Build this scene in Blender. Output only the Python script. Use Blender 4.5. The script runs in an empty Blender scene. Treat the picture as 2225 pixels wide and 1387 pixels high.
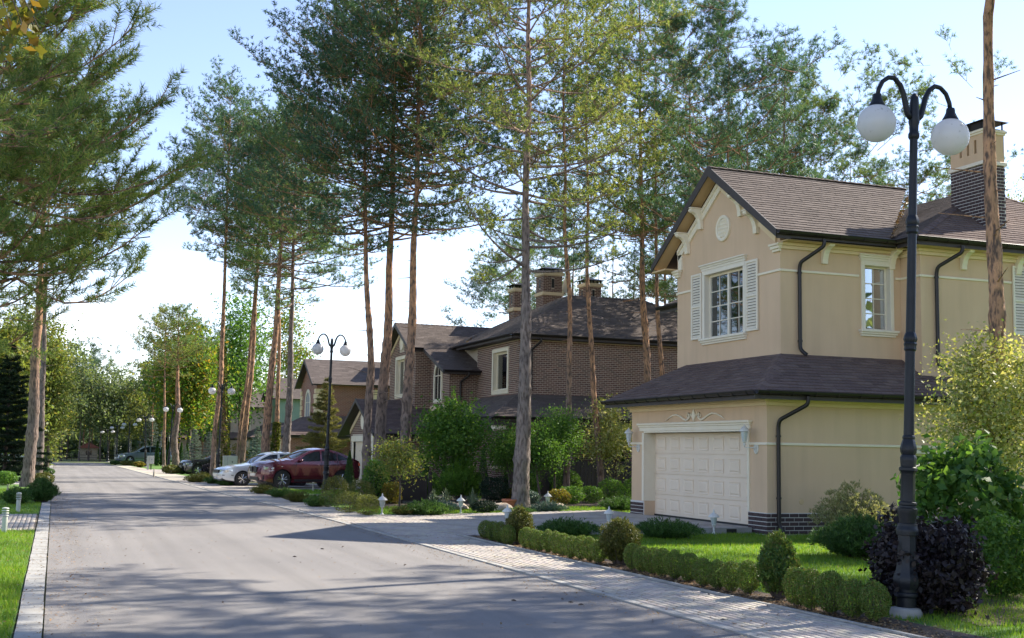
import bpy, math, random
import numpy as np
from mathutils import Vector, Matrix
from mathutils.geometry import delaunay_2d_cdt
sc = bpy.context.scene
rng = random.Random(7)
nr = np.random.RandomState(7)
PI = math.pi
rad = math.radians

# ------------------------------------------------------------------ camera, sky, sun, exposure
CH = 1.7
YAW, PITCH, ROLL, FPX = rad(20.6), rad(6.23), rad(.97), 2616.0
cam_d = bpy.data.cameras.new('camera'); cam = bpy.data.objects.new('camera', cam_d)
sc.collection.objects.link(cam); sc.camera = cam
cam_d.sensor_width = 36; cam_d.lens = FPX/2225*36; cam_d.clip_end = 3000; cam_d.clip_start = .05
fw = Vector((math.sin(YAW)*math.cos(PITCH), math.cos(YAW)*math.cos(PITCH), math.sin(PITCH)))
rt = Vector((math.cos(YAW), -math.sin(YAW), 0)); up = rt.cross(fw)
r2 = math.cos(ROLL)*rt + math.sin(ROLL)*up; u2 = -math.sin(ROLL)*rt + math.cos(ROLL)*up
M = Matrix((( r2.x, u2.x, -fw.x, 0), (r2.y, u2.y, -fw.y, 0), (r2.z, u2.z, -fw.z, CH), (0, 0, 0, 1)))
cam.matrix_world = M
SUN = Vector((.77, .20, .61)).normalized()
sd = bpy.data.lights.new('sun', 'SUN'); so = bpy.data.objects.new('sun', sd); sc.collection.objects.link(so)
sd.energy = 5.0; sd.angle = rad(.53); sd.color = (1.0, .92, .79)
so.rotation_euler = SUN.to_track_quat('Z', 'Y').to_euler(); so.location = (40, 10, 40)
w = bpy.data.worlds.new('World'); sc.world = w; w.use_nodes = True
wn = w.node_tree; wn.nodes.clear()
o_ = wn.nodes.new('ShaderNodeOutputWorld'); bg = wn.nodes.new('ShaderNodeBackground'); sk = wn.nodes.new('ShaderNodeTexSky')
sk.sky_type = 'NISHITA'; sk.sun_disc = False; sk.sun_elevation = rad(37.4); sk.sun_rotation = math.atan2(.77, .20)
sk.air_density = .85; sk.dust_density = .1; sk.ozone_density = 1.2; sk.altitude = 100
bg.inputs[1].default_value = .15
# thin white cloud banks low over the horizon
tc = wn.nodes.new('ShaderNodeTexCoord'); mp = wn.nodes.new('ShaderNodeMapping'); mp.inputs['Scale'].default_value = (2.2, 2.2, 9)
nz = wn.nodes.new('ShaderNodeTexNoise'); nz.inputs['Scale'].default_value = 1.6; nz.inputs['Detail'].default_value = 7
cr = wn.nodes.new('ShaderNodeValToRGB'); cr.color_ramp.elements[0].position = .52; cr.color_ramp.elements[1].position = .68
sp = wn.nodes.new('ShaderNodeSeparateXYZ'); mr = wn.nodes.new('ShaderNodeMapRange')
mr.inputs[1].default_value = .04; mr.inputs[2].default_value = .26; mr.inputs[3].default_value = .75; mr.inputs[4].default_value = .0
mu = wn.nodes.new('ShaderNodeMath'); mu.operation = 'MULTIPLY'
mx = wn.nodes.new('ShaderNodeMix'); mx.data_type = 'RGBA'; mx.inputs[7].default_value = (5.4, 5.6, 5.9, 1)
L = wn.links.new
L(tc.outputs['Generated'], mp.inputs[0]); L(mp.outputs[0], nz.inputs[0]); L(nz.outputs[0], cr.inputs[0])
L(tc.outputs['Generated'], sp.inputs[0]); L(sp.outputs[2], mr.inputs[0]); L(cr.outputs[0], mu.inputs[0]); L(mr.outputs[0], mu.inputs[1])
wb = wn.nodes.new('ShaderNodeMix'); wb.data_type = 'RGBA'; wb.blend_type = 'MULTIPLY'; wb.inputs[0].default_value = 1; wb.inputs[7].default_value = (1.0, .88, .89, 1)   # camera white balance of the sky
L(mu.outputs[0], mx.inputs[0]); L(sk.outputs[0], wb.inputs[6]); L(wb.outputs[2], mx.inputs[6]); L(mx.outputs[2], bg.inputs[0]); L(bg.outputs[0], o_.inputs[0])
sc.view_settings.view_transform = 'Standard'; sc.view_settings.look = 'None'; sc.view_settings.gamma = 1
sc.view_settings.exposure = 1.22; sc.view_settings.use_curve_mapping = False
sc.render.engine = 'CYCLES'
sc.cycles.max_bounces = 6; sc.cycles.diffuse_bounces = 3; sc.cycles.glossy_bounces = 3; sc.cycles.transmission_bounces = 4
sc.cycles.transparent_max_bounces = 6; sc.cycles.caustics_reflective = False; sc.cycles.caustics_refractive = False
sc.cycles.use_denoising = True; sc.cycles.sample_clamp_indirect = 6

# ------------------------------------------------------------------ photo pixel -> place helpers (layout only)
def ray(x, y): return (x-1112.5)*r2 - (y-693.5)*u2 + FPX*fw
def G(x, y, z=0.):
    d = ray(x, y); t = (z-CH)/d.z; return Vector((0, 0, CH)) + d*t
def PX(x, y, X):
    d = ray(x, y); return Vector((0, 0, CH)) + d*(X/d.x)
def PY(x, y, Y):
    d = ray(x, y); return Vector((0, 0, CH)) + d*(Y/d.y)
def mpp(p): return (Vector(p)-Vector((0, 0, CH))).dot(fw)/FPX   # metres per photo pixel at p

# ------------------------------------------------------------------ object helpers
COL = sc.collection
def link(o): COL.objects.link(o); return o
def thing(name, label, cat, loc=(0, 0, 0), group=None, rotz=0):
    o = bpy.data.objects.new(name, None); link(o); o.location = loc; o.rotation_euler = (0, 0, rotz)
    o.empty_display_size = .1; o['label'] = label; o['category'] = cat
    if group: o['group'] = group
    return o
def tag(o, label=None, cat=None, group=None, kind=None):
    if label: o['label'] = label
    if cat: o['category'] = cat
    if group: o['group'] = group
    if kind: o['kind'] = kind
    return o
def rootloc(o):
    v = Vector((0, 0, 0))
    while o is not None: v += o.location; o = o.parent
    return v
def np_mesh(name, V, F, mat=None, smooth=False):
    V = np.asarray(V, np.float32); F = np.asarray(F, np.int32)
    me = bpy.data.meshes.new(name); n, k = F.shape
    me.vertices.add(len(V)); me.vertices.foreach_set('co', V.ravel())
    me.loops.add(n*k); me.loops.foreach_set('vertex_index', F.ravel())
    me.polygons.add(n); me.polygons.foreach_set('loop_start', np.arange(0, n*k, k, dtype=np.int32))
    me.update(calc_edges=True)
    if smooth: me.polygons.foreach_set('use_smooth', np.ones(n, bool))
    if mat: me.materials.append(mat)
    return me
def put(name, me, parent=None, loc=(0, 0, 0), kind=None, label=None):
    o = bpy.data.objects.new(name, me); link(o); o.location = loc
    if parent is not None: o.parent = parent
    if kind: o['kind'] = kind
    if label: o['label'] = label
    return o
class MB:
    def __init__(s): s.v = []; s.f = []
    def box(s, x0, x1, y0, y1, z0, z1):
        if x0 > x1: x0, x1 = x1, x0
        if y0 > y1: y0, y1 = y1, y0
        b = len(s.v); s.v += [(x0,y0,z0),(x1,y0,z0),(x1,y1,z0),(x0,y1,z0),(x0,y0,z1),(x1,y0,z1),(x1,y1,z1),(x0,y1,z1)]
        s.f += [(b,b+3,b+2,b+1),(b+4,b+5,b+6,b+7),(b,b+1,b+5,b+4),(b+1,b+2,b+6,b+5),(b+2,b+3,b+7,b+6),(b+3,b,b+4,b+7)]; return s
    def prism(s, poly, d):   # poly: list of 3D points (planar), extruded by vector d
        b = len(s.v); n = len(poly); d = Vector(d)
        s.v += [tuple(p) for p in poly] + [tuple(Vector(p)+d) for p in poly]
        s.f += [tuple(range(b+n-1, b-1, -1)), tuple(range(b+n, b+2*n))]
        for i in range(n): j = (i+1) % n; s.f.append((b+i, b+j, b+n+j, b+n+i))
        return s
    def face(s, pts): b = len(s.v); s.v += [tuple(p) for p in pts]; s.f.append(tuple(range(b, b+len(pts)))); return s
    def tube(s, pts, r, n=6, cap=True, jit=0):
        P = [Vector(p) for p in pts]; R = r if hasattr(r, '__len__') else [r]*len(P)
        t = (P[1]-P[0]).normalized(); a = t.orthogonal().normalized(); b0 = len(s.v)
        for i, p in enumerate(P):
            if 0 < i < len(P)-1: tn = (P[i+1]-P[i-1]).normalized()
            elif i: tn = (P[i]-P[i-1]).normalized()
            else: tn = t
            a = (a - tn*a.dot(tn)); a = a.normalized() if a.length > 1e-6 else tn.orthogonal().normalized(); bb = tn.cross(a)
            for k in range(n):
                th = 2*PI*k/n; s.v.append(tuple(p + (a*math.cos(th)+bb*math.sin(th))*(R[i]*(1+jit*rng.uniform(-1, 1)) if jit else R[i])))
        for i in range(len(P)-1):
            for k in range(n):
                k2 = (k+1) % n; s.f.append((b0+i*n+k, b0+i*n+k2, b0+(i+1)*n+k2, b0+(i+1)*n+k))
        if cap: s.f.append(tuple(b0+n-1-k for k in range(n))); s.f.append(tuple(b0+(len(P)-1)*n+k for k in range(n)))
        return s
    def lathe(s, prof, c=(0, 0, 0), n=20, ax=None, tw=0, sq=0):   # prof [(r,z)]
        b0 = len(s.v); c = Vector(c)
        for (r, z) in prof:
            for k in range(n):
                th = 2*PI*(k+tw)/n; rr = r*(1+sq*math.cos(8*th)) if sq else r
                p = Vector((rr*math.cos(th), rr*math.sin(th), z))
                if ax == 'x': p = Vector((p.z, p.x, p.y))
                if ax == 'y': p = Vector((p.x, p.z, p.y))
                s.v.append(tuple(c+p))
        for i in range(len(prof)-1):
            for k in range(n):
                k2 = (k+1) % n; q = (b0+i*n+k, b0+i*n+k2, b0+(i+1)*n+k2, b0+(i+1)*n+k); s.f.append(q if ax != 'y' else q[::-1])
        s.f.append(tuple(b0+n-1-k for k in range(n))); s.f.append(tuple(b0+(len(prof)-1)*n+k for k in range(n)))
        return s
    def sphere(s, c, r, n=20, m=12, sz=1.):
        return s.lathe([(max(r*math.sin(PI*i/m), .0005), -r*sz*math.cos(PI*i/m)) for i in range(m+1)], c, n)
    def mesh(s, name, mat=None, smooth=False, auto=None):
        me = bpy.data.meshes.new(name); me.from_pydata(s.v, [], s.f); me.update()
        if mat: me.materials.append(mat)
        if smooth or auto:
            me.polygons.foreach_set('use_smooth', np.ones(len(me.polygons), bool))
            if auto:
                try: me.set_sharp_from_angle(angle=rad(auto))
                except Exception: pass
        return me
    def part(s, name, mat, parent=None, label=None, kind=None, smooth=False, auto=None, local=False, bevel=0):
        if parent is not None and not local:
            q = rootloc(parent)
            if q.length: s.v = [(x-q.x, y-q.y, z-q.z) for x, y, z in s.v]
        o = put(name, s.mesh(name, mat, smooth, auto), parent, kind=kind, label=label)
        if bevel:
            m = o.modifiers.new('bevel', 'BEVEL'); m.width = bevel; m.segments = 1; m.limit_method = 'ANGLE'
        return o
def copy_tree(o, parent=None, loc=None, rotz=None, scale=None):
    c = o.copy(); link(c); c.parent = parent
    if loc is not None: c.location = loc
    if rotz is not None: c.rotation_euler = (0, 0, rotz)
    if scale is not None: c.scale = (scale,)*3 if not hasattr(scale, '__len__') else scale
    for ch in list(o.children): copy_tree(ch, c)
    return c

# ------------------------------------------------------------------ materials
def C4(c): return (c[0], c[1], c[2], 1)
def newmat(name):
    m = bpy.data.materials.new(name); m.use_nodes = True; nt = m.node_tree; nt.nodes.clear()
    return m, nt, nt.nodes.new('ShaderNodeOutputMaterial')
def noise(nt, scale, detail=4, vec=None, stretch=None, coord='Object'):
    n = nt.nodes.new('ShaderNodeTexNoise'); n.inputs['Scale'].default_value = scale; n.inputs['Detail'].default_value = detail
    t = nt.nodes.new('ShaderNodeTexCoord')
    if stretch:
        mp = nt.nodes.new('ShaderNodeMapping'); mp.inputs['Scale'].default_value = stretch
        nt.links.new(t.outputs[coord], mp.inputs[0]); nt.links.new(mp.outputs[0], n.inputs[0])
    else: nt.links.new(t.outputs[coord], n.inputs[0])
    return n.outputs[0]
def ramp(nt, fac, stops):
    r = nt.nodes.new('ShaderNodeValToRGB'); e = r.color_ramp.elements
    while len(e) < len(stops): e.new(.5)
    for i, (p, c) in enumerate(stops): e[i].position = p; e[i].color = C4(c)
    nt.links.new(fac, r.inputs[0]); return r.outputs[0]
def mixc(nt, fac, a, b, mode='MIX'):
    m = nt.nodes.new('ShaderNodeMix'); m.data_type = 'RGBA'; m.blend_type = mode
    for i, v in ((0, fac), (6, a), (7, b)):
        if hasattr(v, 'is_linked') or hasattr(v, 'node'): nt.links.new(v, m.inputs[i])
        elif i == 0: m.inputs[0].default_value = v
        else: m.inputs[i].default_value = C4(v)
    return m.outputs[2]
def math2(nt, op, a, b):
    m = nt.nodes.new('ShaderNodeMath'); m.operation = op
    for i, v in ((0, a), (1, b)):
        if hasattr(v, 'node'): nt.links.new(v, m.inputs[i])
        else: m.inputs[i].default_value = v
    return m.outputs[0]
def rnd(nt):   # random per loose piece, mixed with random per object
    g = nt.nodes.new('ShaderNodeNewGeometry'); o = nt.nodes.new('ShaderNodeObjectInfo')
    return math2(nt, 'FRACT', math2(nt, 'ADD', g.outputs['Random Per Island'], o.outputs['Random']), 0.)
def mat(name, c, c2=None, scale=3., rough=.7, bump=0, bscale=60, metal=0, spec=.5, pieces=None, dirt=None, coat=0, stretch=None):
    m, nt, out = newmat(name); b = nt.nodes.new('ShaderNodeBsdfPrincipled'); nt.links.new(b.outputs[0], out.inputs[0])
    col = None
    if c2: col = ramp(nt, noise(nt, scale, 6, stretch=stretch), [(.35, c), (.65, c2)])
    if pieces: 
        pc = ramp(nt, rnd(nt), [(i/(max(len(pieces)-1, 1)), p) for i, p in enumerate(pieces)])
        col = pc if col is None else mixc(nt, .35, pc, col)
    if dirt:
        f = ramp(nt, noise(nt, dirt[1], 8, stretch=dirt[3] if len(dirt) > 3 else None), [(.45, (0, 0, 0)), (.72, (1, 1, 1))])
        col = mixc(nt, math2(nt, 'MULTIPLY', f, dirt[2]), col if col is not None else c, dirt[0])
    if col is not None: nt.links.new(col, b.inputs['Base Color'])
    else: b.inputs['Base Color'].default_value = C4(c)
    b.inputs['Roughness'].default_value = rough; b.inputs['Metallic'].default_value = metal
    b.inputs['Specular IOR Level'].default_value = spec
    if coat: b.inputs['Coat Weight'].default_value = coat; b.inputs['Coat Roughness'].default_value = .05
    if bump:
        bp = nt.nodes.new('ShaderNodeBump'); bp.inputs['Strength'].default_value = bump; bp.inputs['Distance'].default_value = .01
        nt.links.new(noise(nt, bscale, 5, stretch=stretch), bp.inputs['Height']); nt.links.new(bp.outputs[0], b.inputs['Normal'])
    return m
def leafmat(name, cols, trans=.35, rough=.5, spec=.3):
    m, nt, out = newmat(name)
    g = nt.nodes.new('ShaderNodeNewGeometry')
    c = ramp(nt, g.outputs['Random Per Island'], [(i/(len(cols)-1), p) for i, p in enumerate(cols)])
    nv = ramp(nt, noise(nt, .9, 3), [(.3, (.72, .76, .8)), (.7, (1.2, 1.15, 1.0))])
    c = mixc(nt, 1., c, nv, 'MULTIPLY')
    b = nt.nodes.new('ShaderNodeBsdfPrincipled'); b.inputs['Roughness'].default_value = rough; b.inputs['Specular IOR Level'].default_value = spec
    t = nt.nodes.new('ShaderNodeBsdfTranslucent'); mxs = nt.nodes.new('ShaderNodeMixShader'); mxs.inputs[0].default_value = trans
    ct = mixc(nt, 1., c, (1.35, 1.3, .7), 'MULTIPLY')
    nt.links.new(c, b.inputs['Base Color']); nt.links.new(ct, t.inputs[0])
    nt.links.new(b.outputs[0], mxs.inputs[1]); nt.links.new(t.outputs[0], mxs.inputs[2]); nt.links.new(mxs.outputs[0], out.inputs[0])
    return m
def barkmat(name, low, high, z0=3., z1=6.5):
    m, nt, out = newmat(name); b = nt.nodes.new('ShaderNodeBsdfPrincipled'); nt.links.new(b.outputs[0], out.inputs[0])
    tc = nt.nodes.new('ShaderNodeTexCoord'); s = nt.nodes.new('ShaderNodeSeparateXYZ'); nt.links.new(tc.outputs['Object'], s.inputs[0])
    zz = math2(nt, 'ADD', s.outputs[2], math2(nt, 'MULTIPLY', noise(nt, 1.2, 3), 3.))
    mr = nt.nodes.new('ShaderNodeMapRange'); mr.inputs[1].default_value = z0+1.5; mr.inputs[2].default_value = z1+1.5; nt.links.new(zz, mr.inputs[0])
    base = mixc(nt, mr.outputs[0], low, high)
    n1 = noise(nt, 17, 8, stretch=(1, 1, .3)); n2 = noise(nt, 3, 6)
    c = mixc(nt, ramp(nt, n1, [(.38, (1, 1, 1)), (.54, (0, 0, 0))]), base, (low[0]*.5, low[1]*.48, low[2]*.48))
    c = mixc(nt, 1., c, ramp(nt, n2, [(.3, (.7, .72, .75)), (.7, (1.25, 1.2, 1.15))]), 'MULTIPLY')
    nt.links.new(c, b.inputs['Base Color']); b.inputs['Roughness'].default_value = .9; b.inputs['Specular IOR Level'].default_value = .15
    bp = nt.nodes.new('ShaderNodeBump'); bp.inputs['Strength'].default_value = 1; bp.inputs['Distance'].default_value = .05
    nt.links.new(n1, bp.inputs['Height']); nt.links.new(bp.outputs[0], b.inputs['Normal'])
    return m

m_asphalt, nt, out = newmat('asphalt')
b = nt.nodes.new('ShaderNodeBsdfPrincipled'); nt.links.new(b.outputs[0], out.inputs[0])
c = ramp(nt, noise(nt, 110, 3), [(.3, (.175, .165, .157)), (.55, (.238, .225, .215)), (.75, (.37, .35, .332))])
c = mixc(nt, 1., c, ramp(nt, noise(nt, .35, 6), [(.35, (.91, .91, .92)), (.65, (1.06, 1.05, 1.04))]), 'MULTIPLY')
c = mixc(nt, 1., c, ramp(nt, noise(nt, 1., 5, stretch=(2.5, .06, 1)), [(.35, (.9, .9, .9)), (.65, (1.08, 1.08, 1.08))]), 'MULTIPLY')
nt.links.new(c, b.inputs['Base Color']); b.inputs['Roughness'].default_value = .88; b.inputs['Specular IOR Level'].default_value = .25
bp = nt.nodes.new('ShaderNodeBump'); bp.inputs['Strength'].default_value = .55; bp.inputs['Distance'].default_value = .01
nt.links.new(noise(nt, 140, 2), bp.inputs['Height']); nt.links.new(bp.outputs[0], b.inputs['Normal'])

m_concrete = mat('kerb concrete', (.33, .32, .30), (.42, .41, .38), 6, .85, .4, 90, dirt=((.16, .14, .11), 3, .6))
m_paver = mat('paver stone', (.4, .35, .31), pieces=[(.42, .35, .31), (.36, .31, .30), (.50, .45, .33), (.40, .38, .36), (.45, .38, .33)], c2=(.5, .46, .4), scale=12, rough=.85, bump=.3, bscale=80, dirt=((.2, .17, .13), 1.2, .5))
m_joint = mat('sand joint', (.16, .14, .11), (.22, .19, .15), 20, .95, .4, 90)
m_soil = mat('soil', (.05, .035, .025), (.10, .07, .05), 8, .95, .8, 40)
m_turf = mat('turf', (.07, .16, .02), (.12, .22, .03), 2.5, .95, .6, 60)
m_forestfloor = mat('forest floor', (.06, .10, .025), (.12, .12, .05), .25, .95, .5, 8)
m_stucco = mat('ochre stucco', (.66, .475, .31), (.69, .50, .33), 1.2, .9, .35, 130, spec=.2, dirt=((.40, .29, .19), 1.6, .2, (2.2, 2.2, .22)))
m_stucco_dk = mat('soffit boards', (.62, .44, .24), (.65, .47, .26), 1.5, .8, .1, 60)
m_cream = mat('cream plaster trim', (.80, .71, .54), (.83, .75, .59), 3, .75, .15, 90)
m_cornice = mat('cornice plaster', (.74, .58, .36), (.77, .62, .40), 3, .8, .15, 90)
m_white = mat('white paint', (.80, .73, .60), (.77, .70, .57), 5, .45, .05, 60)
m_door = mat('garage door paint', (.80, .66, .50), (.83, .69, .53), 2, .5, .06, 60)
m_dark = mat('dark brown metal', (.014, .011, .012), (.018, .014, .015), 4, .4, spec=.4)
m_fascia = mat('dark brown board', (.045, .036, .036), (.055, .045, .044), 5, .6, .1, 50)
m_shingle = mat('asphalt shingle', (.1, .08, .075), c2=(.20, .155, .14), scale=26, rough=.95, bump=.5, bscale=160, spec=.15,
    pieces=[(.10, .070, .064), (.165, .115, .102), (.13, .092, .085), (.20, .148, .128), (.115, .082, .078)])
m_shingle2 = mat('brown shingle', (.1, .08, .07), c2=(.21, .175, .155), scale=20, rough=.95, bump=.5, bscale=120, spec=.15,
    pieces=[(.09, .074, .068), (.15, .122, .11), (.12, .098, .089), (.185, .152, .136)])
m_brick = mat('dark clinker brick', (.05, .03, .03), c2=(.075, .045, .045), scale=14, rough=.75, bump=.4, bscale=70,
    pieces=[(.045, .027, .03), (.075, .045, .043), (.06, .036, .038), (.035, .024, .028)])
m_brick2 = mat('brown house brick', (.1, .06, .05), c2=(.13, .08, .065), scale=8, rough=.8, bump=.4, bscale=60,
    pieces=[(.15, .068, .050), (.24, .12, .085), (.19, .092, .067), (.10, .055, .045), (.29, .15, .105)])
m_mortar = mat('pale mortar', (.50, .43, .34), (.56, .48, .39), 10, .95, .3, 90)
m_mortar_w = mat('white mortar', (.62, .60, .56), (.68, .66, .62), 10, .95, .3, 90)
m_iron = mat('black cast iron', (.006, .008, .012), (.010, .012, .017), 9, .42, .25, 60, spec=.35)
m_globe, nt, out = newmat('opal globe')
b = nt.nodes.new('ShaderNodeBsdfPrincipled'); b.inputs['Roughness'].default_value = .25
nt.links.new(ramp(nt, noise(nt, 22, 8), [(.62, (.80, .79, .80)), (.72, (.42, .40, .38))]), b.inputs['Base Color'])
t = nt.nodes.new('ShaderNodeBsdfTranslucent'); t.inputs[0].default_value = (.8, .78, .78, 1)
s_ = nt.nodes.new('ShaderNodeMixShader'); s_.inputs[0].default_value = .45
nt.links.new(b.outputs[0], s_.inputs[1]); nt.links.new(t.outputs[0], s_.inputs[2]); nt.links.new(s_.outputs[0], out.inputs[0])
m_glass, nt, out = newmat('window glass')
fr = nt.nodes.new('ShaderNodeFresnel'); fr.inputs[0].default_value = 1.6
gl = nt.nodes.new('ShaderNodeBsdfGlossy'); gl.inputs['Roughness'].default_value = .015; gl.inputs[0].default_value = (.9, .95, 1, 1)
tr = nt.nodes.new('ShaderNodeBsdfTransparent'); tr.inputs[0].default_value = (.72, .76, .78, 1)
s_ = nt.nodes.new('ShaderNodeMixShader'); nt.links.new(math2(nt, 'ADD', math2(nt, 'MULTIPLY', fr.outputs[0], 1.1), .07), s_.inputs[0])
nt.links.new(tr.outputs[0], s_.inputs[1]); nt.links.new(gl.outputs[0], s_.inputs[2]); nt.links.new(s_.outputs[0], out.inputs[0])
m_room = mat('dim interior', (.045, .045, .045), rough=.9)
m_curtain = mat('grey curtain', (.38, .39, .40), c2=(.24, .25, .26), scale=1, rough=.9, stretch=(14, 14, .1))
m_lantern = mat('white lantern metal', (.70, .68, .62), (.58, .57, .52), 14, .45, spec=.5)
m_clear = mat('frosted lantern glass', (.5, .55, .54), rough=.15, spec=.6)
m_red = mat('maroon car paint', (.10, .003, .018), rough=.25, metal=.25, coat=1, spec=.6)
m_silver = mat('silver white car paint', (.52, .56, .60), rough=.3, metal=.35, coat=1)
m_blueg = mat('grey blue car paint', (.14, .19, .25), rough=.3, metal=.5, coat=1)
m_blackc = mat('black car paint', (.012, .014, .018), rough=.25, coat=1)
m_cglass = mat('tinted car glass', (.010, .013, .018), rough=.05, spec=.5)
m_rubber = mat('tyre rubber', (.018, .018, .018), (.026, .026, .026), 20, .85)
m_rim = mat('alloy wheel', (.62, .63, .65), rough=.25, metal=.9)
m_plastic = mat('black plastic', (.015, .015, .016), rough=.5)
m_chrome = mat('chrome trim', (.7, .7, .72), rough=.12, metal=1)
m_lampg = mat('headlight glass', (.55, .58, .62), rough=.08, metal=.4, coat=1)
m_orange = mat('indicator plastic', (.7, .12, .03), rough=.3)
m_cabinet = mat('grey green cabinet paint', (.50, .52, .46), (.45, .47, .42), 3, .5)
m_wood = mat('weathered bollard', (.42, .37, .29), (.34, .30, .24), 8, .8)
m_terra = mat('terracotta', (.45, .14, .07), (.5, .18, .1), 5, .8)
m_stone = mat('garden stone', (.35, .28, .21), (.45, .37, .29), 4, .9, .5, 30)
m_bark = barkmat('pine bark', (.23, .18, .155), (.46, .26, .15))
m_bark_o = barkmat('orange pine bark', (.26, .19, .155), (.46, .27, .165), 1, 3.5)
m_bark_g = barkmat('grey pine bark', (.25, .21, .19), (.38, .26, .19), 7, 12)
m_bark_d = mat('brown bark', (.07, .055, .045), (.12, .095, .08), 10, .9, .7, 30)
m_birch = mat('birch bark', (.62, .60, .56), (.12, .11, .10), 4, .8, .3, 30, stretch=(1, 1, 3))
m_needle = leafmat('pine needles', [(.06, .14, .075), (.095, .19, .08), (.17, .26, .085), (.24, .29, .10), (.075, .155, .085)], .42)
m_needle_n = leafmat('fresh pine needles', [(.08, .17, .06), (.15, .25, .075), (.26, .34, .10), (.38, .38, .15), (.10, .19, .08)], .48)
m_needle_b = leafmat('blue green needles', [(.045, .12, .09), (.07, .155, .10), (.12, .20, .10), (.055, .135, .10)], .36)
m_needle_y = leafmat('yellow green needles', [(.11, .19, .06), (.19, .26, .075), (.26, .31, .10), (.29, .27, .10), (.10, .17, .06)], .45)
m_leaf = leafmat('green leaves', [(.055, .14, .03), (.09, .20, .04), (.16, .28, .055), (.075, .165, .035)], .5)
m_leaf_f = leafmat('bright feathery leaves', [(.10, .24, .04), (.16, .32, .05), (.25, .40, .08), (.13, .28, .045)], .55)
m_leaf_m = leafmat('turning maple leaves', [(.06, .16, .03), (.11, .22, .04), (.18, .27, .045), (.26, .26, .04), (.07, .17, .03), (.34, .20, .04), (.09, .20, .04)], .55)
m_leaf_v = leafmat('variegated leaves', [(.30, .33, .10), (.50, .50, .28), (.18, .26, .06), (.42, .40, .10), (.56, .54, .36)], .45)
m_leaf_y = leafmat('yellowing leaves', [(.16, .18, .03), (.25, .22, .04), (.08, .13, .03), (.32, .18, .04), (.12, .15, .03)], .5)
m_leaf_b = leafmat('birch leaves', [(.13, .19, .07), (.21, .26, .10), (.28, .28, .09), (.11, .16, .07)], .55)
m_far_haze = leafmat('far haze paled leaves', [(.09, .14, .08), (.13, .19, .10), (.19, .23, .11), (.08, .12, .075)], .5)  # pale leaf tones with the bluish distance haze painted into the colour
m_leaf_o = leafmat('olive yellow leaves', [(.14, .20, .055), (.22, .26, .07), (.10, .16, .045), (.30, .25, .07)], .5)
m_box = leafmat('boxwood leaves', [(.06, .13, .022), (.11, .21, .035), (.20, .30, .06), (.20, .16, .06), (.07, .15, .028)], .3)
m_box_y = leafmat('golden boxwood leaves', [(.14, .17, .035), (.20, .22, .05), (.09, .12, .02), (.26, .25, .09)], .35)
m_thuja = leafmat('thuja scales', [(.07, .10, .02), (.13, .15, .03), (.17, .15, .05), (.05, .08, .015)], .3)
m_thuja_d = leafmat('dark thuja scales', [(.025, .07, .018), (.045, .11, .025), (.075, .15, .03)], .3)
m_juni = leafmat('juniper scales', [(.035, .09, .025), (.065, .14, .035), (.11, .20, .05)], .3)
m_juni_b = leafmat('blue juniper scales', [(.06, .11, .10), (.09, .15, .13), (.13, .19, .16)], .2)
m_bspruce = leafmat('blue spruce needles', [(.12, .17, .16), (.18, .24, .22), (.25, .31, .28), (.09, .13, .12)], .2)
m_larch = leafmat('olive conifer needles', [(.20, .20, .08), (.28, .26, .11), (.13, .14, .05), (.33, .30, .15)], .4)
m_purple = leafmat('purple leaves', [(.012, .009, .011), (.022, .014, .018), (.036, .028, .036), (.022, .014, .010)], .12, .5, .35)
m_spirea = leafmat('cream tipped leaves', [(.30, .28, .12), (.45, .42, .25), (.14, .18, .05), (.50, .48, .34)], .4)
m_yucca = leafmat('blue green blades', [(.13, .18, .12), (.20, .25, .17), (.09, .13, .09)], .2)
m_spruce = leafmat('dark spruce needles', [(.008, .022, .012), (.015, .035, .016), (.025, .05, .02)], .15)
m_ivy = leafmat('ivy leaves', [(.10, .13, .03), (.18, .19, .04), (.05, .09, .02), (.25, .22, .05)], .35)
m_grass = leafmat('grass blades', [(.09, .20, .018), (.14, .28, .025), (.20, .33, .035), (.27, .31, .07)], .5)
m_litter = leafmat('fallen leaves', [(.22, .12, .06), (.32, .20, .10), (.14, .08, .04), (.42, .32, .18)], .1)

# ------------------------------------------------------------------ leaf geometry (numpy)
def unit(a): return a/np.maximum(np.linalg.norm(a, axis=1, keepdims=True), 1e-9)
def needles(P0, D, length, width, k, rs, spread=.9, along=.18):
    """k needle triangles fanned round each shoot (P0 start, D direction)"""
    n = len(P0); P = np.repeat(P0, k, 0); d = np.repeat(unit(D), k, 0)
    t = rs.rand(n*k, 1)*along; r = unit(rs.randn(n*k, 3)); r -= (r*d).sum(1, keepdims=True)*d; r = unit(r)
    nd = unit(d*.75 + r*spread*(.6+.6*rs.rand(n*k, 1))); b = P + d*t
    s = unit(np.cross(nd, unit(rs.randn(n*k, 3)))); Lg = length*(.7+.6*rs.rand(n*k, 1))
    V = np.empty((n*k, 3, 3), np.float32); V[:, 0] = b-s*width*.5; V[:, 1] = b+s*width*.5; V[:, 2] = b+nd*Lg
    return V.reshape(-1, 3), np.arange(n*k*3).reshape(-1, 3)
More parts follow.
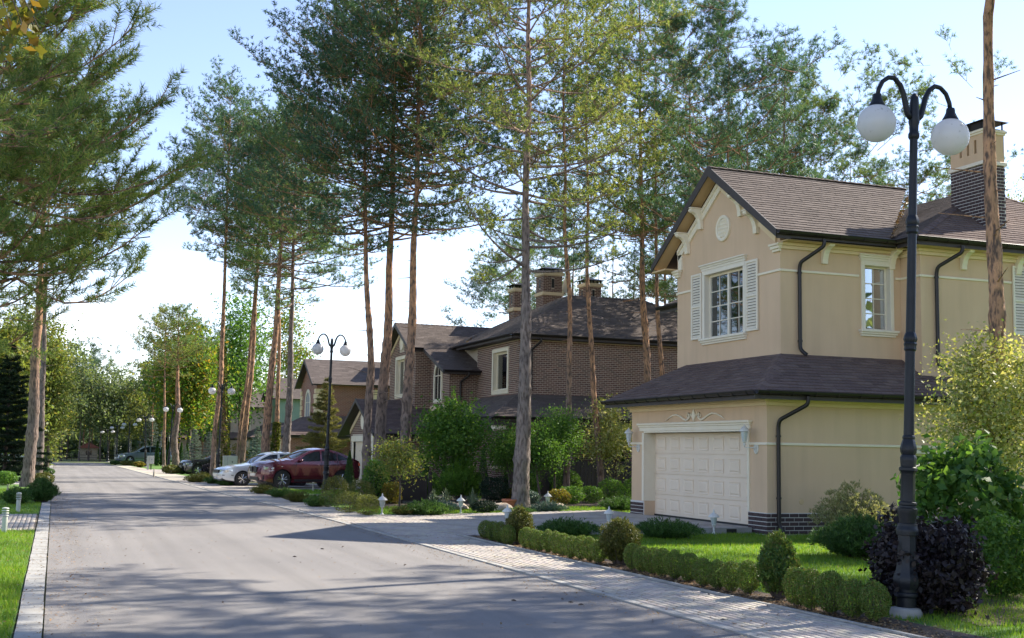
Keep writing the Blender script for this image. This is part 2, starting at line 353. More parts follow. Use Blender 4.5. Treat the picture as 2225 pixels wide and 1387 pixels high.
def leaves(P, size, rs, N=None, flat=.5, aspect=.6):
    """rhombic leaves at points P; N preferred normals"""
    n = len(P); nn = unit(rs.randn(n, 3)*(1-flat) + (N if N is not None else np.array([0, 0, 1.]))*flat)
    a = unit(np.cross(nn, rs.randn(n, 3))); b = np.cross(nn, a); s = size*(.6+.8*rs.rand(n, 1))
    V = np.empty((n, 4, 3), np.float32); V[:, 0] = P-a*s*.5; V[:, 1] = P+b*s*.5*aspect; V[:, 2] = P+a*s*.5-nn*s*.12; V[:, 3] = P-b*s*.5*aspect
    return V.reshape(-1, 3), np.arange(n*4).reshape(-1, 4)
def cat(parts):
    Vs, Fs, o = [], [], 0
    for V, F in parts: Vs.append(V); Fs.append(F+o); o += len(V)
    return np.concatenate(Vs), np.concatenate(Fs)

# ------------------------------------------------------------------ trees
def pine_meshes(H, zc, R, seed, r0=.2, path=None, dens=1., nmat=None, bmat=None, nl=.125, nw=.028, kn=10, stub=True, top=.34, twigs=True, side=None, sstep=.125):
    rs = np.random.RandomState(seed); rr = random.Random(seed)
    if path is None:
        a, b = rr.uniform(-.4, .4), rr.uniform(-.3, .3)
        path = lambda z: (a*math.sin(z/H*2.6)+b*z/H*.8, b*math.sin(z/H*2.)-a*z/H*.6)
    P = lambda z: Vector((*path(z), z))
    rad_ = lambda z: max(r0*(1-.55*min(z/zc, 1.)**1.2)*(1-.93*max(0, (z-zc)/(H-zc))**1.1)*(1+.35*math.exp(-z/.35)), .012)
    mb = MB(); zs = []; z = 0.
    while z < H: zs.append(z); z += .13 if z < 7 else .3
    zs.append(H); knots = [rr.uniform(1, H) for _ in range(int(H*.9))]
    mb.tube([P(z)-Vector((0, 0, .15 if z == 0 else 0)) for z in zs], [rad_(z)*(1+.05*rr.uniform(-1, 1)+.16*max([math.exp(-((z-k)/.12)**2) for k in knots])) for z in zs], 13, jit=.045)
    if stub:
        for _ in range(int(zc*1.6)):
            z = rr.uniform(zc*.35, zc); a = rr.uniform(0, 2*PI); l = rr.uniform(.1, .9) if rr.random() < .35 else rr.uniform(.05, .2)
            d = Vector((math.cos(a), math.sin(a), rr.uniform(-.1, .3))); mb.tube([P(z), P(z)+d*(rad_(z)+l)], [.02, .006], 4)
    S0, SD = [], []
    z = zc; w = 0
    while z < H-.15:
        u = (z-zc)/(H-zc); nb = rr.randint(3, 5) if u > .12 else rr.randint(2, 3)
        nb = max(2, int(nb*dens+.5)) if u < .9 else 3; a0 = rr.uniform(0, 2*PI)
        for k in range(nb):
            a = a0+2*PI*k/nb+rr.uniform(-.4, .4)
            prof = (.7+.3*min(u/.25, 1))*(1-max(0, (u-.35)/.65)**1.8*.84)
            Lb = R*prof*rr.choice((.4, .65, .85, 1., 1.15))*rr.uniform(.9, 1.1)
            if side is not None: Lb *= .65+.5*max(0, math.cos(a-side))
            e = rad(rr.uniform(-14, 22)+50*u*top*1.6); zb = z+rr.uniform(-.2, .2); p = P(zb); pts = [p]; dirs = []
            ca, sa = math.cos(a), math.sin(a); n = 6; bend = rr.uniform(-.25, .25)
            for i in range(n):
                ee = e + (.10*i-.18 if u < .5 else .05*i); aa = a+bend*i/n+rr.uniform(-.07, .07)
                d = Vector((math.cos(aa)*math.cos(ee), math.sin(aa)*math.cos(ee), math.sin(ee))); dirs.append(d); p = p+d*Lb/n; pts.append(p)
            rb = min(rad_(zb)*.5, .012+.011*Lb); mb.tube(pts, [rb*(1-.85*i/n) for i in range(n+1)], 5, False)
            sp_ = .27; t = rr.uniform(.38, .55)-.25*u
            while t < 1.0:
                i = min(int(t*n), n-1); q = pts[i].lerp(pts[i+1], t*n-i); d = dirs[i]; sidev = d.cross(Vector((0, 0, 1))).normalized()
                for sg in (-1, 1):
                    if rr.random() < .24: continue
                    ls = (.35+.42*Lb*(1-t)*.75+.15*rr.random())*rr.uniform(.7, 1.1); sdv = (d*rr.uniform(.4, .9)+sidev*sg*rr.uniform(.2, 1.)+Vector((0, 0, rr.uniform(-.15, 1.0)))).normalized()
                    q2 = q+sdv*ls
                    if twigs: mb.tube([q, q2], [.010, .003], 3, False)
                    m_ = max(2, int(ls/sstep)); 
                    for j in range(m_):
                        f = .3+.7*(j+rr.random())/m_; cl = .03+.10*f*(j % 3 > 0); S0.append(q+sdv*ls*f+Vector((rr.gauss(0, cl), rr.gauss(0, cl), rr.gauss(0, cl)))); 
                        SD.append(sdv*.45+Vector((rr.gauss(0, .55), rr.gauss(0, .55), rr.gauss(.4, .45))))
                t += sp_/max(Lb, .8)*rr.uniform(.8, 1.2)
            for j in range(5): S0.append(pts[-1]-dirs[-1]*.1*j); SD.append(dirs[-1]*.7+Vector((rr.gauss(0, .4), rr.gauss(0, .4), rr.gauss(.3, .3))))
        z += rr.uniform(.34, .62)*(1 if u < .7 else .7)
    S0 = np.array([tuple(v) for v in S0]); SD = np.array([tuple(v) for v in SD])
    V, F = needles(S0, SD, nl, nw, kn, rs, 1.25, .14)
    return mb.mesh('trunk', bmat or m_bark, auto=60), np_mesh('crown', V, F, nmat or m_needle)
def add_tree(name, meshes, label, cat_, loc, rotz=0, scale=1, group=None):
    t = thing(name, label, cat_, loc, group, rotz); t.scale = (scale,)*3
    put('trunk', meshes[0], t); put('crown', meshes[1], t); return t

def broad_meshes(H, zc, R, seed, leaf=.1, n=9000, lm=None, bm=None, r0=.12, clumps=90, cr_=.5, rz=None, lean=(0, 0), droop=0):
    rs = np.random.RandomState(seed); rr = random.Random(seed); mb = MB(); zc_mid = (zc+H)/2; rz = rz or (H-zc)/2
    zs = [i*H*.8/7 for i in range(8)]
    P = lambda z: Vector((lean[0]*z/H+.08*math.sin(z*1.7+seed), lean[1]*z/H+.08*math.cos(z*1.3+seed), z))
    mb.tube([P(z)-Vector((0, 0, .1 if z == 0 else 0)) for z in zs], [r0*(1-.8*z/(H*.8)) + .004 for z in zs], 8)
    Cs = []
    for i in range(clumps):
        v = rs.randn(3); v /= np.linalg.norm(v); q = rs.rand()**.45; c = np.array([v[0]*R*q, v[1]*R*q, v[2]*rz*q])
        f = 1-.25*max(0, v[2]); c[:2] *= f; c += (0, 0, zc_mid); Cs.append(c)
        if i % 2 == 0:
            z0 = max(zc*.8, min(H*.78, c[2]-.45*math.hypot(c[0], c[1])-.1)); p0 = P(z0); p2 = Vector(c)+Vector((lean[0]*c[2]/H, lean[1]*c[2]/H, 0)); p1 = p0.lerp(p2, .5)+Vector((0, 0, .1*R))
            rb = r0*.32*(1-z0/H)+.006; mb.tube([p0, p1, p2], [rb, rb*.6, .004], 4, False)
    Cs = np.array(Cs); Cs[:, 0] += lean[0]*Cs[:, 2]/H; Cs[:, 1] += lean[1]*Cs[:, 2]/H
    idx = rs.randint(0, clumps, n); g = rs.randn(n, 3)*cr_*np.array([1, 1, .62])*.55*(.6+.8*rs.rand(clumps))[idx][:, None]; Pp = Cs[idx]+g
    if droop: Pp[:, 2] -= np.abs(rs.randn(n))*droop
    V, F = leaves(Pp, leaf, rs, flat=.35)
    return mb.mesh('trunk', bm or m_bark_d, auto=60), np_mesh('crown', V, F, lm or m_leaf)

def spruce_meshes(H, R, seed, nm, kn=9, nl=.07, nw=.02, z0=.1, rows=.26):
    rs = np.random.RandomState(seed); rr = random.Random(seed); mb = MB(); mb.tube([(0, 0, -.1), (0, 0, H)], [.03*H*.4+.02, .008], 7); S, D = [], []
    z = z0
    while z < H:
        u = z/H; n = 7 if u < .7 else 5; a0 = rr.random()*6
        for k in range(n):
            a = a0+2*PI*k/n+rr.uniform(-.25, .25); Lb = R*(1-u)**.85*rr.uniform(.75, 1.1)+.05; e = rr.uniform(-.15, .2)+.3*u
            d = Vector((math.cos(a)*math.cos(e), math.sin(a)*math.cos(e), math.sin(e))); p = Vector((0, 0, z)); mb.tube([p, p+d*Lb], [.012, .004], 3, False)
            sd_ = Vector((-math.sin(a), math.cos(a), 0)); m_ = max(3, int(Lb/.06))
            for j in range(m_):
                f = .15+.85*j/m_; wv = (1-f)*Lb*.45+.03
                for sg in (-1, 0, 1): S.append(p+d*Lb*f+sd_*sg*wv*rr.random()+Vector((0, 0, -.04*abs(sg)*rr.random()))); D.append(d*.8+sd_*sg*.6+Vector((0, 0, rr.uniform(-.2, .4))))
        z += rows*rr.uniform(.8, 1.2)*(1-.4*u)
    V, F = needles(np.array([tuple(v) for v in S]), np.array([tuple(v) for v in D]), nl, nw, kn, rs, along=.06)
    return mb.mesh('trunk', m_bark_d), np_mesh('crown', V, F, nm)

def ball_mesh(rx, rz, seed, lm, n=2600, leaf=.024, lump=.09, base=.02, shape='ball'):
    """clipped or natural shrub body of small leaves: z from base to base+2*rz"""
    rs = np.random.RandomState(seed); v = unit(rs.randn(n, 3)); q = 1-.28*rs.rand(n)**2
    ph = rs.rand(6)*6; lum = 1+lump*(np.sin(5*v[:, 0]+ph[0])*np.cos(4*v[:, 1]+ph[1])+np.sin(7*v[:, 2]+ph[2])*np.sin(6*v[:, 0]+ph[3]))+lump*.5*rs.randn(n)
    if shape == 'box': v = v/np.maximum(np.abs(v).max(1, keepdims=True)**.45, .3)
    P = v*(q*lum)[:, None]*np.array([rx, rx, rz])
    if shape == 'cone': 
        h = rs.rand(n); a = rs.rand(n)*2*PI; r_ = rx*(1-h)**.75*(.55+.45*np.minimum(h/.15, 1))*(1-.3*rs.rand(n)**2)*(1+lump*np.sin(9*h*6+3*a)); P = np.stack([r_*np.cos(a), r_*np.sin(a), h*2*rz-rz], 1); v = unit(np.stack([np.cos(a), np.sin(a), .4+0*h], 1))
    P[:, 2] += rz+base; V, F = leaves(P, leaf, rs, v, .45, .6); 
    mb = MB()
    for k in range(5): a = k*1.25+seed; mb.tube([(.03*math.cos(a), .03*math.sin(a), -.05), (rx*.5*math.cos(a), rx*.5*math.sin(a), rz*1.2+base)], [.012, .004], 4, False)
    core = MB(); core.sphere((0, 0, rz+base), rx*.72, 10, 7, rz/rx)
    V2 = np.array(core.v, np.float32); mb.v += core.v*0
    return np_mesh('foliage', V, F, lm), mb.mesh('stem', m_bark_d)
def shoots_mesh(rx, h, seed, lm, n=160, kn=16, nl=.04, nw=.012, up_=.35, droop=0., wide=True):
    """spreading shrub (juniper, thuja bush) of many feathery shoots from the base"""
    rs = np.random.RandomState(seed); rr = random.Random(seed); S, D = [], []; mb = MB()
    for i in range(n):
        a = rr.uniform(0, 2*PI); q = rr.random()**.5; tip = Vector((math.cos(a)*rx*q, math.sin(a)*rx*q, h*(1-.55*q**2)*rr.uniform(.6, 1.1)))
        p0 = Vector((math.cos(a)*rx*q*.25, math.sin(a)*rx*q*.25, 0)); p1 = Vector((tip.x*.75, tip.y*.75, tip.z*(.75+.3*up_)))
        if i % 5 == 0: mb.tube([p0, p1], [.01, .004], 3, False)
        d = (tip-p0).normalized(); m_ = max(4, int((tip-p0).length*.7/.035))
        for j in range(m_):
            f = .3+.7*(j+rr.random())/m_; q_ = p0.lerp(p1, f) if f < .75 else p1.lerp(tip, (f-.75)*4)
            S.append(q_+Vector((rr.gauss(0, .02), rr.gauss(0, .02), rr.gauss(0, .015)))); D.append(d+Vector((rr.gauss(0, .4), rr.gauss(0, .4), rr.gauss(up_, .3)-droop)))
    V, F = needles(np.array([tuple(v) for v in S]), np.array([tuple(v) for v in D]), nl, nw, max(2, kn//4), rs, .7, .03)
    return np_mesh('foliage', V, F, lm), mb.mesh('stem', m_bark_d)
def blades_mesh(rx, h, seed, lm, n=60, wd=.03):
    rr = random.Random(seed); mb = MB()
    for i in range(n):
        a = rr.uniform(0, 2*PI); q = rr.random(); s = Vector((-math.sin(a), math.cos(a), 0))*wd*.5; o = Vector((math.cos(a), math.sin(a), 0))
        p0 = o*.03; p1 = o*rx*q*.55+Vector((0, 0, h*(.75-.3*q))); p2 = o*rx*q+Vector((0, 0, h*(1-.65*q)*rr.uniform(.8, 1.1)))
        mb.face([p0-s, p0+s, p1+s*.9]); mb.f[-1] = mb.f[-1]; mb.face([p0-s, p1+s*.9, p1-s*.9]); mb.face([p1-s*.9, p1+s*.9, p2])
    st = MB(); st.lathe([(.03, -.02), (.03, .06)], n=6)
    return mb.mesh('foliage', lm), st.mesh('stem', m_bark_d)
def plant(name, ms, label, cat_, loc, group=None, rotz=0, scale=(1, 1, 1)):
    t = thing(name, label, cat_, loc, group, rotz); t.scale = scale
    put('foliage', ms[0], t); put('stem', ms[1], t); return t

# ------------------------------------------------------------------ ground, road, pavement
def sheet(name, pts, z, m, kind='structure'):
    mb = MB(); mb.face([(x, y, z) for x, y in pts]); o = mb.part(name, m, kind=kind); return o
sheet('ground', [(-400, -60), (500, -60), (500, 700), (-400, 700)], -.03, m_forestfloor)
def xr(Y):   # right edge of the asphalt; the road bends gently left with distance
    return 6.18 + (0 if Y < 22 else -.0011*(Y-22)**2 if Y < 46 else -.63-.0253*2*(Y-46)*.45)
rd = MB(); ys = [-12+4*i for i in range(32)]
for a, b_ in zip(ys[:-1], ys[1:]): rd.face([(0., a, 0), (xr(a), a, 0), (xr(b_), b_, 0), (0., b_, 0)])
rd.part('road', m_asphalt, kind='structure')
# kerbs of separate concrete blocks
def kerb(name, f, y0, y1, wdt, z1, parentkind='structure', step=1.):
    k = bpy.data.objects.new(name, None); link(k); k['kind'] = parentkind
    base = MB().box(-wdt/2+.012, wdt/2-.012, -step/2+.006, step/2-.006, -.12, z1).mesh('kerb_stone', m_concrete)
    y = y0
    while y < y1:
        o = put('kerb_stone', base, k, (f(y+step/2)+rng.uniform(-.004, .004), y+step/2, rng.uniform(-.004, .004))); 
        o.rotation_euler[2] = -math.atan((f(y+step)-f(y))/step)
        y += step
    return k
kerb('kerb', lambda y: -.13, 2, 112, .25, .016)
kerb('kerb', lambda y: xr(y)+.07, 2, 100, .135, .018)
kerb('kerb', lambda y: (7.62 if y > 14 else 7.62+.02*(14-y)) , 4, 22.6, .07, .03)
# pavers: 0.2 x 0.1 m clay pavers running along the road; nearest ones are single parts
def paver_mesh(l, w_, h=.05):
    b = .006; V = [(-l/2, -w_/2, 0), (l/2, -w_/2, 0), (l/2, w_/2, 0), (-l/2, w_/2, 0), (-l/2+b, -w_/2+b, h), (l/2-b, -w_/2+b, h), (l/2-b, w_/2-b, h), (-l/2+b, w_/2-b, h)]
    F = [(4, 5, 6, 7), (0, 1, 5, 4), (1, 2, 6, 5), (2, 3, 7, 6), (3, 0, 4, 7)]; return V, F
def pavers(name, x0f, x1f, y0, y1, zf, single=0, ow=.1, ol=.2):
    root = bpy.data.objects.new(name, None); link(root); root['kind'] = 'structure'
    bed = MB(); n = max(2, int((y1-y0)/2)); 
    yy = [y0+(y1-y0)*i/n for i in range(n+1)]
    for a, b_ in zip(yy[:-1], yy[1:]):
        for k in range(6):
            p = lambda y, f: (x0f(y)+(x1f(y)-x0f(y))*f, y, zf(x0f(y)+(x1f(y)-x0f(y))*f)-.001)
            bed.face([p(a, k/6), p(a, (k+1)/6), p(b_, (k+1)/6), p(b_, k/6)])
    bed.part('joint_sand', m_joint, root)
    V0, F0 = paver_mesh(ow-.008, ol-.008, .014); V0 = np.array(V0); F0 = np.array(F0); me = np_mesh('paver', V0, F0, m_paver)
    C = []
    row = 0; x = min(x0f(y0), x0f(y1)); xe = max(x1f(y0), x1f(y1))
    while x < xe:
        y = y0+(ol/2 if row % 2 else 0)
        while y < y1-ol*.5:
            xc, yc = x+ow/2, y+ol/2
            if x0f(yc)+ow*.3 < xc < x1f(yc)-ow*.3: C.append((xc, yc, zf(xc)+rng.uniform(-.002, .002)))
            y += ol
        x += ow; row += 1
    C.sort(key=lambda c: c[1])
    for c in C[:single]:
        o = put('paver', me, root, c); o.rotation_euler = (rng.gauss(0, .01), rng.gauss(0, .01), rng.gauss(0, .008))
    C = np.array(C[single:])
    if len(C):
        V = (V0[None]+C[:, None]).reshape(-1, 3); F = (F0[None]+(np.arange(len(C))*8)[:, None, None]).reshape(-1, 4)
        put('pavers', np_mesh('pavers', V, F, m_paver), root, kind='stuff')
    return root
inner = lambda y: xr(y)+.145
outer = lambda y: 7.58 if y > 14 else 7.58+.02*(14-y)
pavers('pavement', inner, lambda y: outer(y), 8.6, 23.0, lambda x: .002, 300)
zd = lambda x: .004+max(0, min(1, (x-9)/5))*.10
pavers('driveway', lambda y: 7.6, lambda y: 14.28, 23.0, 30.2, lambda x: zd(x))
pavers('pavement', inner, lambda y: 7.6, 23.0, 60.0, lambda x: .002)
pavers('driveway', lambda y: 7.6, lambda y: 13.4, 48.6, 55.5, lambda x: .006)
sheet('pavement', [(inner(60), 60), (7.2, 60), (inner(100)+1.1, 100), (inner(100), 100)], .004, m_paver)
sheet('driveway', [(5.6, 78), (14, 78), (14, 86), (5.2, 86)], .006, m_paver)
pavers('driveway', lambda y: -7, lambda y: -.27, 25.4, 30.9, lambda x: .004)
sheet('driveway', [(-9, 53), (-.27, 53), (-.27, 60), (-9, 60)], .006, m_paver)
# apron edge stone in front of the garage
ae = MB(); ae.box(12.9, 14.25, 22.90, 23.0, -.02, .125); ae.box(10.4, 12.86, 22.92, 23.0, -.02, .07); ae.part('apron_kerb', m_concrete, kind='structure')
drn = MB(); drn.box(13.62, 13.86, 22.885, 22.90, .0, .10); drn.part('drain_grate', m_plastic, kind='structure')
# lawns with real blades
def lawn(polys, dens, seed, z=.0, h=.045, wd=.007, tri=True):
    rs = np.random.RandomState(seed); out = []
    for (x0, x1, y0, y1, dn) in polys:
        n = int((x1-x0)*(y1-y0)*dens*dn); P = np.stack([x0+rs.rand(n)*(x1-x0), y0+rs.rand(n)*(y1-y0), np.full(n, z)], 1); out.append(P)
    return np.concatenate(out)
def blades(P, h, wd, seed, name, m):
    rs = np.random.RandomState(seed); n = len(P); a = rs.rand(n)*2*PI; s = np.stack([np.cos(a), np.sin(a), 0*a], 1)*wd*.5
    ln = rs.randn(n, 3)*h*.35; hh = h*(.6+.8*rs.rand(n)); V = np.empty((n, 3, 3), np.float32)
    V[:, 0] = P-s; V[:, 1] = P+s; V[:, 2] = P+ln; V[:, 2, 2] = P[:, 2]+hh
    return put(name, np_mesh(name, V.reshape(-1, 3), np.arange(3*n).reshape(-1, 3), m), kind='stuff')
sheet('lawn_ground', [(7.66, 8), (40, 8), (40, 22.85), (7.66, 22.85)], -.004, m_turf)
sheet('lawn_ground', [(7.65, 30.25), (14, 30.25), (22, 34), (22, 46), (7.65, 48.4)], -.004, m_turf)
sheet('lawn_ground', [(-30, 2), (-.26, 2), (-.26, 25.35), (-30, 25.35)], .0, m_turf)
sheet('lawn_ground', [(-30, 31), (-.26, 31), (-.26, 110), (-30, 110)], .0, m_turf)
sheet('lawn_ground', [(7.3, 60), (30, 60), (30, 112), (5, 112)], -.004, m_turf)
Pg = lawn([(8.3, 14.2, 11.5, 22.8, 1.), (14.2, 19, 17, 22.2, .8), (8.4, 14, 8.8, 11.5, 1.2)], 950, 3)
blades(Pg, .05, .009, 4, 'grass', m_grass)
Pg = lawn([(-3.6, -.27, 10.5, 18, 2.), (-4.5, -.27, 18, 25.3, 1.), (-6, -.27, 31, 48, .45)], 850, 5, .002)
blades(Pg, .055, .009, 6, 'grass', m_grass)
Pg = lawn([(8.0, 14, 30.4, 34.5, 1.), (14, 16.6, 31.4, 34.5, 1.), (8.1, 11.8, 44, 48.4, .7)], 420, 8)
blades(Pg, .055, .014, 9, 'grass', m_grass)
# planting beds under the hedge with bark litter
bd = MB(); bd.face([(7.66, 8.6, .004), (8.42, 8.6, .004), (8.3, 14, .004), (8.45, 22.6, .004), (7.66, 22.9, .004)]); bd.part('hedge_bed', m_soil, kind='structure')
bd = MB(); bd.face([(8.9, 10.0, .006), (14, 10.0, .006), (15, 13.5, .006), (9.6, 13.2, .006)]); bd.part('shrub_bed', m_soil, kind='structure')
bd = MB(); bd.face([(8.4, 33.3, .004), (18, 33.9, .004), (20, 44, .004), (8.6, 43.5, .004)]); bd.part('garden_bed', m_soil, kind='structure')
def litter(name, boxes, seed, size=.04, m=m_litter, z=.015):
    rs = np.random.RandomState(seed); Ps = []
    for (x0, x1, y0, y1, n) in boxes: Ps.append(np.stack([x0+rs.rand(n)*(x1-x0), y0+rs.rand(n)*(y1-y0), z+rs.rand(n)*.012], 1))
    V, F = leaves(np.concatenate(Ps), size, rs, flat=.85, aspect=.55); put(name, np_mesh(name, V, F, m), kind='stuff')
litter('bark_litter', [(7.66, 8.1, 8.8, 22.6, 5200), (8.1, 8.45, 9, 22.5, 900), (9.2, 13, 10.1, 12.5, 2500)], 11)
litter('fallen_leaves', [(0.05, .8, 12, 40, 500), (.1, 2.5, 20, 60, 260), (5.9, 6.5, 9, 30, 420), (6.5, 7.55, 10, 24, 90), (.3, 6, 8, 40, 70), (-.3, 0, 10, 30, 200), (-2.5, -.3, 10, 25, 900), (-.9, -.28, 10, 25, 500), (8.4, 14, 12, 22, 120)], 12, .035, z=.022)

cn = MB()
for (x, y) in ((1240, 1312), (1222, 1305), (1116, 1308), (1262, 1317), (880, 1230), (1571, 1351), (745, 1190), (1310, 1290), (1075, 1213), (640, 1212), (700, 1195), (1192, 1248), (1540, 1295)):
    p = G(x, y); a = rng.uniform(0, 3); d = Vector((math.cos(a), math.sin(a), 0)); cn.tube([p-d*.03+Vector((0, 0, .015)), p+Vector((0, 0, .02)), p+d*.03+Vector((0, 0, .018))], [.005, .012, .004], 6)
cn.part('fallen_cones', m_bark_d, kind='stuff')
litter('needle_litter', [(.02, .5, 9, 45, 1500), (5.6, 6.15, 9, 40, 1300), (-.3, 0.02, 9, 40, 500), (6.35, 7.5, 9, 22, 700), (.5, 5.6, 9, 30, 500)], 13, .03, z=.012)

# ------------------------------------------------------------------ building helpers
def clip(poly, lines):   # poly [(u,v)], lines: convex polygon ccw
    out = poly; n = len(lines)
    for i in range(n):
        (ax, ay), (bx, by) = lines[i], lines[(i+1) % n]; ins = lambda p: (bx-ax)*(p[1]-ay)-(by-ay)*(p[0]-ax)
        res = []
        for j in range(len(out)):
            p, q = out[j], out[(j+1) % len(out)]; a, b_ = ins(p), ins(q)
            if a >= 0: res.append(p)
            if (a >= 0) != (b_ >= 0): t = a/(a-b_); res.append((p[0]+(q[0]-p[0])*t, p[1]+(q[1]-p[1])*t))
        out = res
        if len(out) < 3: return []
    return out
def area(poly): return abs(sum(poly[i][0]*poly[(i+1) % len(poly)][1]-poly[(i+1) % len(poly)][0]*poly[i][1] for i in range(len(poly))))/2
TABS = {}
def roof_slope(parent, pts, m, row=.145, tab=.32, single=0, thick=.06, deck=None, seed=1):
    """pts: planar polygon, pts[0]->pts[1] the eave seen from outside left to right; laid with separate shingle tabs"""
    rr = random.Random(seed); P = [Vector(p) for p in pts]; u = (P[1]-P[0]).normalized(); n = u.cross(P[-1]-P[0]).normalized()
    if n.z < 0: n = -n
    v = n.cross(u).normalized(); 
    if v.dot(P[-1]-P[0]) < 0: v = -v
    uv = [((p-P[0]).dot(u), (p-P[0]).dot(v)) for p in P]
    s = sum(uv[i][0]*uv[(i+1) % len(uv)][1]-uv[(i+1) % len(uv)][0]*uv[i][1] for i in range(len(uv)))
    if s < 0: uv = uv[::-1]
    mb = MB(); mb.prism(pts, -n*thick); mb.part('roof_deck', deck or m_fascia, parent)
    at = lambda a, b_, h: P[0]+u*a+v*b_+n*h
    st = MB(); full = []; u0 = min(p[0] for p in uv); u1 = max(p[0] for p in uv); v1 = max(p[1] for p in uv); i = 0
    while i*row < v1:
        a = u0-rr.random()*tab
        while a < u1:
            tw = tab*rr.uniform(.75, 1.2); dv = rr.choice((0, 0, -.022)); sh = rr.uniform(.0, .05)
            q = [(a, i*row+dv), (a+tw-.006, i*row+dv), (a+tw-.006+sh, (i+1)*row+.01), (a+sh*.6, (i+1)*row+.01)]
            c = clip([(max(x, -99), max(y, 0)) for x, y in q], uv)
            if c and area(c) > .002:
                fl = len(c) == 4 and area(c) > tw*row*.85
                V = [at(x, y, .004+.014*(1-(y-i*row)/row)) for x, y in c]; lo = [at(x, y, .002) for x, y in c]
                if fl and single: full.append((V, lo))
                else:
                    b0 = len(st.v); k = len(c); st.v += [tuple(p) for p in V+lo]; st.f.append(tuple(range(b0, b0+k)))
                    for j in range(k): j2 = (j+1) % k; st.f.append((b0+j, b0+k+j, b0+k+j2, b0+j2))
            a += tw
        i += 1
    camp = Vector((0, 0, CH))
    if full: full.sort(key=lambda t: (t[0][0]-camp).length)
    for kx, (V, lo) in enumerate(full):
        if kx < single:
            c0 = V[0]; o = MB(); o.v = [tuple(p-c0) for p in V+lo]; o.f = [(0, 1, 2, 3), (0, 4, 5, 1), (1, 5, 6, 2), (2, 6, 7, 3), (3, 7, 4, 0)]
            put('shingle', o.mesh('shingle', m), parent, c0-rootloc(parent))
        else:
            b0 = len(st.v); st.v += [tuple(p) for p in V+lo]; st.f += [(b0, b0+1, b0+2, b0+3)]+[(b0+j, b0+4+j, b0+4+(j+1) % 4, b0+(j+1) % 4) for j in range(4)]
    if st.f: st.part('shingles', m, parent, kind='stuff')
def cap(parent, a, b_, m, w_=.13, name='ridge_cap', step=.26, dn=.05):
    a, b_ = Vector(a), Vector(b_); d = (b_-a).normalized(); s = d.cross(Vector((0, 0, 1))).normalized(); L_ = (b_-a).length; mb = MB(); n = int(L_/step)
    for i in range(n):
        p, q = a+d*i*L_/n, a+d*(i+1.08)*L_/n; hh = Vector((0, 0, .028)); lo = Vector((0, 0, -dn)); z1 = Vector((0, 0, .012))
        mb.face([p-s*w_+lo+hh*.6, p+hh, q+z1, q-s*w_+lo]); mb.face([p+hh, p+s*w_+lo+hh*.6, q+s*w_+lo, q+z1])
        mb.face([p-s*w_+lo, p+s*w_+lo, p+s*w_+lo+hh*.6, p+hh, p-s*w_+lo+hh*.6])
    mb.part(name, m, parent, kind='stuff')
def bricks(parent, org, ud, nd, u0, u1, z0, z1, m, L_=.215, H_=.075, j=.016, poly=None, holes=(), single=0, proud=.012, single_by=None):
    """running bond of separate bricks on the plane org + u*ud, facing nd"""
    org, ud, nd = Vector(org), Vector(ud), Vector(nd); B = []; r = 0; z = z0+j*.5
    while z+H_*.5 < z1:
        zt = min(z+H_, z1-j*.3); a = u0-(0 if r % 2 else (L_+j)/2)
        while a < u1:
            x0, x1 = max(a, u0), min(a+L_, u1); a += L_+j
            if x1-x0 < .03: continue
            ok = all(not (x1 > h[0]-.004 and x0 < h[1]+.004 and zt > h[2] and z < h[3]) for h in holes)
            if not ok:
                for h in holes:
                    if zt > h[2] and z < h[3]:
                        if x0 < h[0]-.03 < x1: x1 = h[0]-.006; ok = True
                        elif x0 < h[1]+.03 < x1: x0 = h[1]+.006; ok = True
                if not ok or x1-x0 < .03: continue
            if poly and len(clip([(x0, z), (x1, z), (x1, zt), (x0, zt)], poly)) < 3: continue
            if poly and area(clip([(x0, z), (x1, z), (x1, zt), (x0, zt)], poly)) < .9*(x1-x0)*(zt-z): 
                c = clip([(x0, z), (x1, z), (x1, zt), (x0, zt)], poly); x0, x1 = min(p[0] for p in c)+.01, max(p[0] for p in c)-.03
                if x1-x0 < .04: continue
            B.append((x0, x1, z, zt))
        z += H_+j; r += 1
    if single: B.sort(key=lambda b_: (org+ud*b_[0]+Vector((0, 0, b_[2]))-Vector((0, 0, CH))).length)
    st = MB()
    def verts(b_, o0):
        x0, x1, a, c = b_; return [tuple(org+ud*x+Vector((0, 0, zz))+nd*h-o0) for h, e in ((0, 0), (proud, .003)) for x, zz in ((x0+e, a+e), (x1-e, a+e), (x1-e, c-e), (x0+e, c-e))]
    F = [(4, 5, 6, 7), (0, 1, 5, 4), (1, 2, 6, 5), (2, 3, 7, 6), (3, 0, 4, 7)]
    if ud.cross(Vector((0, 0, 1))).dot(nd) < 0: F = [f[::-1] for f in F]
    rl = rootloc(parent); cache = {}
    for k, b_ in enumerate(B):
        if k < single:
            c0 = org+ud*b_[0]+Vector((0, 0, b_[2])); key = (round(b_[1]-b_[0], 3), round(b_[3]-b_[2], 3))
            if key not in cache:
                o = MB(); o.v = verts(b_, c0); o.f = F; cache[key] = o.mesh('brick', m)
            put('brick', cache[key], parent, c0-rl)
        else: b0 = len(st.v); st.v += verts(b_, Vector((0, 0, 0))); st.f += [tuple(b0+i for i in f) for f in F]
    if st.f: st.part('bricks', m, parent, kind='stuff')
    return len(B)
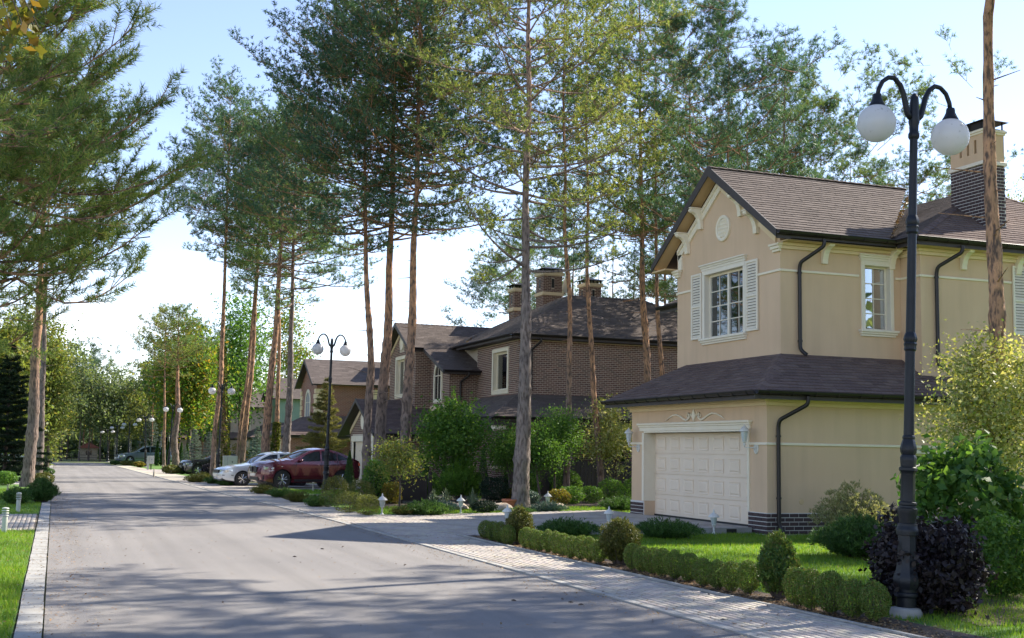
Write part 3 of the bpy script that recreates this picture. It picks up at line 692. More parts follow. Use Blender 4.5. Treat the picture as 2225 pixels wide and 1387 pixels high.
def gutter(parent, a, b_, out, r=.075, clips=True, name='gutter', z=-.02):
    a, b_, out = Vector(a), Vector(b_), Vector(out); d = (b_-a).normalized(); mb = MB(); n = 7; c = []
    for p in (a, b_):
        for rr_ in (r, r-.012):
            for k in range(n): th = PI*k/(n-1); c.append(p+out*(r-math.cos(th)*rr_)+Vector((0, 0, z-math.sin(th)*rr_*1.05)))
    mb.v = [tuple(p) for p in c]
    for k in range(n-1): mb.f.append((k, k+1, 2*n+k+1, 2*n+k)); mb.f.append((n+k, 3*n+k, 3*n+k+1, n+k+1))
    mb.f.append((0, 2*n, 3*n, n)); mb.f.append((n-1, 2*n-1, 4*n-1, 3*n-1)); mb.f.append(tuple(list(range(0, n))+list(range(2*n-1, n-1, -1)))); mb.f.append(tuple(list(range(2*n, 3*n))+list(range(4*n-1, 3*n-1, -1))))
    mb.tube([a+out*2*r+Vector((0, 0, z)), b_+out*2*r+Vector((0, 0, z))], .012, 6)
    mb.part(name, m_dark, parent, auto=40)
    fb = MB(); q = out*.022; fb.prism([a-out*.0+Vector((0, 0, .0)), b_+Vector((0, 0, .0)), b_+Vector((0, 0, -.19)), a+Vector((0, 0, -.19))], -q); fb.part('fascia_board', m_fascia, parent)
    if clips:
        L_ = (b_-a).length; n = max(1, int(L_/.55))
        for i in range(n):
            p = a+d*(i+.5)*L_/n; cb = MB(); 
            cb.tube([p+out*(r-math.cos(PI*k/6)*(r+.006))+Vector((0, 0, z-math.sin(PI*k/6)*(r+.008)*1.05)) for k in range(7)], .009, 4)
            cb.part('gutter_bracket', m_dark, parent)
def pipe(parent, pts, r=.045, clamps=(), name='downspout'):
    P = [Vector(p) for p in pts]; out = [P[0]]
    for i in range(1, len(P)-1):
        a = (P[i-1]-P[i]).normalized(); b_ = (P[i+1]-P[i]).normalized(); k = min(.09, (P[i-1]-P[i]).length*.45, (P[i+1]-P[i]).length*.45)
        for t in (0, .33, .66, 1): out.append((P[i]+a*k)*(1-t)**2+P[i]*2*t*(1-t)+(P[i]+b_*k)*t*t)
    out.append(P[-1]); o = MB().tube(out, r, 12).part(name, m_dark, parent, smooth=False, auto=50)
    for c in clamps:
        c = Vector(c); MB().lathe([(r+.004, -.02), (r+.012, -.02), (r+.012, .02), (r+.004, .02)], c, 12).part('pipe_clamp', m_dark, parent)
def window_panes(parent, u0, u1, z0, z1, P, nd, cols, rows, fw_=.05, mullion=0, m_fr=None, room=.5, curtain=False, bar=.022):
    """P(u,z,depth) -> point. frame, bars, panes as separate parts"""
    m_fr = m_fr or m_white; root = MB(); bx = lambda a, b_, c, d, e, f: root.prism([P(a, c, e), P(b_, c, e), P(b_, d, e), P(a, d, e)], (P(a, c, f)-P(a, c, e)))
    w_ = MB(); 
    def add(mb_, a, b_, c, d, e, f): mb_.prism([P(a, c, e), P(b_, c, e), P(b_, d, e), P(a, d, e)], (P(a, c, f)-P(a, c, e)))
    add(w_, u0, u0+fw_, z0, z1, -.06, .0); add(w_, u1-fw_, u1, z0, z1, -.06, 0); add(w_, u0+fw_, u1-fw_, z0, z0+fw_, -.06, 0); add(w_, u0+fw_, u1-fw_, z1-fw_, z1, -.06, 0)
    secs = [(u0+fw_, u1-fw_)]
    if mullion:
        um = (u0+u1)/2; add(w_, um-fw_*.7, um+fw_*.7, z0+fw_, z1-fw_, -.06, .004); secs = [(u0+fw_, um-fw_*.7), (um+fw_*.7, u1-fw_)]
    wo = w_.part('window_frame', m_fr, parent)
    for (a, b_) in secs:
        bars = MB(); zz0, zz1 = z0+fw_, z1-fw_
        for c in range(1, cols): x = a+(b_-a)*c/cols; add(bars, x-bar/2, x+bar/2, zz0, zz1, -.045, -.018)
        for r in range(1, rows): z = zz0+(zz1-zz0)*r/rows; add(bars, a, b_, z-bar/2, z+bar/2, -.043, -.015)
        if bars.f: bars.part('glazing_bar', m_fr, wo)
        for c in range(cols):
            for r in range(rows):
                x0, x1 = a+(b_-a)*c/cols+bar*.5, a+(b_-a)*(c+1)/cols-bar*.5; y0, y1 = zz0+(zz1-zz0)*r/rows+bar*.5, zz0+(zz1-zz0)*(r+1)/rows-bar*.5
                g = MB(); g.prism([P(x0, y0, -.034), P(x1, y0, -.034), P(x1, y1, -.034), P(x0, y1, -.034)], P(0, 0, -.004)-P(0, 0, 0)); g.part('pane', m_glass, wo)
    rb = MB(); a, b_ = P(u0-.3, z0-.3, -.32), P(u1+.3, z0-.3, -.32)
    for (p, q, r_, s) in (((u0-.2, z0-.2, -.35-room), (u1+.2, z0-.2, -.35-room), (u1+.2, z1+.2, -.35-room), (u0-.2, z1+.2, -.35-room)),
                          ((u0-.2, z0-.2, -.33), (u1+.2, z0-.2, -.33), (u1+.2, z0-.2, -.35-room), (u0-.2, z0-.2, -.35-room)),
                          ((u0-.2, z1+.2, -.33), (u1+.2, z1+.2, -.33), (u1+.2, z1+.2, -.35-room), (u0-.2, z1+.2, -.35-room)),
                          ((u0-.2, z0-.2, -.33), (u0-.2, z1+.2, -.33), (u0-.2, z1+.2, -.35-room), (u0-.2, z0-.2, -.35-room)),
                          ((u1+.2, z0-.2, -.33), (u1+.2, z1+.2, -.33), (u1+.2, z1+.2, -.35-room), (u1+.2, z0-.2, -.35-room))):
        rb.face([P(*p), P(*q), P(*r_), P(*s)])
    rb.part('room_behind', m_room, parent)
    if curtain:
        cb = MB(); n = 26; xs = [u0+fw_+(u1-u0-2*fw_)*i/n for i in range(n+1)]
        for i in range(n): cb.face([P(xs[i], z0, -.065-.025*(i % 2)), P(xs[i+1], z0, -.065-.025*((i+1) % 2)), P(xs[i+1], z1, -.065-.025*((i+1) % 2)), P(xs[i], z1, -.065-.025*(i % 2))])
        cb.part('curtain', m_curtain, parent)
    return wo
def wall_open(mb, P, u0, u1, z0, z1, holes, t=.3):
    """rectangular wall on plane P(u,z,d) built round rectangular openings"""
    add = lambda a, b_, c, d: (mb.prism([P(a, c, 0), P(b_, c, 0), P(b_, d, 0), P(a, d, 0)], P(a, c, -t)-P(a, c, 0)) if b_-a > .001 and d-c > .001 else None)
    x = u0
    for (a, b_, c, d) in sorted(holes): add(x, a, z0, z1); add(a, b_, z0, c); add(a, b_, d, z1); x = b_
    add(x, u1, z0, z1)

# ------------------------------------------------------------------ ochre house (right)
X0, Y0, YL = 14.31, 22.38, 28.88         # garage front corner and far corner
XU, YU, YUL = 15.37, 23.44, 28.34        # upper storey
YM, XM = 22.72, 18.72                    # projecting main block
h1 = thing('house', 'ochre stucco two storey house with cream garage door and white shutters', 'house', (X0, Y0, 0))
F = lambda X: (lambda u, z, d: Vector((X-d, u, z)))       # facing the road (-X); u = Y
S = lambda Y: (lambda u, z, d: Vector((u, Y-d, z)))       # facing the camera (-Y); u = X
# garage storey
wl = MB(); PF = F(X0); DL, DR, DT = 28.13, 23.13, 2.21
wall_open(wl, PF, Y0, YL, .0, 2.98, [(DR, DL, -.01, DT)])
wall_open(wl, S(Y0), X0+.3, 26, .0, 2.98, [(18.15, 19.2, 1.35, 1.78)])
wl.box(X0+.3, 26, YL-.3, YL, 0, 2.98)
wl.part('lower_wall', m_stucco, h1)
# plinth of dark bricks on pale joints
pl = MB(); pl.box(X0-.02, X0+.001, Y0-.02, DR-.02, -.05, .462); pl.box(X0-.02, X0+.001, DL+.02, YL+.02, -.05, .462); pl.box(X0+.001, 26, Y0-.02, Y0+.001, -.05, .462); pl.part('plinth', m_mortar_w, h1)
bricks(h1, (X0-.02, 0, 0), (0, 1, 0), (-1, 0, 0), Y0-.032, DR-.03, .0, .465, m_brick, single=60)
bricks(h1, (X0-.02, 0, 0), (0, 1, 0), (-1, 0, 0), DL+.03, YL+.02, .06, .465, m_brick, single=30)
bricks(h1, (0, Y0-.02, 0), (1, 0, 0), (0, -1, 0), X0-.032, 22, .0, .465, m_brick, single=110)
# garage door: four sections, seven raised panels each, in a recess
XD = X0+.30; DB = .13; gd = MB(); gd.box(XD+.03, XD+.08, DR-.05, DL+.05, DB-.1, DT+.05); gdo = gd.part('garage_door', m_door, h1)
sh_ = (DT-DB)/4
for i in range(4):
    s0 = DB+i*sh_; sec = MB().box(XD, XD+.03, DR+.0, DL-.0, s0+.006, s0+sh_-.006).part('door_section', m_door, gdo)
    for k in range(7):
        w_ = (DL-DR)/7; y0 = DR+k*w_+w_*.17; y1 = DR+(k+1)*w_-w_*.17; z0, z1 = s0+sh_*.17, s0+sh_*.80; X = XD
        pm = MB(); fr = .035; A = [(y0, z0), (y1, z0), (y1, z1), (y0, z1)]; B_ = [(y0+fr, z0+fr), (y1-fr, z0+fr), (y1-fr, z1-fr), (y0+fr, z1-fr)]; D_ = [(y0+2*fr, z0+2*fr), (y1-2*fr, z0+2*fr), (y1-2*fr, z1-2*fr), (y0+2*fr, z1-2*fr)]
        lv = [(A, .0), (A, .016), (B_, .003), (D_, .020)]
        for (c, h) in lv: pm.v += [(X-h, y, z) for y, z in c]
        for l in range(3):
            for q in range(4): pm.f.append((l*4+q, l*4+(q+1) % 4, l*4+4+(q+1) % 4, l*4+4+q))
        pm.f.append((12, 13, 14, 15)); pm.f = [f[::-1] for f in pm.f]; pm.part('door_panel', m_door, gdo)
MB().box(XD-.02, XD+.03, DR, DL, DB-.03, DB+.012).part('door_seal', m_plastic, gdo)
MB().box(X0-.0, XD+.1, DR, DL, -.02, DB-.03).part('door_threshold', m_concrete, h1)
tr = MB(); tr.box(X0-.035, XD-.0, DL, DL+.10, .47, DT); tr.box(X0-.035, XD, DR-.07, DR, .47, DT); tr.box(X0-.035, XD, DR, DL, DT-.0, DT+.04); tr.box(X0+.005, XD, DL-.004, DL, .47, DT)
tr.part('door_surround', m_cream, h1, bevel=.006)
li = MB(); li.box(X0-.05, X0, DR-.12, DL+.22, DT+.04, DT+.14); li.box(X0-.075, X0, DR-.15, DL+.25, DT+.14, DT+.19); li.box(X0-.11, X0, DR-.18, DL+.28, DT+.19, DT+.245); li.part('door_lintel', m_cream, h1, bevel=.008)
# scroll ornament over the lintel
oc = (DR+DL)/2-.1; oz = DT+.30
def scroll(sg):
    pts = [(0.0+.16, .10), (.26, .02), (.36, -.015), (.5, .02), (.66, .085), (.85, .13), (1.05, .12), (1.25, .06), (1.42, -.01)]
    mb = MB(); mb.tube([(X0-.02, oc+sg*y, oz+z) for y, z in pts], [.014, .024, .028, .027, .026, .024, .021, .016, .008], 6)
    sp = [(.30+.075*(1-t/14)*math.cos(t*.62+1.9), .10+.065*(1-t/14)*math.sin(t*.62+1.9)) for t in range(12)]
    mb.tube([(X0-.02, oc+sg*.16, oz+.10)]+[(X0-.02, oc+sg*y, oz+z) for y, z in sp], [.018]+[.018-.001*i for i in range(12)], 6)
    return mb
for sg in (-1, 1): scroll(sg).part('scroll_ornament', m_cream, h1, smooth=True)
fm = MB(); b0 = [(0, .26), (.05, .17), (.085, .10), (.05, .03), (0, -.05), (-.05, .03), (-.085, .10), (-.05, .17)]
fm.prism([(X0-.035, oc+y, oz+z) for y, z in b0], (.035, 0, 0)); 
for sg in (-1, 1): fm.tube([(X0-.02, oc+sg*.06, oz+.06), (X0-.02, oc+sg*.13, oz+.12), (X0-.02, oc+sg*.15, oz+.19)], [.02, .018, .006], 5)
fm.part('finial_ornament', m_cream, h1)
# string courses and cornices
def molding(parent, pts_f, m, name):   # list of boxes
    mb = MB()
    for b_ in pts_f: mb.box(*b_)
    return mb.part(name, m, parent, bevel=.006)
molding(h1, [(X0-.035, X0, Y0-.035, DR-.07, 1.91, 1.965)], m_cream, 'string_course'); molding(h1, [(X0-.035, X0, DL+.1, YL+.03, 1.91, 1.965)], m_cream, 'string_course')
molding(h1, [(X0, 24, Y0-.035, Y0, 1.91, 1.965)], m_cream, 'string_course')
for nm_, bxs in (('cornice', [(X0-.05, X0, Y0-.05, YL+.05, 2.76, 2.84), (X0-.10, X0, Y0-.10, YL+.10, 2.84, 2.90), (X0-.14, X0, Y0-.14, YL+.14, 2.90, 2.955)]),
                 ('cornice', [(X0, 24, Y0-.05, Y0, 2.76, 2.84), (X0, 24, Y0-.10, Y0, 2.84, 2.90), (X0, 24, Y0-.14, Y0, 2.90, 2.955)])):
    molding(h1, bxs, m_cornice, nm_)
so_ = MB(); so_.box(X0-.53, X0, Y0-.53, YL+.53, 2.956, 2.975); so_.box(X0, 24, Y0-.53, Y0, 2.956, 2.975); so_.part('soffit', m_stucco_dk, h1)
# lower hipped roof
OV = .53; ez = 3.06; k3 = .585; e1 = (X0-OV, Y0-OV, ez); e2 = (X0-OV, YL+OV, ez)
zu = ez+k3*(XU-X0+OV)
roof_slope(h1, [(X0-OV, YL+OV, ez), (X0-OV, Y0-OV, ez), (XU, YU, zu), (XU, YL+OV-(XU-X0+OV), zu)], m_shingle, single=110, seed=3)
roof_slope(h1, [(X0-OV, Y0-OV, ez), (24, Y0-OV, ez), (24, YU, zu), (XU, YU, zu)], m_shingle, single=110, seed=4)
roof_slope(h1, [(17.5, YL+OV, ez), (X0-OV, YL+OV, ez), (XU, YL+OV-(XU-X0+OV), zu), (17.5, YL+OV-(XU-X0+OV), zu)], m_shingle, seed=5)
cap(h1, e1, (XU, YU, zu), m_shingle, .14, 'hip_cap'); cap(h1, e2, (XU, YL+OV-(XU-X0+OV), zu), m_shingle, .12, 'hip_cap')
gutter(h1, (X0-OV, YL+OV+.02, ez), (X0-OV, Y0-OV-.02, ez), (-1, 0, 0)); gutter(h1, (X0-OV-.1, Y0-OV, ez), (24, Y0-OV, ez), (0, -1, 0))
# upper storey
WU = dict(y0=25.0, y1=26.86, z0=4.60, z1=6.24)
wl = MB(); PU = F(XU); wall_open(wl, PU, YU, YUL, 3.2, 6.42, [(WU['y0'], WU['y1'], WU['z0'], WU['z1'])])
yc = 26.05; pr = (8.83-6.76)/3.0
g_ = [(YU, 6.42), (YUL, 6.42), (YUL, 6.6), (YUL, 8.72-pr*(YUL-yc)), (yc, 8.72), (YU, 8.72-pr*(yc-YU))]
wl.prism([(XU, y, z) for y, z in g_], (.3, 0, 0))
WS = dict(u0=17.68, u1=18.40, z0=4.66, z1=6.20)
wall_open(wl, S(YU), XU+.3, XM+.1, 3.2, 6.6, [(WS['u0'], WS['u1'], WS['z0'], WS['z1'])])
wl.box(XU+.3, 24, YUL-.3, YUL, 3.2, 6.6)
wall_open(wl, F(XM), YM, YU, 3.0, 6.7, []); wall_open(wl, S(YM), XM+.3, 28, 3.0, 6.7, [(21.95, 23.1, 4.7, 6.25)])
wl.part('upper_wall', m_stucco, h1)
molding(h1, [(XU-.035, XU, YU-.035, 24.36, 5.90, 5.955)], m_cream, 'string_course'); molding(h1, [(XU-.035, XU, 27.5, YUL+.02, 5.90, 5.955)], m_cream, 'string_course')
molding(h1, [(XU, 17.52, YU-.035, YU, 5.90, 5.955)], m_cream, 'string_course'); molding(h1, [(18.56, XM-.035, YU-.035, YU, 5.90, 5.955), (XM-.035, XM, YM-.035, YU, 5.90, 5.955), (XM, 21.4, YM-.035, YM, 5.90, 5.955)], m_cream, 'string_course')
molding(h1, [(XU-.0, XM, YU-.06, YU, 6.42, 6.50), (XU-.0, XM, YU-.11, YU, 6.50, 6.57), (XM-.06, XM, YM-.06, YU, 6.42, 6.50), (XM-.11, XM, YM-.11, YU, 6.50, 6.57), (XM, 27, YM-.06, YM, 6.42, 6.50), (XM, 27, YM-.11, YM, 6.50, 6.57)], m_cornice, 'cornice')
for (a, b_) in ((YU-.11, YU+.30), (YUL-.25, YUL+.12)):
    molding(h1, [(XU-.06, XU, a+.06, b_-.05, 6.36, 6.42), (XU-.10, XU, a+.03, b_-.02, 6.42, 6.49), (XU-.13, XU, a, b_, 6.49, 6.545)], m_cream, 'cornice_return')
# barge moulding following the gable on the left and right
for sg, yb in ((1, YUL-.10), (-1, YU+.12)):
    mb = MB(); zt = lambda y: 8.80-pr*abs(y-yc); ya = yc
    for (d, o_, wd_) in ((.05, .30, .20), (.08, .22, .10)):
        mb.prism([(XU-d, ya, zt(ya)-o_), (XU-d, yb, zt(yb)-o_), (XU-d, yb, zt(yb)-o_-wd_), (XU-d, ya, zt(ya)-o_-wd_)], (d, 0, 0))
    mb.part('gable_moulding', m_cornice if sg < 0 else m_cream, h1)
mb = MB(); mb.box(XU-.05, XU, YUL-.30, YUL-.12, 6.545, 6.95); mb.part('gable_moulding', m_cream, h1)
# scrolled brackets
def bracket(name, P, w_=.15, dp=.36, hh=.52):
    pr_ = [(0, 0), (dp+.02, 0), (dp+.02, -.05), (dp-.01, -.085), (dp-.08, -.10), (dp-.16, -.15), (dp-.22, -.24), (dp-.255, -.36), (dp-.265, -hh), (0, -hh)]
    mb = MB(); mb.prism([P(-w_/2, d, z) for d, z in pr_], P(w_/2, 0, 0)-P(-w_/2, 0, 0)); mb.prism([P(-w_/2-.02, d, z) for d, z in ((0, .03), (dp+.04, .03), (dp+.04, 0), (0, 0))], P(w_/2+.02, 0, 0)-P(-w_/2-.02, 0, 0))
    return mb.part(name, m_cream, h1, bevel=.006)
for (by, bz) in ((27.02, 7.98), (27.72, 7.44), (25.08, 7.98), (24.38, 7.44)):
    bracket('bracket', lambda s, d, z, by=by, bz=bz: Vector((XU-d, by+s, bz+z)))
for (bx_, yy) in ((16.55, YU), (18.45, YU), (19.95, YM), (21.6, YM)):
    bracket('bracket', lambda s, d, z, bx_=bx_, yy=yy: Vector((bx_+s, yy-.0-d, 6.60+z)), .15, .34, .46)
# round lattice vent
rv = MB(); rc = (XU, 25.93, 7.31); R0 = .33
rv.lathe([(R0, 0), (R0, -.05), (R0-.03, -.065), (R0-.08, -.05), (R0-.085, -.025), (.001, -.025)], rc, 32, 'x'); rvo = rv.part('round_vent', m_cream, h1, smooth=False, auto=40)
lt = MB()
for i in range(-2, 3):
    o = i*.095; hl = math.sqrt(max(.0, .24**2-o*o))
    lt.box(rc[0]-.045, rc[0]-.02, rc[1]+o-.012, rc[1]+o+.012, rc[2]-hl, rc[2]+hl); lt.box(rc[0]-.043, rc[0]-.021, rc[1]-hl, rc[1]+hl, rc[2]+o-.012, rc[2]+o+.012)
lt.part('lattice', m_cream, rvo)
# front window with head, sill, reveals and louvred shutters
def trim_window(Pf, u0, u1, z0, z1, head_ext, sill_ext, tw=.10, rev=.13):
    mb = MB(); add = lambda a, b_, c, d, e, f: mb.prism([Pf(a, c, e), Pf(b_, c, e), Pf(b_, d, e), Pf(a, d, e)], Pf(a, c, f)-Pf(a, c, e))
    add(u0-tw, u0+.004, z0, z1-.004, -rev, .04); add(u1-.004, u1+tw, z0, z1-.004, -rev, .04); add(u0-tw, u1+tw, z1-.004, z1+.11, -rev, .045)
    mb.part('window_surround', m_white, h1, bevel=.005); mb = MB(); add = lambda a, b_, c, d, e, f: mb.prism([Pf(a, c, e), Pf(b_, c, e), Pf(b_, d, e), Pf(a, d, e)], Pf(a, c, f)-Pf(a, c, e))
    he = head_ext; add(u0-tw-he*.4, u1+tw+he*.4, z1+.11, z1+.17, -.02, .06); add(u0-tw-he*.7, u1+tw+he*.7, z1+.17, z1+.22, -.02, .085); add(u0-tw-he, u1+tw+he, z1+.22, z1+.26, -.02, .12)
    mb.part('window_head', m_white, h1, bevel=.006); mb = MB(); add = lambda a, b_, c, d, e, f: mb.prism([Pf(a, c, e), Pf(b_, c, e), Pf(b_, d, e), Pf(a, d, e)], Pf(a, c, f)-Pf(a, c, e))
    se = sill_ext; add(u0-tw-se, u1+tw+se, z0-.05, z0+.003, -rev, .13); add(u0-tw-se*.7, u1+tw+se*.7, z0-.10, z0-.05, -.01, .09); add(u0-tw-se*.4, u1+tw+se*.4, z0-.15, z0-.10, -.01, .05)
    mb.part('window_sill', m_white, h1, bevel=.006)
trim_window(PU, WU['y0'], WU['y1'], WU['z0'], WU['z1'], .06, .05)
window_panes(h1, WU['y0'], WU['y1'], WU['z0'], WU['z1'], lambda u, z, d: Vector((XU+.12-d, u, z)), None, 2, 4, .06, 1, room=1.6)
PS = S(YU); trim_window(PS, WS['u0'], WS['u1'], WS['z0'], WS['z1'], .08, .08)
window_panes(h1, WS['u0'], WS['u1'], WS['z0'], WS['z1'], lambda u, z, d: Vector((u, YU+.12-d, z)), None, 2, 4, .05, 0, room=1.2)
def shutter(Pf, u0, u1, z0, z1, n=22):
    f = MB(); add = lambda mb, a, b_, c, d, e, f_: mb.prism([Pf(a, c, e), Pf(b_, c, e), Pf(b_, d, e), Pf(a, d, e)], Pf(a, c, f_)-Pf(a, c, e)); s = .055; zm = (z0+z1)/2
    for (a, b_, c, d) in ((u0, u0+s, z0, z1), (u1-s, u1, z0, z1), (u0+s, u1-s, z0, z0+s), (u0+s, u1-s, z1-s, z1), (u0+s, u1-s, zm-s*.5, zm+s*.5)): add(f, a, b_, c, d, .012, .055)
    o = f.part('shutter', m_white, h1, bevel=.003); me = None
    for (c, d) in ((z0+s, zm-s*.5), (zm+s*.5, z1-s)):
        for k in range(n//2):
            z = c+(d-c)*(k+.5)/(n//2); sl = MB(); hh = (d-c)/(n//2)*.5
            sl.prism([Pf(u0+s, z+hh*.95, .018), Pf(u1-s, z+hh*.95, .018), Pf(u1-s, z-hh*.6, .048), Pf(u0+s, z-hh*.6, .048)], Vector((0, 0, -.009))); sl.part('slat', m_white, o)
    bk = MB(); add(bk, u0+s, u1-s, z0+s, z1-s, .004, .010); bk.part('shutter_back', m_dark, o)
shutter(PU, 27.0, 27.52, 4.62, 6.32); shutter(PU, 24.34, 24.86, 4.62, 6.32)
PM = S(YM); shutter(PM, 21.42, 21.93, 4.66, 6.34)
window_panes(h1, 21.95, 23.1, 4.7, 6.25, lambda u, z, d: Vector((u, YM+.12-d, z)), None, 2, 4, .06, 1)
# small low window of the garage side (white lintel seen over the shrub)
molding(h1, [(18.08, 19.27, Y0-.05, Y0, 1.78, 1.86), (18.05, 18.15, Y0-.04, Y0, 1.35, 1.78), (19.2, 19.3, Y0-.04, Y0, 1.35, 1.78)], m_white, 'window_surround')
window_panes(h1, 18.15, 19.2, 1.35, 1.78, lambda u, z, d: Vector((u, Y0+.1-d, z)), None, 1, 1, .05, 1)
# gable roof
ev = 6.76; xf = 15.0; ya, yb = yc-3.06, yc+3.06; rz = ev+pr*3.06
v0 = (18.28, ya, ev+.02); v1 = (21.06, yc, rz)
roof_slope(h1, [(xf, ya, ev), (18.1, ya, ev), (21.06, yc, rz), (xf, yc, rz)], m_shingle2, single=80, seed=7)
roof_slope(h1, [(21, yb, ev), (xf, yb, ev), (xf, yc, rz), (21, yc, rz)], m_shingle2, seed=8)
cap(h1, (xf, yc, rz), (21.06, yc, rz), m_shingle2, .15)
mb = MB(); 
for (y_a, y_b) in ((yc, ya), (yc, yb)): mb.prism([(xf-.03, y_a, rz+.02), (xf-.03, y_b, ev+.02), (xf-.03, y_b, ev-.17), (xf-.03, y_a, rz-.24)], (.03, 0, 0))
mb.part('rake_board', m_fascia, h1)
mb = MB(); mb.prism([(xf, yc, rz-.075), (xf, yb-.05, ev-.06), (XU+.001, yb-.05, ev-.06), (XU+.001, yc, rz-.075)], (0, 0, -.03)); mb.prism([(xf, yc, rz-.075), (xf, ya+.05, ev-.06), (XU+.001, ya+.05, ev-.06), (XU+.001, yc, rz-.075)], (0, 0, -.03))
mb.box(XU, 18.6, ya+.0, YU, 6.575, 6.6); mb.box(18.3, 27, 22.3, YM, 6.575, 6.6); mb.box(XU-.37, XU+3, YUL, yb, 6.56, 6.6); mb.part('soffit', m_stucco_dk, h1)
gutter(h1, (xf-.02, ya, ev), (18.25, ya, ev), (0, -1, 0)); gutter(h1, (18.28, ya, ev), (18.28, 22.25, ev), (-1, 0, 0), clips=False); gutter(h1, (18.20, 22.27, ev), (28, 22.27, ev), (0, -1, 0))
# main hipped roof
ax, ay, az = 23.0, 25.55, 6.78+.46*(23.0-18.28); by_ = 28.2
roof_slope(h1, [(18.28, by_+3.2, 6.78), (18.28, 22.27, 6.78), (ax, ay, az), (ax, by_, az)], m_shingle2, seed=9)
roof_slope(h1, [(18.28, 22.27, 6.78), (27.7, 22.27, 6.78), (ax, ay, az)], m_shingle, single=0, seed=10)
roof_slope(h1, [(27.7, 22.27, 6.78), (27.7, by_+3.2, 6.78), (ax, by_, az), (ax, ay, az)], m_shingle2, seed=11)
roof_slope(h1, [(27.7, by_+3.2, 6.78), (18.28, by_+3.2, 6.78), (ax, by_, az)], m_shingle2, seed=12)
cap(h1, (18.28, 22.27, 6.78), (ax, ay, az), m_shingle, .14, 'hip_cap'); cap(h1, (27.7, 22.27, 6.78), (ax, ay, az), m_shingle, .14, 'hip_cap'); cap(h1, (ax, ay, az), (ax, by_, az), m_shingle2, .14)
rs_ = np.random.RandomState(5); t = rs_.rand(420, 1); Pv = np.array([18.15, 23.05, 6.80])*(1-t)+np.array([21.06, 25.9, 8.7])*t+rs_.randn(420, 3)*np.array([.03, .03, .012])+np.array([0, 0, .03])
V, F_ = leaves(Pv, .05, rs_, flat=.6); o = put('valley_litter', np_mesh('valley_litter', V-np.array(tuple(h1.location)), F_, m_litter), h1, kind='stuff')
mb = MB(); mb.box(18.9, 27.3, 28.34, 31.1, 0, 6.7); mb.box(26, 27.9, 22.9, 28.4, 0, 6.6); mb.part('rear_wall', m_stucco, h1)
# little hipped roof on the far side of the upper storey
wz = 5.78; mb = MB(); mb.box(16.3, 21, YUL, 29.6, 3.0, wz-.05); mb.part('side_wing_wall', m_stucco, h1)
roof_slope(h1, [(15.75, 30.1, wz), (15.75, YUL, wz), (17.2, YUL, wz+.8), (17.2, 28.7, wz+.8)], m_shingle2, seed=14); roof_slope(h1, [(21, 30.1, wz), (15.75, 30.1, wz), (17.2, 28.7, wz+.8), (21, 28.7, wz+.8)], m_shingle2, seed=15)
gutter(h1, (15.75, 30.1, wz), (15.75, YUL+.01, wz), (-1, 0, 0), clips=False); MB().box(15.8, 16.3, YUL+.001, 29.7, wz-.12, wz-.09).part('soffit', m_stucco_dk, h1)
# downspouts
pipe(h1, [(14.95, Y0-.60, 2.95), (14.95, Y0-.60, 2.78), (14.55, Y0-.12, 2.45), (14.55, Y0-.075, 2.30), (14.55, Y0-.075, .18), (14.62, Y0-.16, .06)], clamps=[(14.55, Y0-.075, 2.1), (14.55, Y0-.075, .78)])
pipe(h1, [(16.2, ya-.08, 6.62), (16.2, ya-.08, 6.46), (15.84, YU-.12, 6.12), (15.84, YU-.075, 5.98), (15.84, YU-.075, 4.10), (15.93, YU-.2, 3.98)], clamps=[(15.84, YU-.075, 6.0-.12), (15.84, YU-.075, 4.3)])
pipe(h1, [(19.5, 22.19, 6.62), (19.5, 22.19, 6.46), (19.12, YM-.12, 6.14), (19.12, YM-.075, 5.98), (19.12, YM-.075, 3.84), (19.2, YM-.18, 3.74)], clamps=[(19.12, YM-.075, 5.9), (19.12, YM-.075, 4.1)])
# chimney with slots and metal cowl
cx0, cx1, cy0, cy1 = 21.0, 21.66, 23.10, 24.25
mb = MB(); mb.box(cx0, cx1, cy0, cy1, 7.2, 8.93); ch = mb.part('chimney', m_mortar_w, h1)
bricks(ch, (cx0, 0, 0), (0, 1, 0), (-1, 0, 0), cy0-.012, cy1, 7.3, 8.90, m_brick, L_=.2, H_=.066, j=.016, single=110); bricks(ch, (0, cy0, 0), (1, 0, 0), (0, -1, 0), cx0-.012, cx1, 7.3, 8.90, m_brick, L_=.2, H_=.066, j=.016, single=60)
cs = MB(); slots = [(23.32, 23.40, 9.22, 9.56), (23.58, 23.66, 9.22, 9.56), (23.84, 23.92, 9.22, 9.56)]
wall_open(cs, F(cx0), cy0, cy1, 8.99, 9.68, slots, .12); cs.box(cx0+.12, cx1, cy0, cy0+.12, 8.99, 9.68); cs.box(cx0+.12, cx1, cy1-.12, cy1, 8.99, 9.68); cs.box(cx1-.12, cx1, cy0+.12, cy1-.12, 8.99, 9.68); cs.part('chimney_top', m_stucco, h1)
molding(h1, [(cx0-.05, cx1+.05, cy0-.05, cy1+.05, 8.90, 8.99)], m_white, 'chimney_band'); molding(h1, [(cx0-.03, cx1+.03, cy0-.03, cy1+.03, 9.68, 9.73), (cx0-.06, cx1+.06, cy0-.06, cy1+.06, 9.73, 9.79)], m_cream, 'chimney_band')
mb = MB(); mb.box(cx0-.02, cx1+.02, cy0-.02, cy1+.02, 9.79, 9.82)
for x in (cx0+.01, cx1-.04):
    for y in (cy0+.01, cy0+.38, cy1-.38, cy1-.04): mb.box(x, x+.03, y, y+.03, 9.82, 10.0)
mb.box(cx0, cx0+.02, cy0+.05, cy0+.36, 9.82, 10.0); mb.box(cx0, cx0+.02, cy1-.36, cy1-.05, 9.82, 10.0)
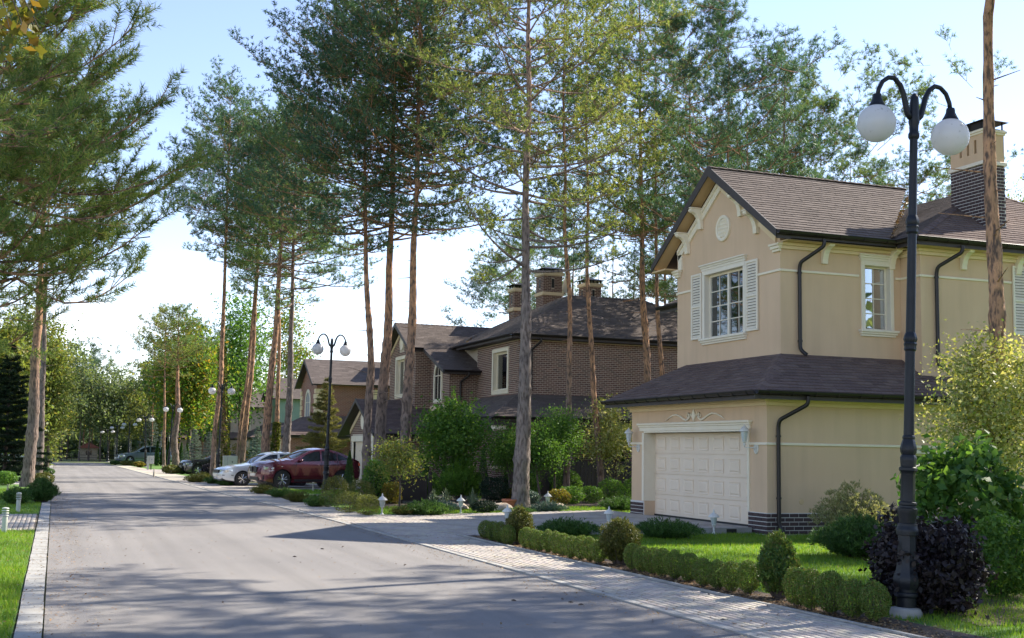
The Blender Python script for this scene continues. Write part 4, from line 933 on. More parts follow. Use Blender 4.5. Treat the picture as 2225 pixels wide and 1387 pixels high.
a, b_, c, d = (cx0-.1, cy0-.1, 10.0), (cx1+.1, cy0-.1, 10.0), (cx1+.1, cy1+.1, 10.0), (cx0-.1, cy1+.1, 10.0); e, f = ((cx0+cx1)/2, cy0+.15, 10.12), ((cx0+cx1)/2, cy1-.15, 10.12)
mb.face([a, b_, e]); mb.face([b_, c, f, e]); mb.face([c, d, f]); mb.face([d, a, e, f]); mb.face([d, c, b_, a]); mb.part('chimney_cowl', m_dark, h1)
# wall lanterns, house number plate and vent
def wall_lantern(y, z=2.18, lab=''):
    t = thing('wall_lantern', lab, 'wall lamp', (X0-.22, y, z), 'white wall lanterns beside the garage door')
    MB().lathe([(.012, .17), (.02, .145), (.03, .13), (.05, .115), (.09, .075), (.118, .03), (.122, .018), (.06, .014)], n=16).part('lantern_roof', m_lantern, t, local=True, auto=50)
    MB().lathe([(.045, -.20), (.06, -.14), (.078, -.02), (.08, .012)], n=12).part('lantern_glass', m_clear, t, local=True, auto=50)
    mb = MB(); mb.lathe([(.008, -.30), (.028, -.27), (.02, -.235), (.05, -.205), (.048, -.195)], n=12)
    for k in range(6): a = k*PI/3; mb.tube([(.050*math.cos(a), .050*math.sin(a), -.20), (.083*math.cos(a), .083*math.sin(a), .015)], .005, 4)
    mb.part('lantern_frame', m_lantern, t, local=True)
    MB().tube([(0, 0, -.30), (.02, 0, -.325), (.10, -.06, -.33), (.18, -.1, -.33), (.21, -.12, -.32)], .012, 6).part('lantern_arm', m_lantern, t, local=True)
    mb = MB(); mb.lathe([(.001, 0), (.05, -.004), (.075, -.012), (.085, 0), (.085, .02)], (.20, -.14, -.34), 14, 'x'); mb.v = [(x, y, -.34+(z+.34)*1.55) for x, y, z in mb.v]; mb.part('wall_plate', m_lantern, t, local=True)
    mb = MB(); mb.tube([(.18, -.14+.045*math.cos(a*.7+.3), -.315+.05*math.sin(a*.7+.3)) for a in range(7)], .007, 4); mb.tube([(.18, -.14+.045*math.cos(a*.7+3.2), -.375+.05*math.sin(a*.7+3.2)) for a in range(7)], .007, 4); mb.part('scroll', m_lantern, t, local=True)
wall_lantern(22.93, lab='white wall lantern right of the garage door, nearest the house corner')
wall_lantern(28.62, lab='white wall lantern left of the garage door, half behind the pale tree')
MB().lathe([(.06, 0), (.055, -.008), (.001, -.01)], (15.17, Y0-.0, .70), 18, 'y').part('wall_vent', m_stucco_dk, h1)

# ------------------------------------------------------------------ brown brick house (middle)
XC, YC, XB, YB, XA, YA, YE = 17.8, 46.5, 16.49, 51.74, 15.72, 54.6, 59.25
h2 = thing('house', 'dark brown brick two storey house behind the pines with three brick chimneys', 'house', (XC, YC, 0))
mb = MB()
mb.box(XC+.25, 30, YC+.25, 58, 0, 6.5); 
wc = dict(u0=47.75, u1=49.5, z0=4.25, z1=5.92)
wall_open(mb, F(XC), YC, YB, 0, 6.5, [(wc['u0'], wc['u1'], wc['z0'], wc['z1'])], .24)
mb.box(XC+.24, 30, YC, YC+.24, 0, 6.5)
wall_open(mb, F(XB), YB, YA, 0, 5.3, [], .24); mb.box(XB+.24, XC, YB, YB+.24, 0, 5.3); mb.box(XB+.24, XC+.3, YB+.24, YA, 0, 5.2)
wall_open(mb, F(XA), YA, YE, 0, 6.4, [(56.35, 57.95, 4.3, 6.05)], .24); mb.box(XA+.24, 20, YA, YA+.24, 0, 6.4); mb.box(XA+.24, 20, YE-.24, YE, 0, 6.4)
ymA = (54.5+59.63)/2; sA = (7.83-6.5)/2.56
mb.prism([(XA, YA, 6.4), (XA, YE, 6.4), (XA, ymA, 6.4+sA*(YE-ymA)+.2)], (.24, 0, 0))
mb.prism([(XB, YB, 5.3), (XB, YA, 5.3), (XB, YA, 6.35)], (.24, 0, 0))
mb.part('wall', m_mortar, h2)
kw = dict(L_=.205, H_=.064, j=.017, proud=.010)
bricks(h2, (XC, 0, 0), (0, 1, 0), (-1, 0, 0), YC-.01, YB-.01, 4.0, 6.3, m_brick2, holes=[(wc['u0']-.14, wc['u1']+.14, wc['z0']-.14, wc['z1']+.14)], single=140, **kw)
bricks(h2, (0, YC, 0), (1, 0, 0), (0, -1, 0), XC-.01, 26, 4.0, 6.3, m_brick2, single=100, **kw)
bricks(h2, (XC, 0, 0), (0, 1, 0), (-1, 0, 0), YC-.01, YB-.01, 0, 2.7, m_brick2, **kw); bricks(h2, (0, YC, 0), (1, 0, 0), (0, -1, 0), XC-.01, 24, 0, 2.7, m_brick2, **kw)
bricks(h2, (XB, 0, 0), (0, 1, 0), (-1, 0, 0), YB-.01, YA-.01, 0, 6.35, m_brick2, holes=[(52.72, 54.05, 3.85, 5.75), (YB-.1, YA+.1, 3.30, 3.72)], poly=[(YB-.01, 0), (YA, 0), (YA, 6.3), (YB-.01, 5.25)], **kw)
bricks(h2, (0, YB, 0), (1, 0, 0), (0, -1, 0), XB-.01, XC-.0, 0, 5.2, m_brick2, holes=[(XB-.1, XC, 3.30, 3.72)], **kw)
bricks(h2, (XA, 0, 0), (0, 1, 0), (-1, 0, 0), YA-.01, YE, 3.0, 7.6, m_brick2, holes=[(56.2, 58.1, 4.15, 6.2), (56.7, 57.5, 6.4, 7.2)], poly=[(YA-.01, 0), (YE, 0), (YE, 6.4), (ymA, 7.62), (YA-.01, 6.4)], **kw)
bricks(h2, (0, YA, 0), (1, 0, 0), (0, -1, 0), XA-.01, XB, 3.0, 6.35, m_brick2, **kw)
def frame2(Pf, u0, u1, z0, z1, m=m_cream, w_=.14, nm='window_surround'):
    mb = MB(); add = lambda a, b_, c, d, e, f: mb.prism([Pf(a, c, e), Pf(b_, c, e), Pf(b_, d, e), Pf(a, d, e)], Pf(a, c, f)-Pf(a, c, e))
    add(u0-w_, u0+.005, z0-w_, z1+w_, -.2, .05); add(u1-.005, u1+w_, z0-w_, z1+w_, -.2, .05); add(u0+.005, u1-.005, z0-w_, z0+.005, -.2, .047); add(u0+.005, u1-.005, z1-.005, z1+w_, -.2, .047); add(u0-w_*.2, u1+w_*.2, z0-.02, z0+.02, .05, .09)
    return mb.part(nm, m, h2)
frame2(F(XC), wc['u0'], wc['u1'], wc['z0'], wc['z1']); window_panes(h2, wc['u0'], wc['u1'], wc['z0'], wc['z1'], lambda u, z, d: Vector((XC+.14-d, u, z)), None, 1, 1, .09, 0, curtain=True, m_fr=m_cream)
frame2(F(XA), 56.35, 57.95, 4.3, 6.05); window_panes(h2, 56.35, 57.95, 4.3, 6.05, lambda u, z, d: Vector((XA+.14-d, u, z)), None, 1, 1, .08, 1, curtain=True, m_fr=m_cream)
# arched window of the middle bay
def arch(Pf, uc, hw, z0, zs, parent, m, t=.13, pane=True, nm='arched_window_surround'):
    o = MB(); n = 12; outp = [(uc-hw-t, z0-t), (uc+hw+t, z0-t)]+[(uc+(hw+t)*math.cos(PI*k/n), zs+(hw+t)*math.sin(PI*k/n)) for k in range(n+1)]
    inn = [(uc-hw, z0), (uc+hw, z0)]+[(uc+hw*math.cos(PI*k/n), zs+hw*math.sin(PI*k/n)) for k in range(n+1)]
    k = len(outp); 
    for h in (0, .06):
        for pl_ in (outp, inn): o.v += [tuple(Pf(a, z, h)) for a, z in pl_]
    for i in range(k):
        j = (i+1) % k; 
        if i == 0: pass
        o.f += [(2*k+i, 2*k+j, 3*k+j, 3*k+i), (i, j, 2*k+j, 2*k+i), (k+i, k+j, 3*k+j, 3*k+i)]
    o.part(nm, m, parent)
    g = MB(); g.v = [tuple(Pf(a, z, .015)) for a, z in inn]; g.f = [tuple(range(len(inn)))]; go = g.part('pane', m_cglass if pane else m_curtain, parent)
    b_ = MB(); b_.prism([Pf(uc-.02, z0, .02), Pf(uc+.02, z0, .02), Pf(uc+.02, zs+hw, .02), Pf(uc-.02, zs+hw, .02)], Pf(0, 0, .02)-Pf(0, 0, 0)); b_.prism([Pf(uc-hw, zs-.02, .02), Pf(uc+hw, zs-.02, .02), Pf(uc+hw, zs+.02, .02), Pf(uc-hw, zs+.02, .02)], Pf(0, 0, .02)-Pf(0, 0, 0)); b_.part('glazing_bar', m, parent)
arch(F(XB-.004), 53.38, .48, 4.0, 5.08, h2, m_cream, .15)
molding(h2, [(XB-.04, XB, YB-.04, YA, 3.34, 3.68), (XB, XC, YB-.04, YB, 3.34, 3.68)], m_cornice, 'stone_band')
MB().lathe([(.36, 0), (.36, -.05), (.30, -.06), (.28, -.03), (.001, -.03)], (XA, ymA, 6.86), 24, 'x').part('round_vent', m_cream, h2, auto=40)
# roofs: gable with catslide, main hip
rk = XA-.4; zr = 7.83; zl = 6.45; yb0, yb1 = 54.5, 59.63; ycs = 51.2; zcs = 5.24
roof_slope(h2, [(rk, yb0, zl), (20.4, yb0, zl), (20.4, ymA, zr), (rk, ymA, zr)], m_shingle2, tab=.3, seed=21)
roof_slope(h2, [(XB-.45, ycs, zcs), (18.6, ycs, zcs), (18.6, yb0, zl-.01), (XB-.45, yb0, zl-.01)], m_shingle2, tab=.3, seed=22)
roof_slope(h2, [(22, yb1, zl), (rk, yb1, zl), (rk, ymA, zr), (22, ymA, zr)], m_shingle2, tab=.3, seed=23)
cap(h2, (rk, ymA, zr), (20.6, ymA, zr), m_shingle2)
mb = MB(); 
for a, b_ in (((ymA, zr), (yb0, zl)), ((ymA, zr), (yb1, zl))): mb.prism([(rk-.03, a[0], a[1]+.01), (rk-.03, b_[0], b_[1]+.01), (rk-.03, b_[0], b_[1]-.17), (rk-.03, a[0], a[1]-.2)], (.03, 0, 0))
mb.prism([(XB-.48, yb0, zl), (XB-.48, ycs, zcs), (XB-.48, ycs, zcs-.17), (XB-.48, yb0, zl-.17)], (.03, 0, 0)); mb.part('rake_board', m_fascia, h2)
mb = MB()
for a, b_ in (((ymA, zr-.07), (yb0, zl-.07)), ((ymA, zr-.07), (yb1, zl-.07))): mb.prism([(rk, *a), (rk, *b_), (XA+.0, *b_), (XA+.0, *a)], (0, 0, -.03))
mb.part('soffit', m_fascia, h2)
mb = MB(); zt2 = lambda y: 7.62-sA*abs(y-ymA)
for a, b_ in ((ymA, yb0+.3), (ymA, yb1-.45)): mb.prism([(XA-.03, a, zt2(a)), (XA-.03, b_, zt2(b_)), (XA-.03, b_, zt2(b_)-.2), (XA-.03, a, zt2(a)-.2)], (.03, 0, 0))
mb.part('gable_moulding', m_cornice, h2)
gutter(h2, (XB-.45, ycs, zcs), (18.4, ycs, zcs), (0, -1, 0), clips=False); gutter(h2, (rk, yb0, zl), (XB-.46, yb0, zl), (0, -1, 0), clips=False)
o2 = .45; E2 = 6.5; rx0, rx1, ry = 21.85, 25.6, 50.6; zR = 8.85
e_ = [(XC-o2, YC-o2), (30, YC-o2), (30, 58), (XC-o2, 58)]
roof_slope(h2, [(*e_[0], E2), (*e_[1], E2), (rx1, ry, zR), (rx0, ry, zR)], m_shingle2, tab=.3, single=0, seed=24)
roof_slope(h2, [(XC-o2, 55.0, E2), (*e_[0], E2), (rx0, ry, zR)], m_shingle2, tab=.3, seed=25)
roof_slope(h2, [(XC-o2, 56.0, E2), (XC-o2, 55.0, E2), (rx0, ry, zR), (rx0, 52, zR)], m_shingle2, tab=.3, seed=26)
roof_slope(h2, [(*e_[1], E2), (30, 55.2, E2), (rx1, ry, zR)], m_shingle2, tab=.3, seed=27)
roof_slope(h2, [(30, 55.2, E2), (XC-o2, 55.2, E2), (rx0, ry, zR), (rx1, ry, zR)], m_shingle2, tab=.3, seed=28)
cap(h2, (rx0, ry, zR), (rx1, ry, zR), m_shingle2); cap(h2, (*e_[0], E2), (rx0, ry, zR), m_shingle2, name='hip_cap'); cap(h2, (*e_[1], E2), (rx1, ry, zR), m_shingle2, name='hip_cap')
MB().box(XC-o2+.03, 29.9, YC-o2+.03, YC, E2-.2, E2-.17).box(XC-o2+.03, XC, YC, 53, E2-.2, E2-.17).part('soffit', m_fascia, h2)
gutter(h2, (*e_[0], E2), (*e_[1], E2), (0, -1, 0), clips=False); gutter(h2, (XC-o2, 53.5, E2), (*e_[0], E2), (-1, 0, 0), clips=False)
rs_ = np.random.RandomState(6); t = rs_.rand(500, 1); Pv = np.array([17.5, 52.6, 6.62])*(1-t)+np.array([20.6, 56.3, 7.95])*t+rs_.randn(500, 3)*np.array([.07, .07, .02])
V, F_ = leaves(Pv, .07, rs_, flat=.6); put('valley_litter', np_mesh('valley_litter', V-np.array(tuple(h2.location)), F_, m_litter), h2, kind='stuff')
pipe(h2, [(18.6, YC-.5, 6.35), (18.6, YC-.5, 6.2), (18.35, YC-.1, 5.9), (18.35, YC-.08, 4.2)], .05); pipe(h2, [(17.2, ycs-.1, 5.15), (17.2, ycs-.1, 5.0), (17.0, YB-.08, 4.75), (17.0, YB-.08, 3.9)], .045)
# chimneys with stone bands and little hipped hats, a dish beside them
def chimney2(x, y, zb, zt, s, nm='chimney'):
    mb = MB(); mb.box(x, x+s, y, y+s, zb, zt-.0); c = mb.part(nm, m_mortar, h2); hh = zt-zb
    for (zz0, zz1) in ((zb, zt-1.15), (zt-1.0, zt-.15)):
        hol = [(y+s*.42, y+s*.58, zt-.78, zt-.32)] if zz1 > zt-.5 else []; hx = [(x+s*.42, x+s*.58, zt-.78, zt-.32)] if hol else []
        bricks(c, (x, 0, 0), (0, 1, 0), (-1, 0, 0), y-.01, y+s, zz0, zz1, m_brick2, holes=hol, **kw); bricks(c, (0, y, 0), (1, 0, 0), (0, -1, 0), x-.01, x+s, zz0, zz1, m_brick2, holes=hx, **kw)
    MB().box(x-.012, x, y+s*.43, y+s*.57, zt-.77, zt-.33).part('flue_slot', m_plastic, c); MB().box(x+s*.43, x+s*.57, y-.012, y, zt-.77, zt-.33).part('flue_slot', m_plastic, c)
    for zz in (zt-1.15, zt-.15): MB().box(x-.07, x+s+.07, y-.07, y+s+.07, zz, zz+.16).part('stone_band', m_cornice, c)
    hat = MB()
    for a in (x, x+s/2-.03, x+s-.06):
        for b_ in (y, y+s/2-.03, y+s-.06): hat.box(a, a+.06, b_, b_+.06, zt+.01, zt+.16)
    A = [(x-.17, y-.17, zt+.16), (x+s+.17, y-.17, zt+.16), (x+s+.17, y+s+.17, zt+.16), (x-.17, y+s+.17, zt+.16)]; ap = (x+s/2, y+s/2, zt+.34)
    for i in range(4): hat.face([A[i], A[(i+1) % 4], ap])
    hat.face(A[::-1]); hat.part('chimney_hat', m_dark, c)
chimney2(22.0, 54.2, 7.8, 10.45, .98); chimney2(21.55, 57.0, 7.0, 9.95, .8); chimney2(24.3, 54.3, 8.0, 10.05, .85)
ds = thing('satellite_dish', 'grey satellite dish beside the tallest brick chimney', 'satellite dish', (23.25, 54.3, 8.7))
mb = MB(); mb.lathe([(.001, .10), (.2, .085), (.38, .045), (.5, 0), (.5, -.012), (.38, .03), (.2, .07), (.001, .085)], (0, 0, 0), 24, 'x'); mb.v = [(x*.9+z*.2, y, z+1.2) for x, y, z in mb.v]; mb.part('dish', m_cabinet, ds, local=True, smooth=True)
MB().tube([(.1, 0, 0), (.1, 0, 1.2)], .03, 6).part('mast', m_dark, ds, local=True); MB().tube([(.08, 0, .75), (-.4, 0, .95)], .015, 5).part('feed_arm', m_chrome, ds, local=True)
# garage wing with the steep gable
XG, g0, g1 = 13.5, 52.95, 58.05; gp = 55.45; gz = 3.98; ge = 2.36; gl_, gr_ = 59.0, 51.9
mb = MB(); wall_open(mb, F(XG), g0, g1, 0, 2.3, [(53.6, 57.3, -.1, 2.0)], .25); mb.box(XG+.25, XB+.0, g0, g0+.25, 0, 2.3); mb.box(XG+.25, XA, g1-.25, g1, 0, 2.3)
zg = lambda y: gz-(gz-ge)*abs(y-gp)/3.55
mb.prism([(XG, g0, 2.3), (XG, g1, 2.3), (XG, g1, zg(g1)-.1), (XG, gp, gz-.1), (XG, g0, zg(g0)-.1)], (.25, 0, 0)); mb.part('garage_wing_wall', m_mortar, h2)
bricks(h2, (XG, 0, 0), (0, 1, 0), (-1, 0, 0), g0-.01, g1, 0, 3.75, m_brick2, holes=[(53.3, 57.6, -.1, 2.28)], poly=[(g0-.01, 0), (g1, 0), (g1, zg(g1)-.25), (gp, gz-.3), (g0-.01, zg(g0)-.25)], **kw)
bricks(h2, (0, g0, 0), (1, 0, 0), (0, -1, 0), XG-.01, XB, 0, 2.3, m_brick2, **kw)
fd = MB(); fd.box(XG+.1, XG+.15, 53.6, 57.3, 0.02, 2.0); gdo2 = fd.part('garage_door', m_door, h2)
for k in range(4): MB().box(XG+.08, XG+.1, 53.62+k*.92, 53.62+(k+1)*.92-.03, .04, 1.98).part('door_section', m_door, gdo2)
mb = MB(); mb.box(XG-.05, XG+.1, 57.3, 57.55, 0, 2.0); mb.box(XG-.05, XG+.1, 53.35, 53.6, 0, 2.0); mb.box(XG-.07, XG+.1, 53.3, 57.6, 2.0, 2.26); mb.part('door_surround', m_cream, h2)
MB().lathe([(.42, 0), (.42, -.05), (.36, -.06), (.34, -.03), (.001, -.03)], (XG, gp, 2.98), 24, 'x').part('round_vent', m_cream, h2, auto=40)
roof_slope(h2, [(XG-.4, gr_, ge), (XB, gr_, ge), (XB, gp, gz), (XG-.4, gp, gz)], m_shingle, tab=.3, seed=31); roof_slope(h2, [(XB, gl_, ge), (XG-.4, gl_, ge), (XG-.4, gp, gz), (XB, gp, gz)], m_shingle, tab=.3, seed=32)
mb = MB(); 
for b_ in (gr_, gl_): mb.prism([(XG-.43, gp, gz+.02), (XG-.43, b_, ge+.02), (XG-.43, b_, ge-.13), (XG-.43, gp, gz-.16)], (.03, 0, 0))
mb.part('rake_board', m_fascia, h2); mb = MB()
for b_ in (gr_, gl_): mb.prism([(XG-.4, gp, gz-.07), (XG-.4, b_, ge-.06), (XG, b_, ge-.06), (XG, gp, gz-.07)], (0, 0, -.03))
mb.part('soffit', m_fascia, h2); mb = MB()
for b_ in (g0+.0, g1): mb.prism([(XG-.04, gp, gz-.22), (XG-.04, b_, zg(b_)-.22), (XG-.04, b_, zg(b_)-.42), (XG-.04, gp, gz-.42)], (.04, 0, 0))
mb.part('gable_moulding', m_cornice, h2); gutter(h2, (XG-.4, gr_, ge), (XB-.1, gr_, ge), (0, -1, 0), clips=False)
# porch round the near corner
px0, py0, pe = 15.75, 43.9, 3.02
roof_slope(h2, [(px0, 51.0, pe), (px0, py0, pe), (XC, YC, 4.02), (XC, 51.0, 4.02)], m_shingle2, tab=.3, seed=41); roof_slope(h2, [(px0, py0, pe), (28, py0, pe), (28, YC, 4.02), (XC, YC, 4.02)], m_shingle2, tab=.3, seed=42)
cap(h2, (px0, py0, pe), (XC, YC, 4.02), m_shingle2, name='hip_cap'); gutter(h2, (px0, py0, pe), (28, py0, pe), (0, -1, 0), clips=False); gutter(h2, (px0, 51, pe), (px0, py0, pe), (-1, 0, 0), clips=False)
MB().box(px0+.1, 28, py0+.1, py0+.35, pe-.35, pe-.08).box(px0+.1, px0+.35, py0+.35, 51, pe-.35, pe-.08).part('porch_beam', m_fascia, h2)
for (a, b_) in ((16.0, 44.15), (18.9, 44.15), (21.8, 44.15), (24.7, 44.15), (16.0, 47.6), (16.0, 50.4)):
    cb = MB().box(a, a+.36, b_, b_+.36, 0, 2.66).part('porch_column', m_mortar, h2)
    bricks(cb, (a, 0, 0), (0, 1, 0), (-1, 0, 0), b_-.01, b_+.36, 0, 1.0, m_brick2, **kw); bricks(cb, (0, b_, 0), (1, 0, 0), (0, -1, 0), a-.01, a+.36, 0, 1.0, m_brick2, **kw)
    bricks(cb, (a, 0, 0), (0, 1, 0), (-1, 0, 0), b_-.01, b_+.36, 1.1, 2.5, m_brick2, **kw); bricks(cb, (0, b_, 0), (1, 0, 0), (0, -1, 0), a-.01, a+.36, 1.1, 2.5, m_brick2, **kw)
    MB().box(a-.06, a+.42, b_-.06, b_+.42, 1.0, 1.09).part('stone_cap', m_cornice, cb); MB().box(a-.05, a+.41, b_-.05, b_+.41, 2.52, 2.66).part('stone_cap', m_cream, cb)

# ------------------------------------------------------------------ red brick house further on
m_brick3, nt, out = newmat('red brickwork')
bn = nt.nodes.new('ShaderNodeTexBrick'); bn.inputs['Color1'].default_value = (.26, .085, .055, 1); bn.inputs['Color2'].default_value = (.19, .06, .04, 1); bn.inputs['Mortar'].default_value = (.5, .4, .32, 1); bn.inputs['Scale'].default_value = 1; bn.inputs['Brick Width'].default_value = .24; bn.inputs['Row Height'].default_value = .085; bn.inputs['Mortar Size'].default_value = .008
tcn = nt.nodes.new('ShaderNodeTexCoord'); sx = nt.nodes.new('ShaderNodeSeparateXYZ'); cx_ = nt.nodes.new('ShaderNodeCombineXYZ'); nt.links.new(tcn.outputs['Object'], sx.inputs[0])
nt.links.new(math2(nt, 'ADD', sx.outputs[0], sx.outputs[1]), cx_.inputs[0]); nt.links.new(sx.outputs[2], cx_.inputs[1]); nt.links.new(cx_.outputs[0], bn.inputs[0])
b = nt.nodes.new('ShaderNodeBsdfPrincipled'); b.inputs['Roughness'].default_value = .85; nt.links.new(bn.outputs[0], b.inputs['Base Color']); nt.links.new(b.outputs[0], out.inputs[0])
m_green = mat('pale green render', (.28, .36, .29), (.32, .40, .33), 2, .9)
m_pink = mat('pale rose render', (.42, .33, .29), (.46, .37, .33), 2, .9)
def far_house(label, X, Y, W_, m_wall, quoin=True, arched=True, sc_=1., garage=True):
    h = thing('house', label, 'house', (X, Y, 0)); D_ = 8
    mb = MB(); mb.box(X, X+D_, Y, Y+W_, 0, 6.2); ym = Y+W_/2; mb.prism([(X, Y, 6.2), (X, Y+W_, 6.2), (X, ym, 6.2+W_*.3)], (D_, 0, 0)); mb.box(X+4, X+14, Y-1.0, Y+8, 0, 6.0); mb.part('wall', m_wall, h)
    zr = 6.25+W_*.32
    roof_slope(h, [(X-.4, Y-.5, 6.1), (X+7, Y-.5, 6.1), (X+7, ym, zr), (X-.4, ym, zr)], m_shingle2, row=.2, tab=.5, seed=51); roof_slope(h, [(X+7, Y+W_+.5, 6.1), (X-.4, Y+W_+.5, 6.1), (X-.4, ym, zr), (X+7, ym, zr)], m_shingle2, row=.2, tab=.5, seed=52)
    mb = MB()
    for q in (Y-.5, Y+W_+.5): mb.prism([(X-.43, ym, zr), (X-.43, q, 6.12), (X-.43, q, 5.92), (X-.43, ym, zr-.25)], (.03, 0, 0))
    mb.part('rake_board', m_fascia, h); mb = MB()
    for q in (Y-.5, Y+W_+.5): mb.prism([(X-.4, ym, zr-.08), (X-.4, q, 6.03), (X, q, 6.03), (X, ym, zr-.08)], (0, 0, -.03))
    mb.part('soffit', m_fascia, h)
    a = (X+3.5, Y-1.5); b_ = (X+15, Y-1.5); ap = (X+7.5, Y+2.6); aq = (X+11, Y+2.6)
    roof_slope(h, [(*a, 6.1), (*b_, 6.1), (*aq, 8.3), (*ap, 8.3)], m_shingle2, row=.2, tab=.5, seed=53); roof_slope(h, [(X+3.5, Y+7, 6.1), (*a, 6.1), (*ap, 8.3)], m_shingle2, row=.2, tab=.5, seed=54); roof_slope(h, [(*b_, 6.1), (X+15, Y+7, 6.1), (*aq, 8.3)], m_shingle2, row=.2, tab=.5, seed=55)
    gutter(h, (X+3.5, Y-1.5, 6.1), (X+15, Y-1.5, 6.1), (0, -1, 0), clips=False)
    if quoin:
        for k in range(9):
            z = 2.6+k*.36; w2 = .75 if k % 2 else .5
            MB().box(X-.06, X+.0, Y-.06, Y+w2, z, z+.31).box(X, X+w2, Y-.06, Y, z, z+.31).part('quoin', m_cornice, h); MB().box(X-.06, X+0, Y+W_-w2, Y+W_+.02, z, z+.31).part('quoin', m_cornice, h)
            MB().box(X+4, X+4+w2, Y-1.06, Y-1.0, z, z+.31).box(X+3.94, X+4, Y-1.06, Y-.4, z, z+.31).part('quoin', m_cornice, h)
    if arched: arch(F(X-.004), ym, .75, 3.3, 4.9, h, m_cream, .2, pane=False)
    else: arch(F(X-.004), ym, .6, 3.3, 4.9, h, m_cream, .2)
    mb = MB(); mb.box(X+5.2, X+6.2, Y-1.06, Y-1.0, 3.4, 5.0); mb.part('window', m_cream, h); MB().box(X+5.3, X+6.1, Y-1.075, Y-1.06, 3.5, 4.9).part('pane', m_cglass, h)
    mb = MB(); mb.box(X+5.5, X+6.6, Y+1, Y+2, 6.5, 8.6); mb.part('chimney', m_dark, h); MB().box(X+5.4, X+6.7, Y+.9, Y+2.1, 8.1, 8.25).box(X+5.4, X+6.7, Y+.9, Y+2.1, 7.6, 7.7).part('stone_band', m_white, h)
    mb = MB(); mb.prism([(X+5.2, Y+.7, 8.65), (X+6.9, Y+.7, 8.65), (X+6.05, Y+.7, 8.95)], (0, 1.6, 0)); mb.part('chimney_hat', m_dark, h)
    if garage:
        XG_, ga, gb = X-2.2, Y-1.5, Y+W_+1; gm = (ga+gb)/2
        MB().box(XG_, X, ga, gb, 0, 2.5).part('garage_wing_wall', m_wall, h)
        roof_slope(h, [(XG_-.4, gb+.4, 2.5), (XG_-.4, ga-.4, 2.5), (X, ga+1.4, 3.9), (X, gb-1.4, 3.9)], m_shingle, row=.2, tab=.5, seed=56); roof_slope(h, [(XG_-.4, ga-.4, 2.5), (X+5, ga-.4, 2.5), (X+5, ga+1.4, 3.9), (X, ga+1.4, 3.9)], m_shingle, row=.2, tab=.5, seed=57)
        gutter(h, (XG_-.4, gb+.4, 2.5), (XG_-.4, ga-.4, 2.5), (-1, 0, 0), clips=False); gutter(h, (XG_-.4, ga-.4, 2.5), (X+5, ga-.4, 2.5), (0, -1, 0), clips=False)
        MB().box(XG_-.04, XG_, gm-1.6, gm+1.6, 0, 2.1).part('garage_door', m_door, h)
        for q in (ga, gb-.5, gm-2.1, gm+1.65):
            for k in range(6): MB().box(XG_-.06, XG_, q, q+.5, k*.38, k*.38+.33).part('quoin', m_cornice, h)
    return h
far_house('red brick house with cream corner stones and an arched blind window', 17.0, 84.0, 5.6, m_brick3)
far_house('pale green house with brown roof half hidden behind pines', 19.0, 112.0, 6, m_green, quoin=False)
far_house('pale rose house with dark roof, farthest along the right side', 14.5, 140.0, 7, m_pink, quoin=False)
# wooden kiosk past the road end
kp = G(205, 1003); ki = thing('kiosk', 'small wooden kiosk with reddish hipped roof beyond the road end', 'kiosk', (3.4, 135, 0))
MB().box(-1.6, 1.6, -1.2, 1.2, 0, 2.2).part('wall', m_stone, ki, local=True); ki.scale = (.55,)*3; mb = MB(); A = [(-2.1, -1.7, 2.2), (2.1, -1.7, 2.2), (2.1, 1.7, 2.2), (-2.1, 1.7, 2.2)]
for i in range(4): mb.face([A[i], A[(i+1) % 4], (0, 0, 3.3)])
mb.face(A[::-1]); mb.part('roof', mat('red roof tiles', (.25, .08, .05), rough=.8), ki, local=True); MB().box(-.5, .5, -1.23, -1.2, .9, 1.7).part('window', m_cglass, ki, local=True)
fc = thing('fence', 'low dark rail fence across the far end of the road', 'fence', (-8, 124, 0))
for k in range(26): MB().box(-.03, .03, -.03, .03, 0, .62).part('post', m_fascia, fc, local=True).location = (k*1.6, 0, 0)
for z in (.3, .55): MB().box(0, 40, -.02, .0, z, z+.04).part('rail', m_fascia, fc, local=True)

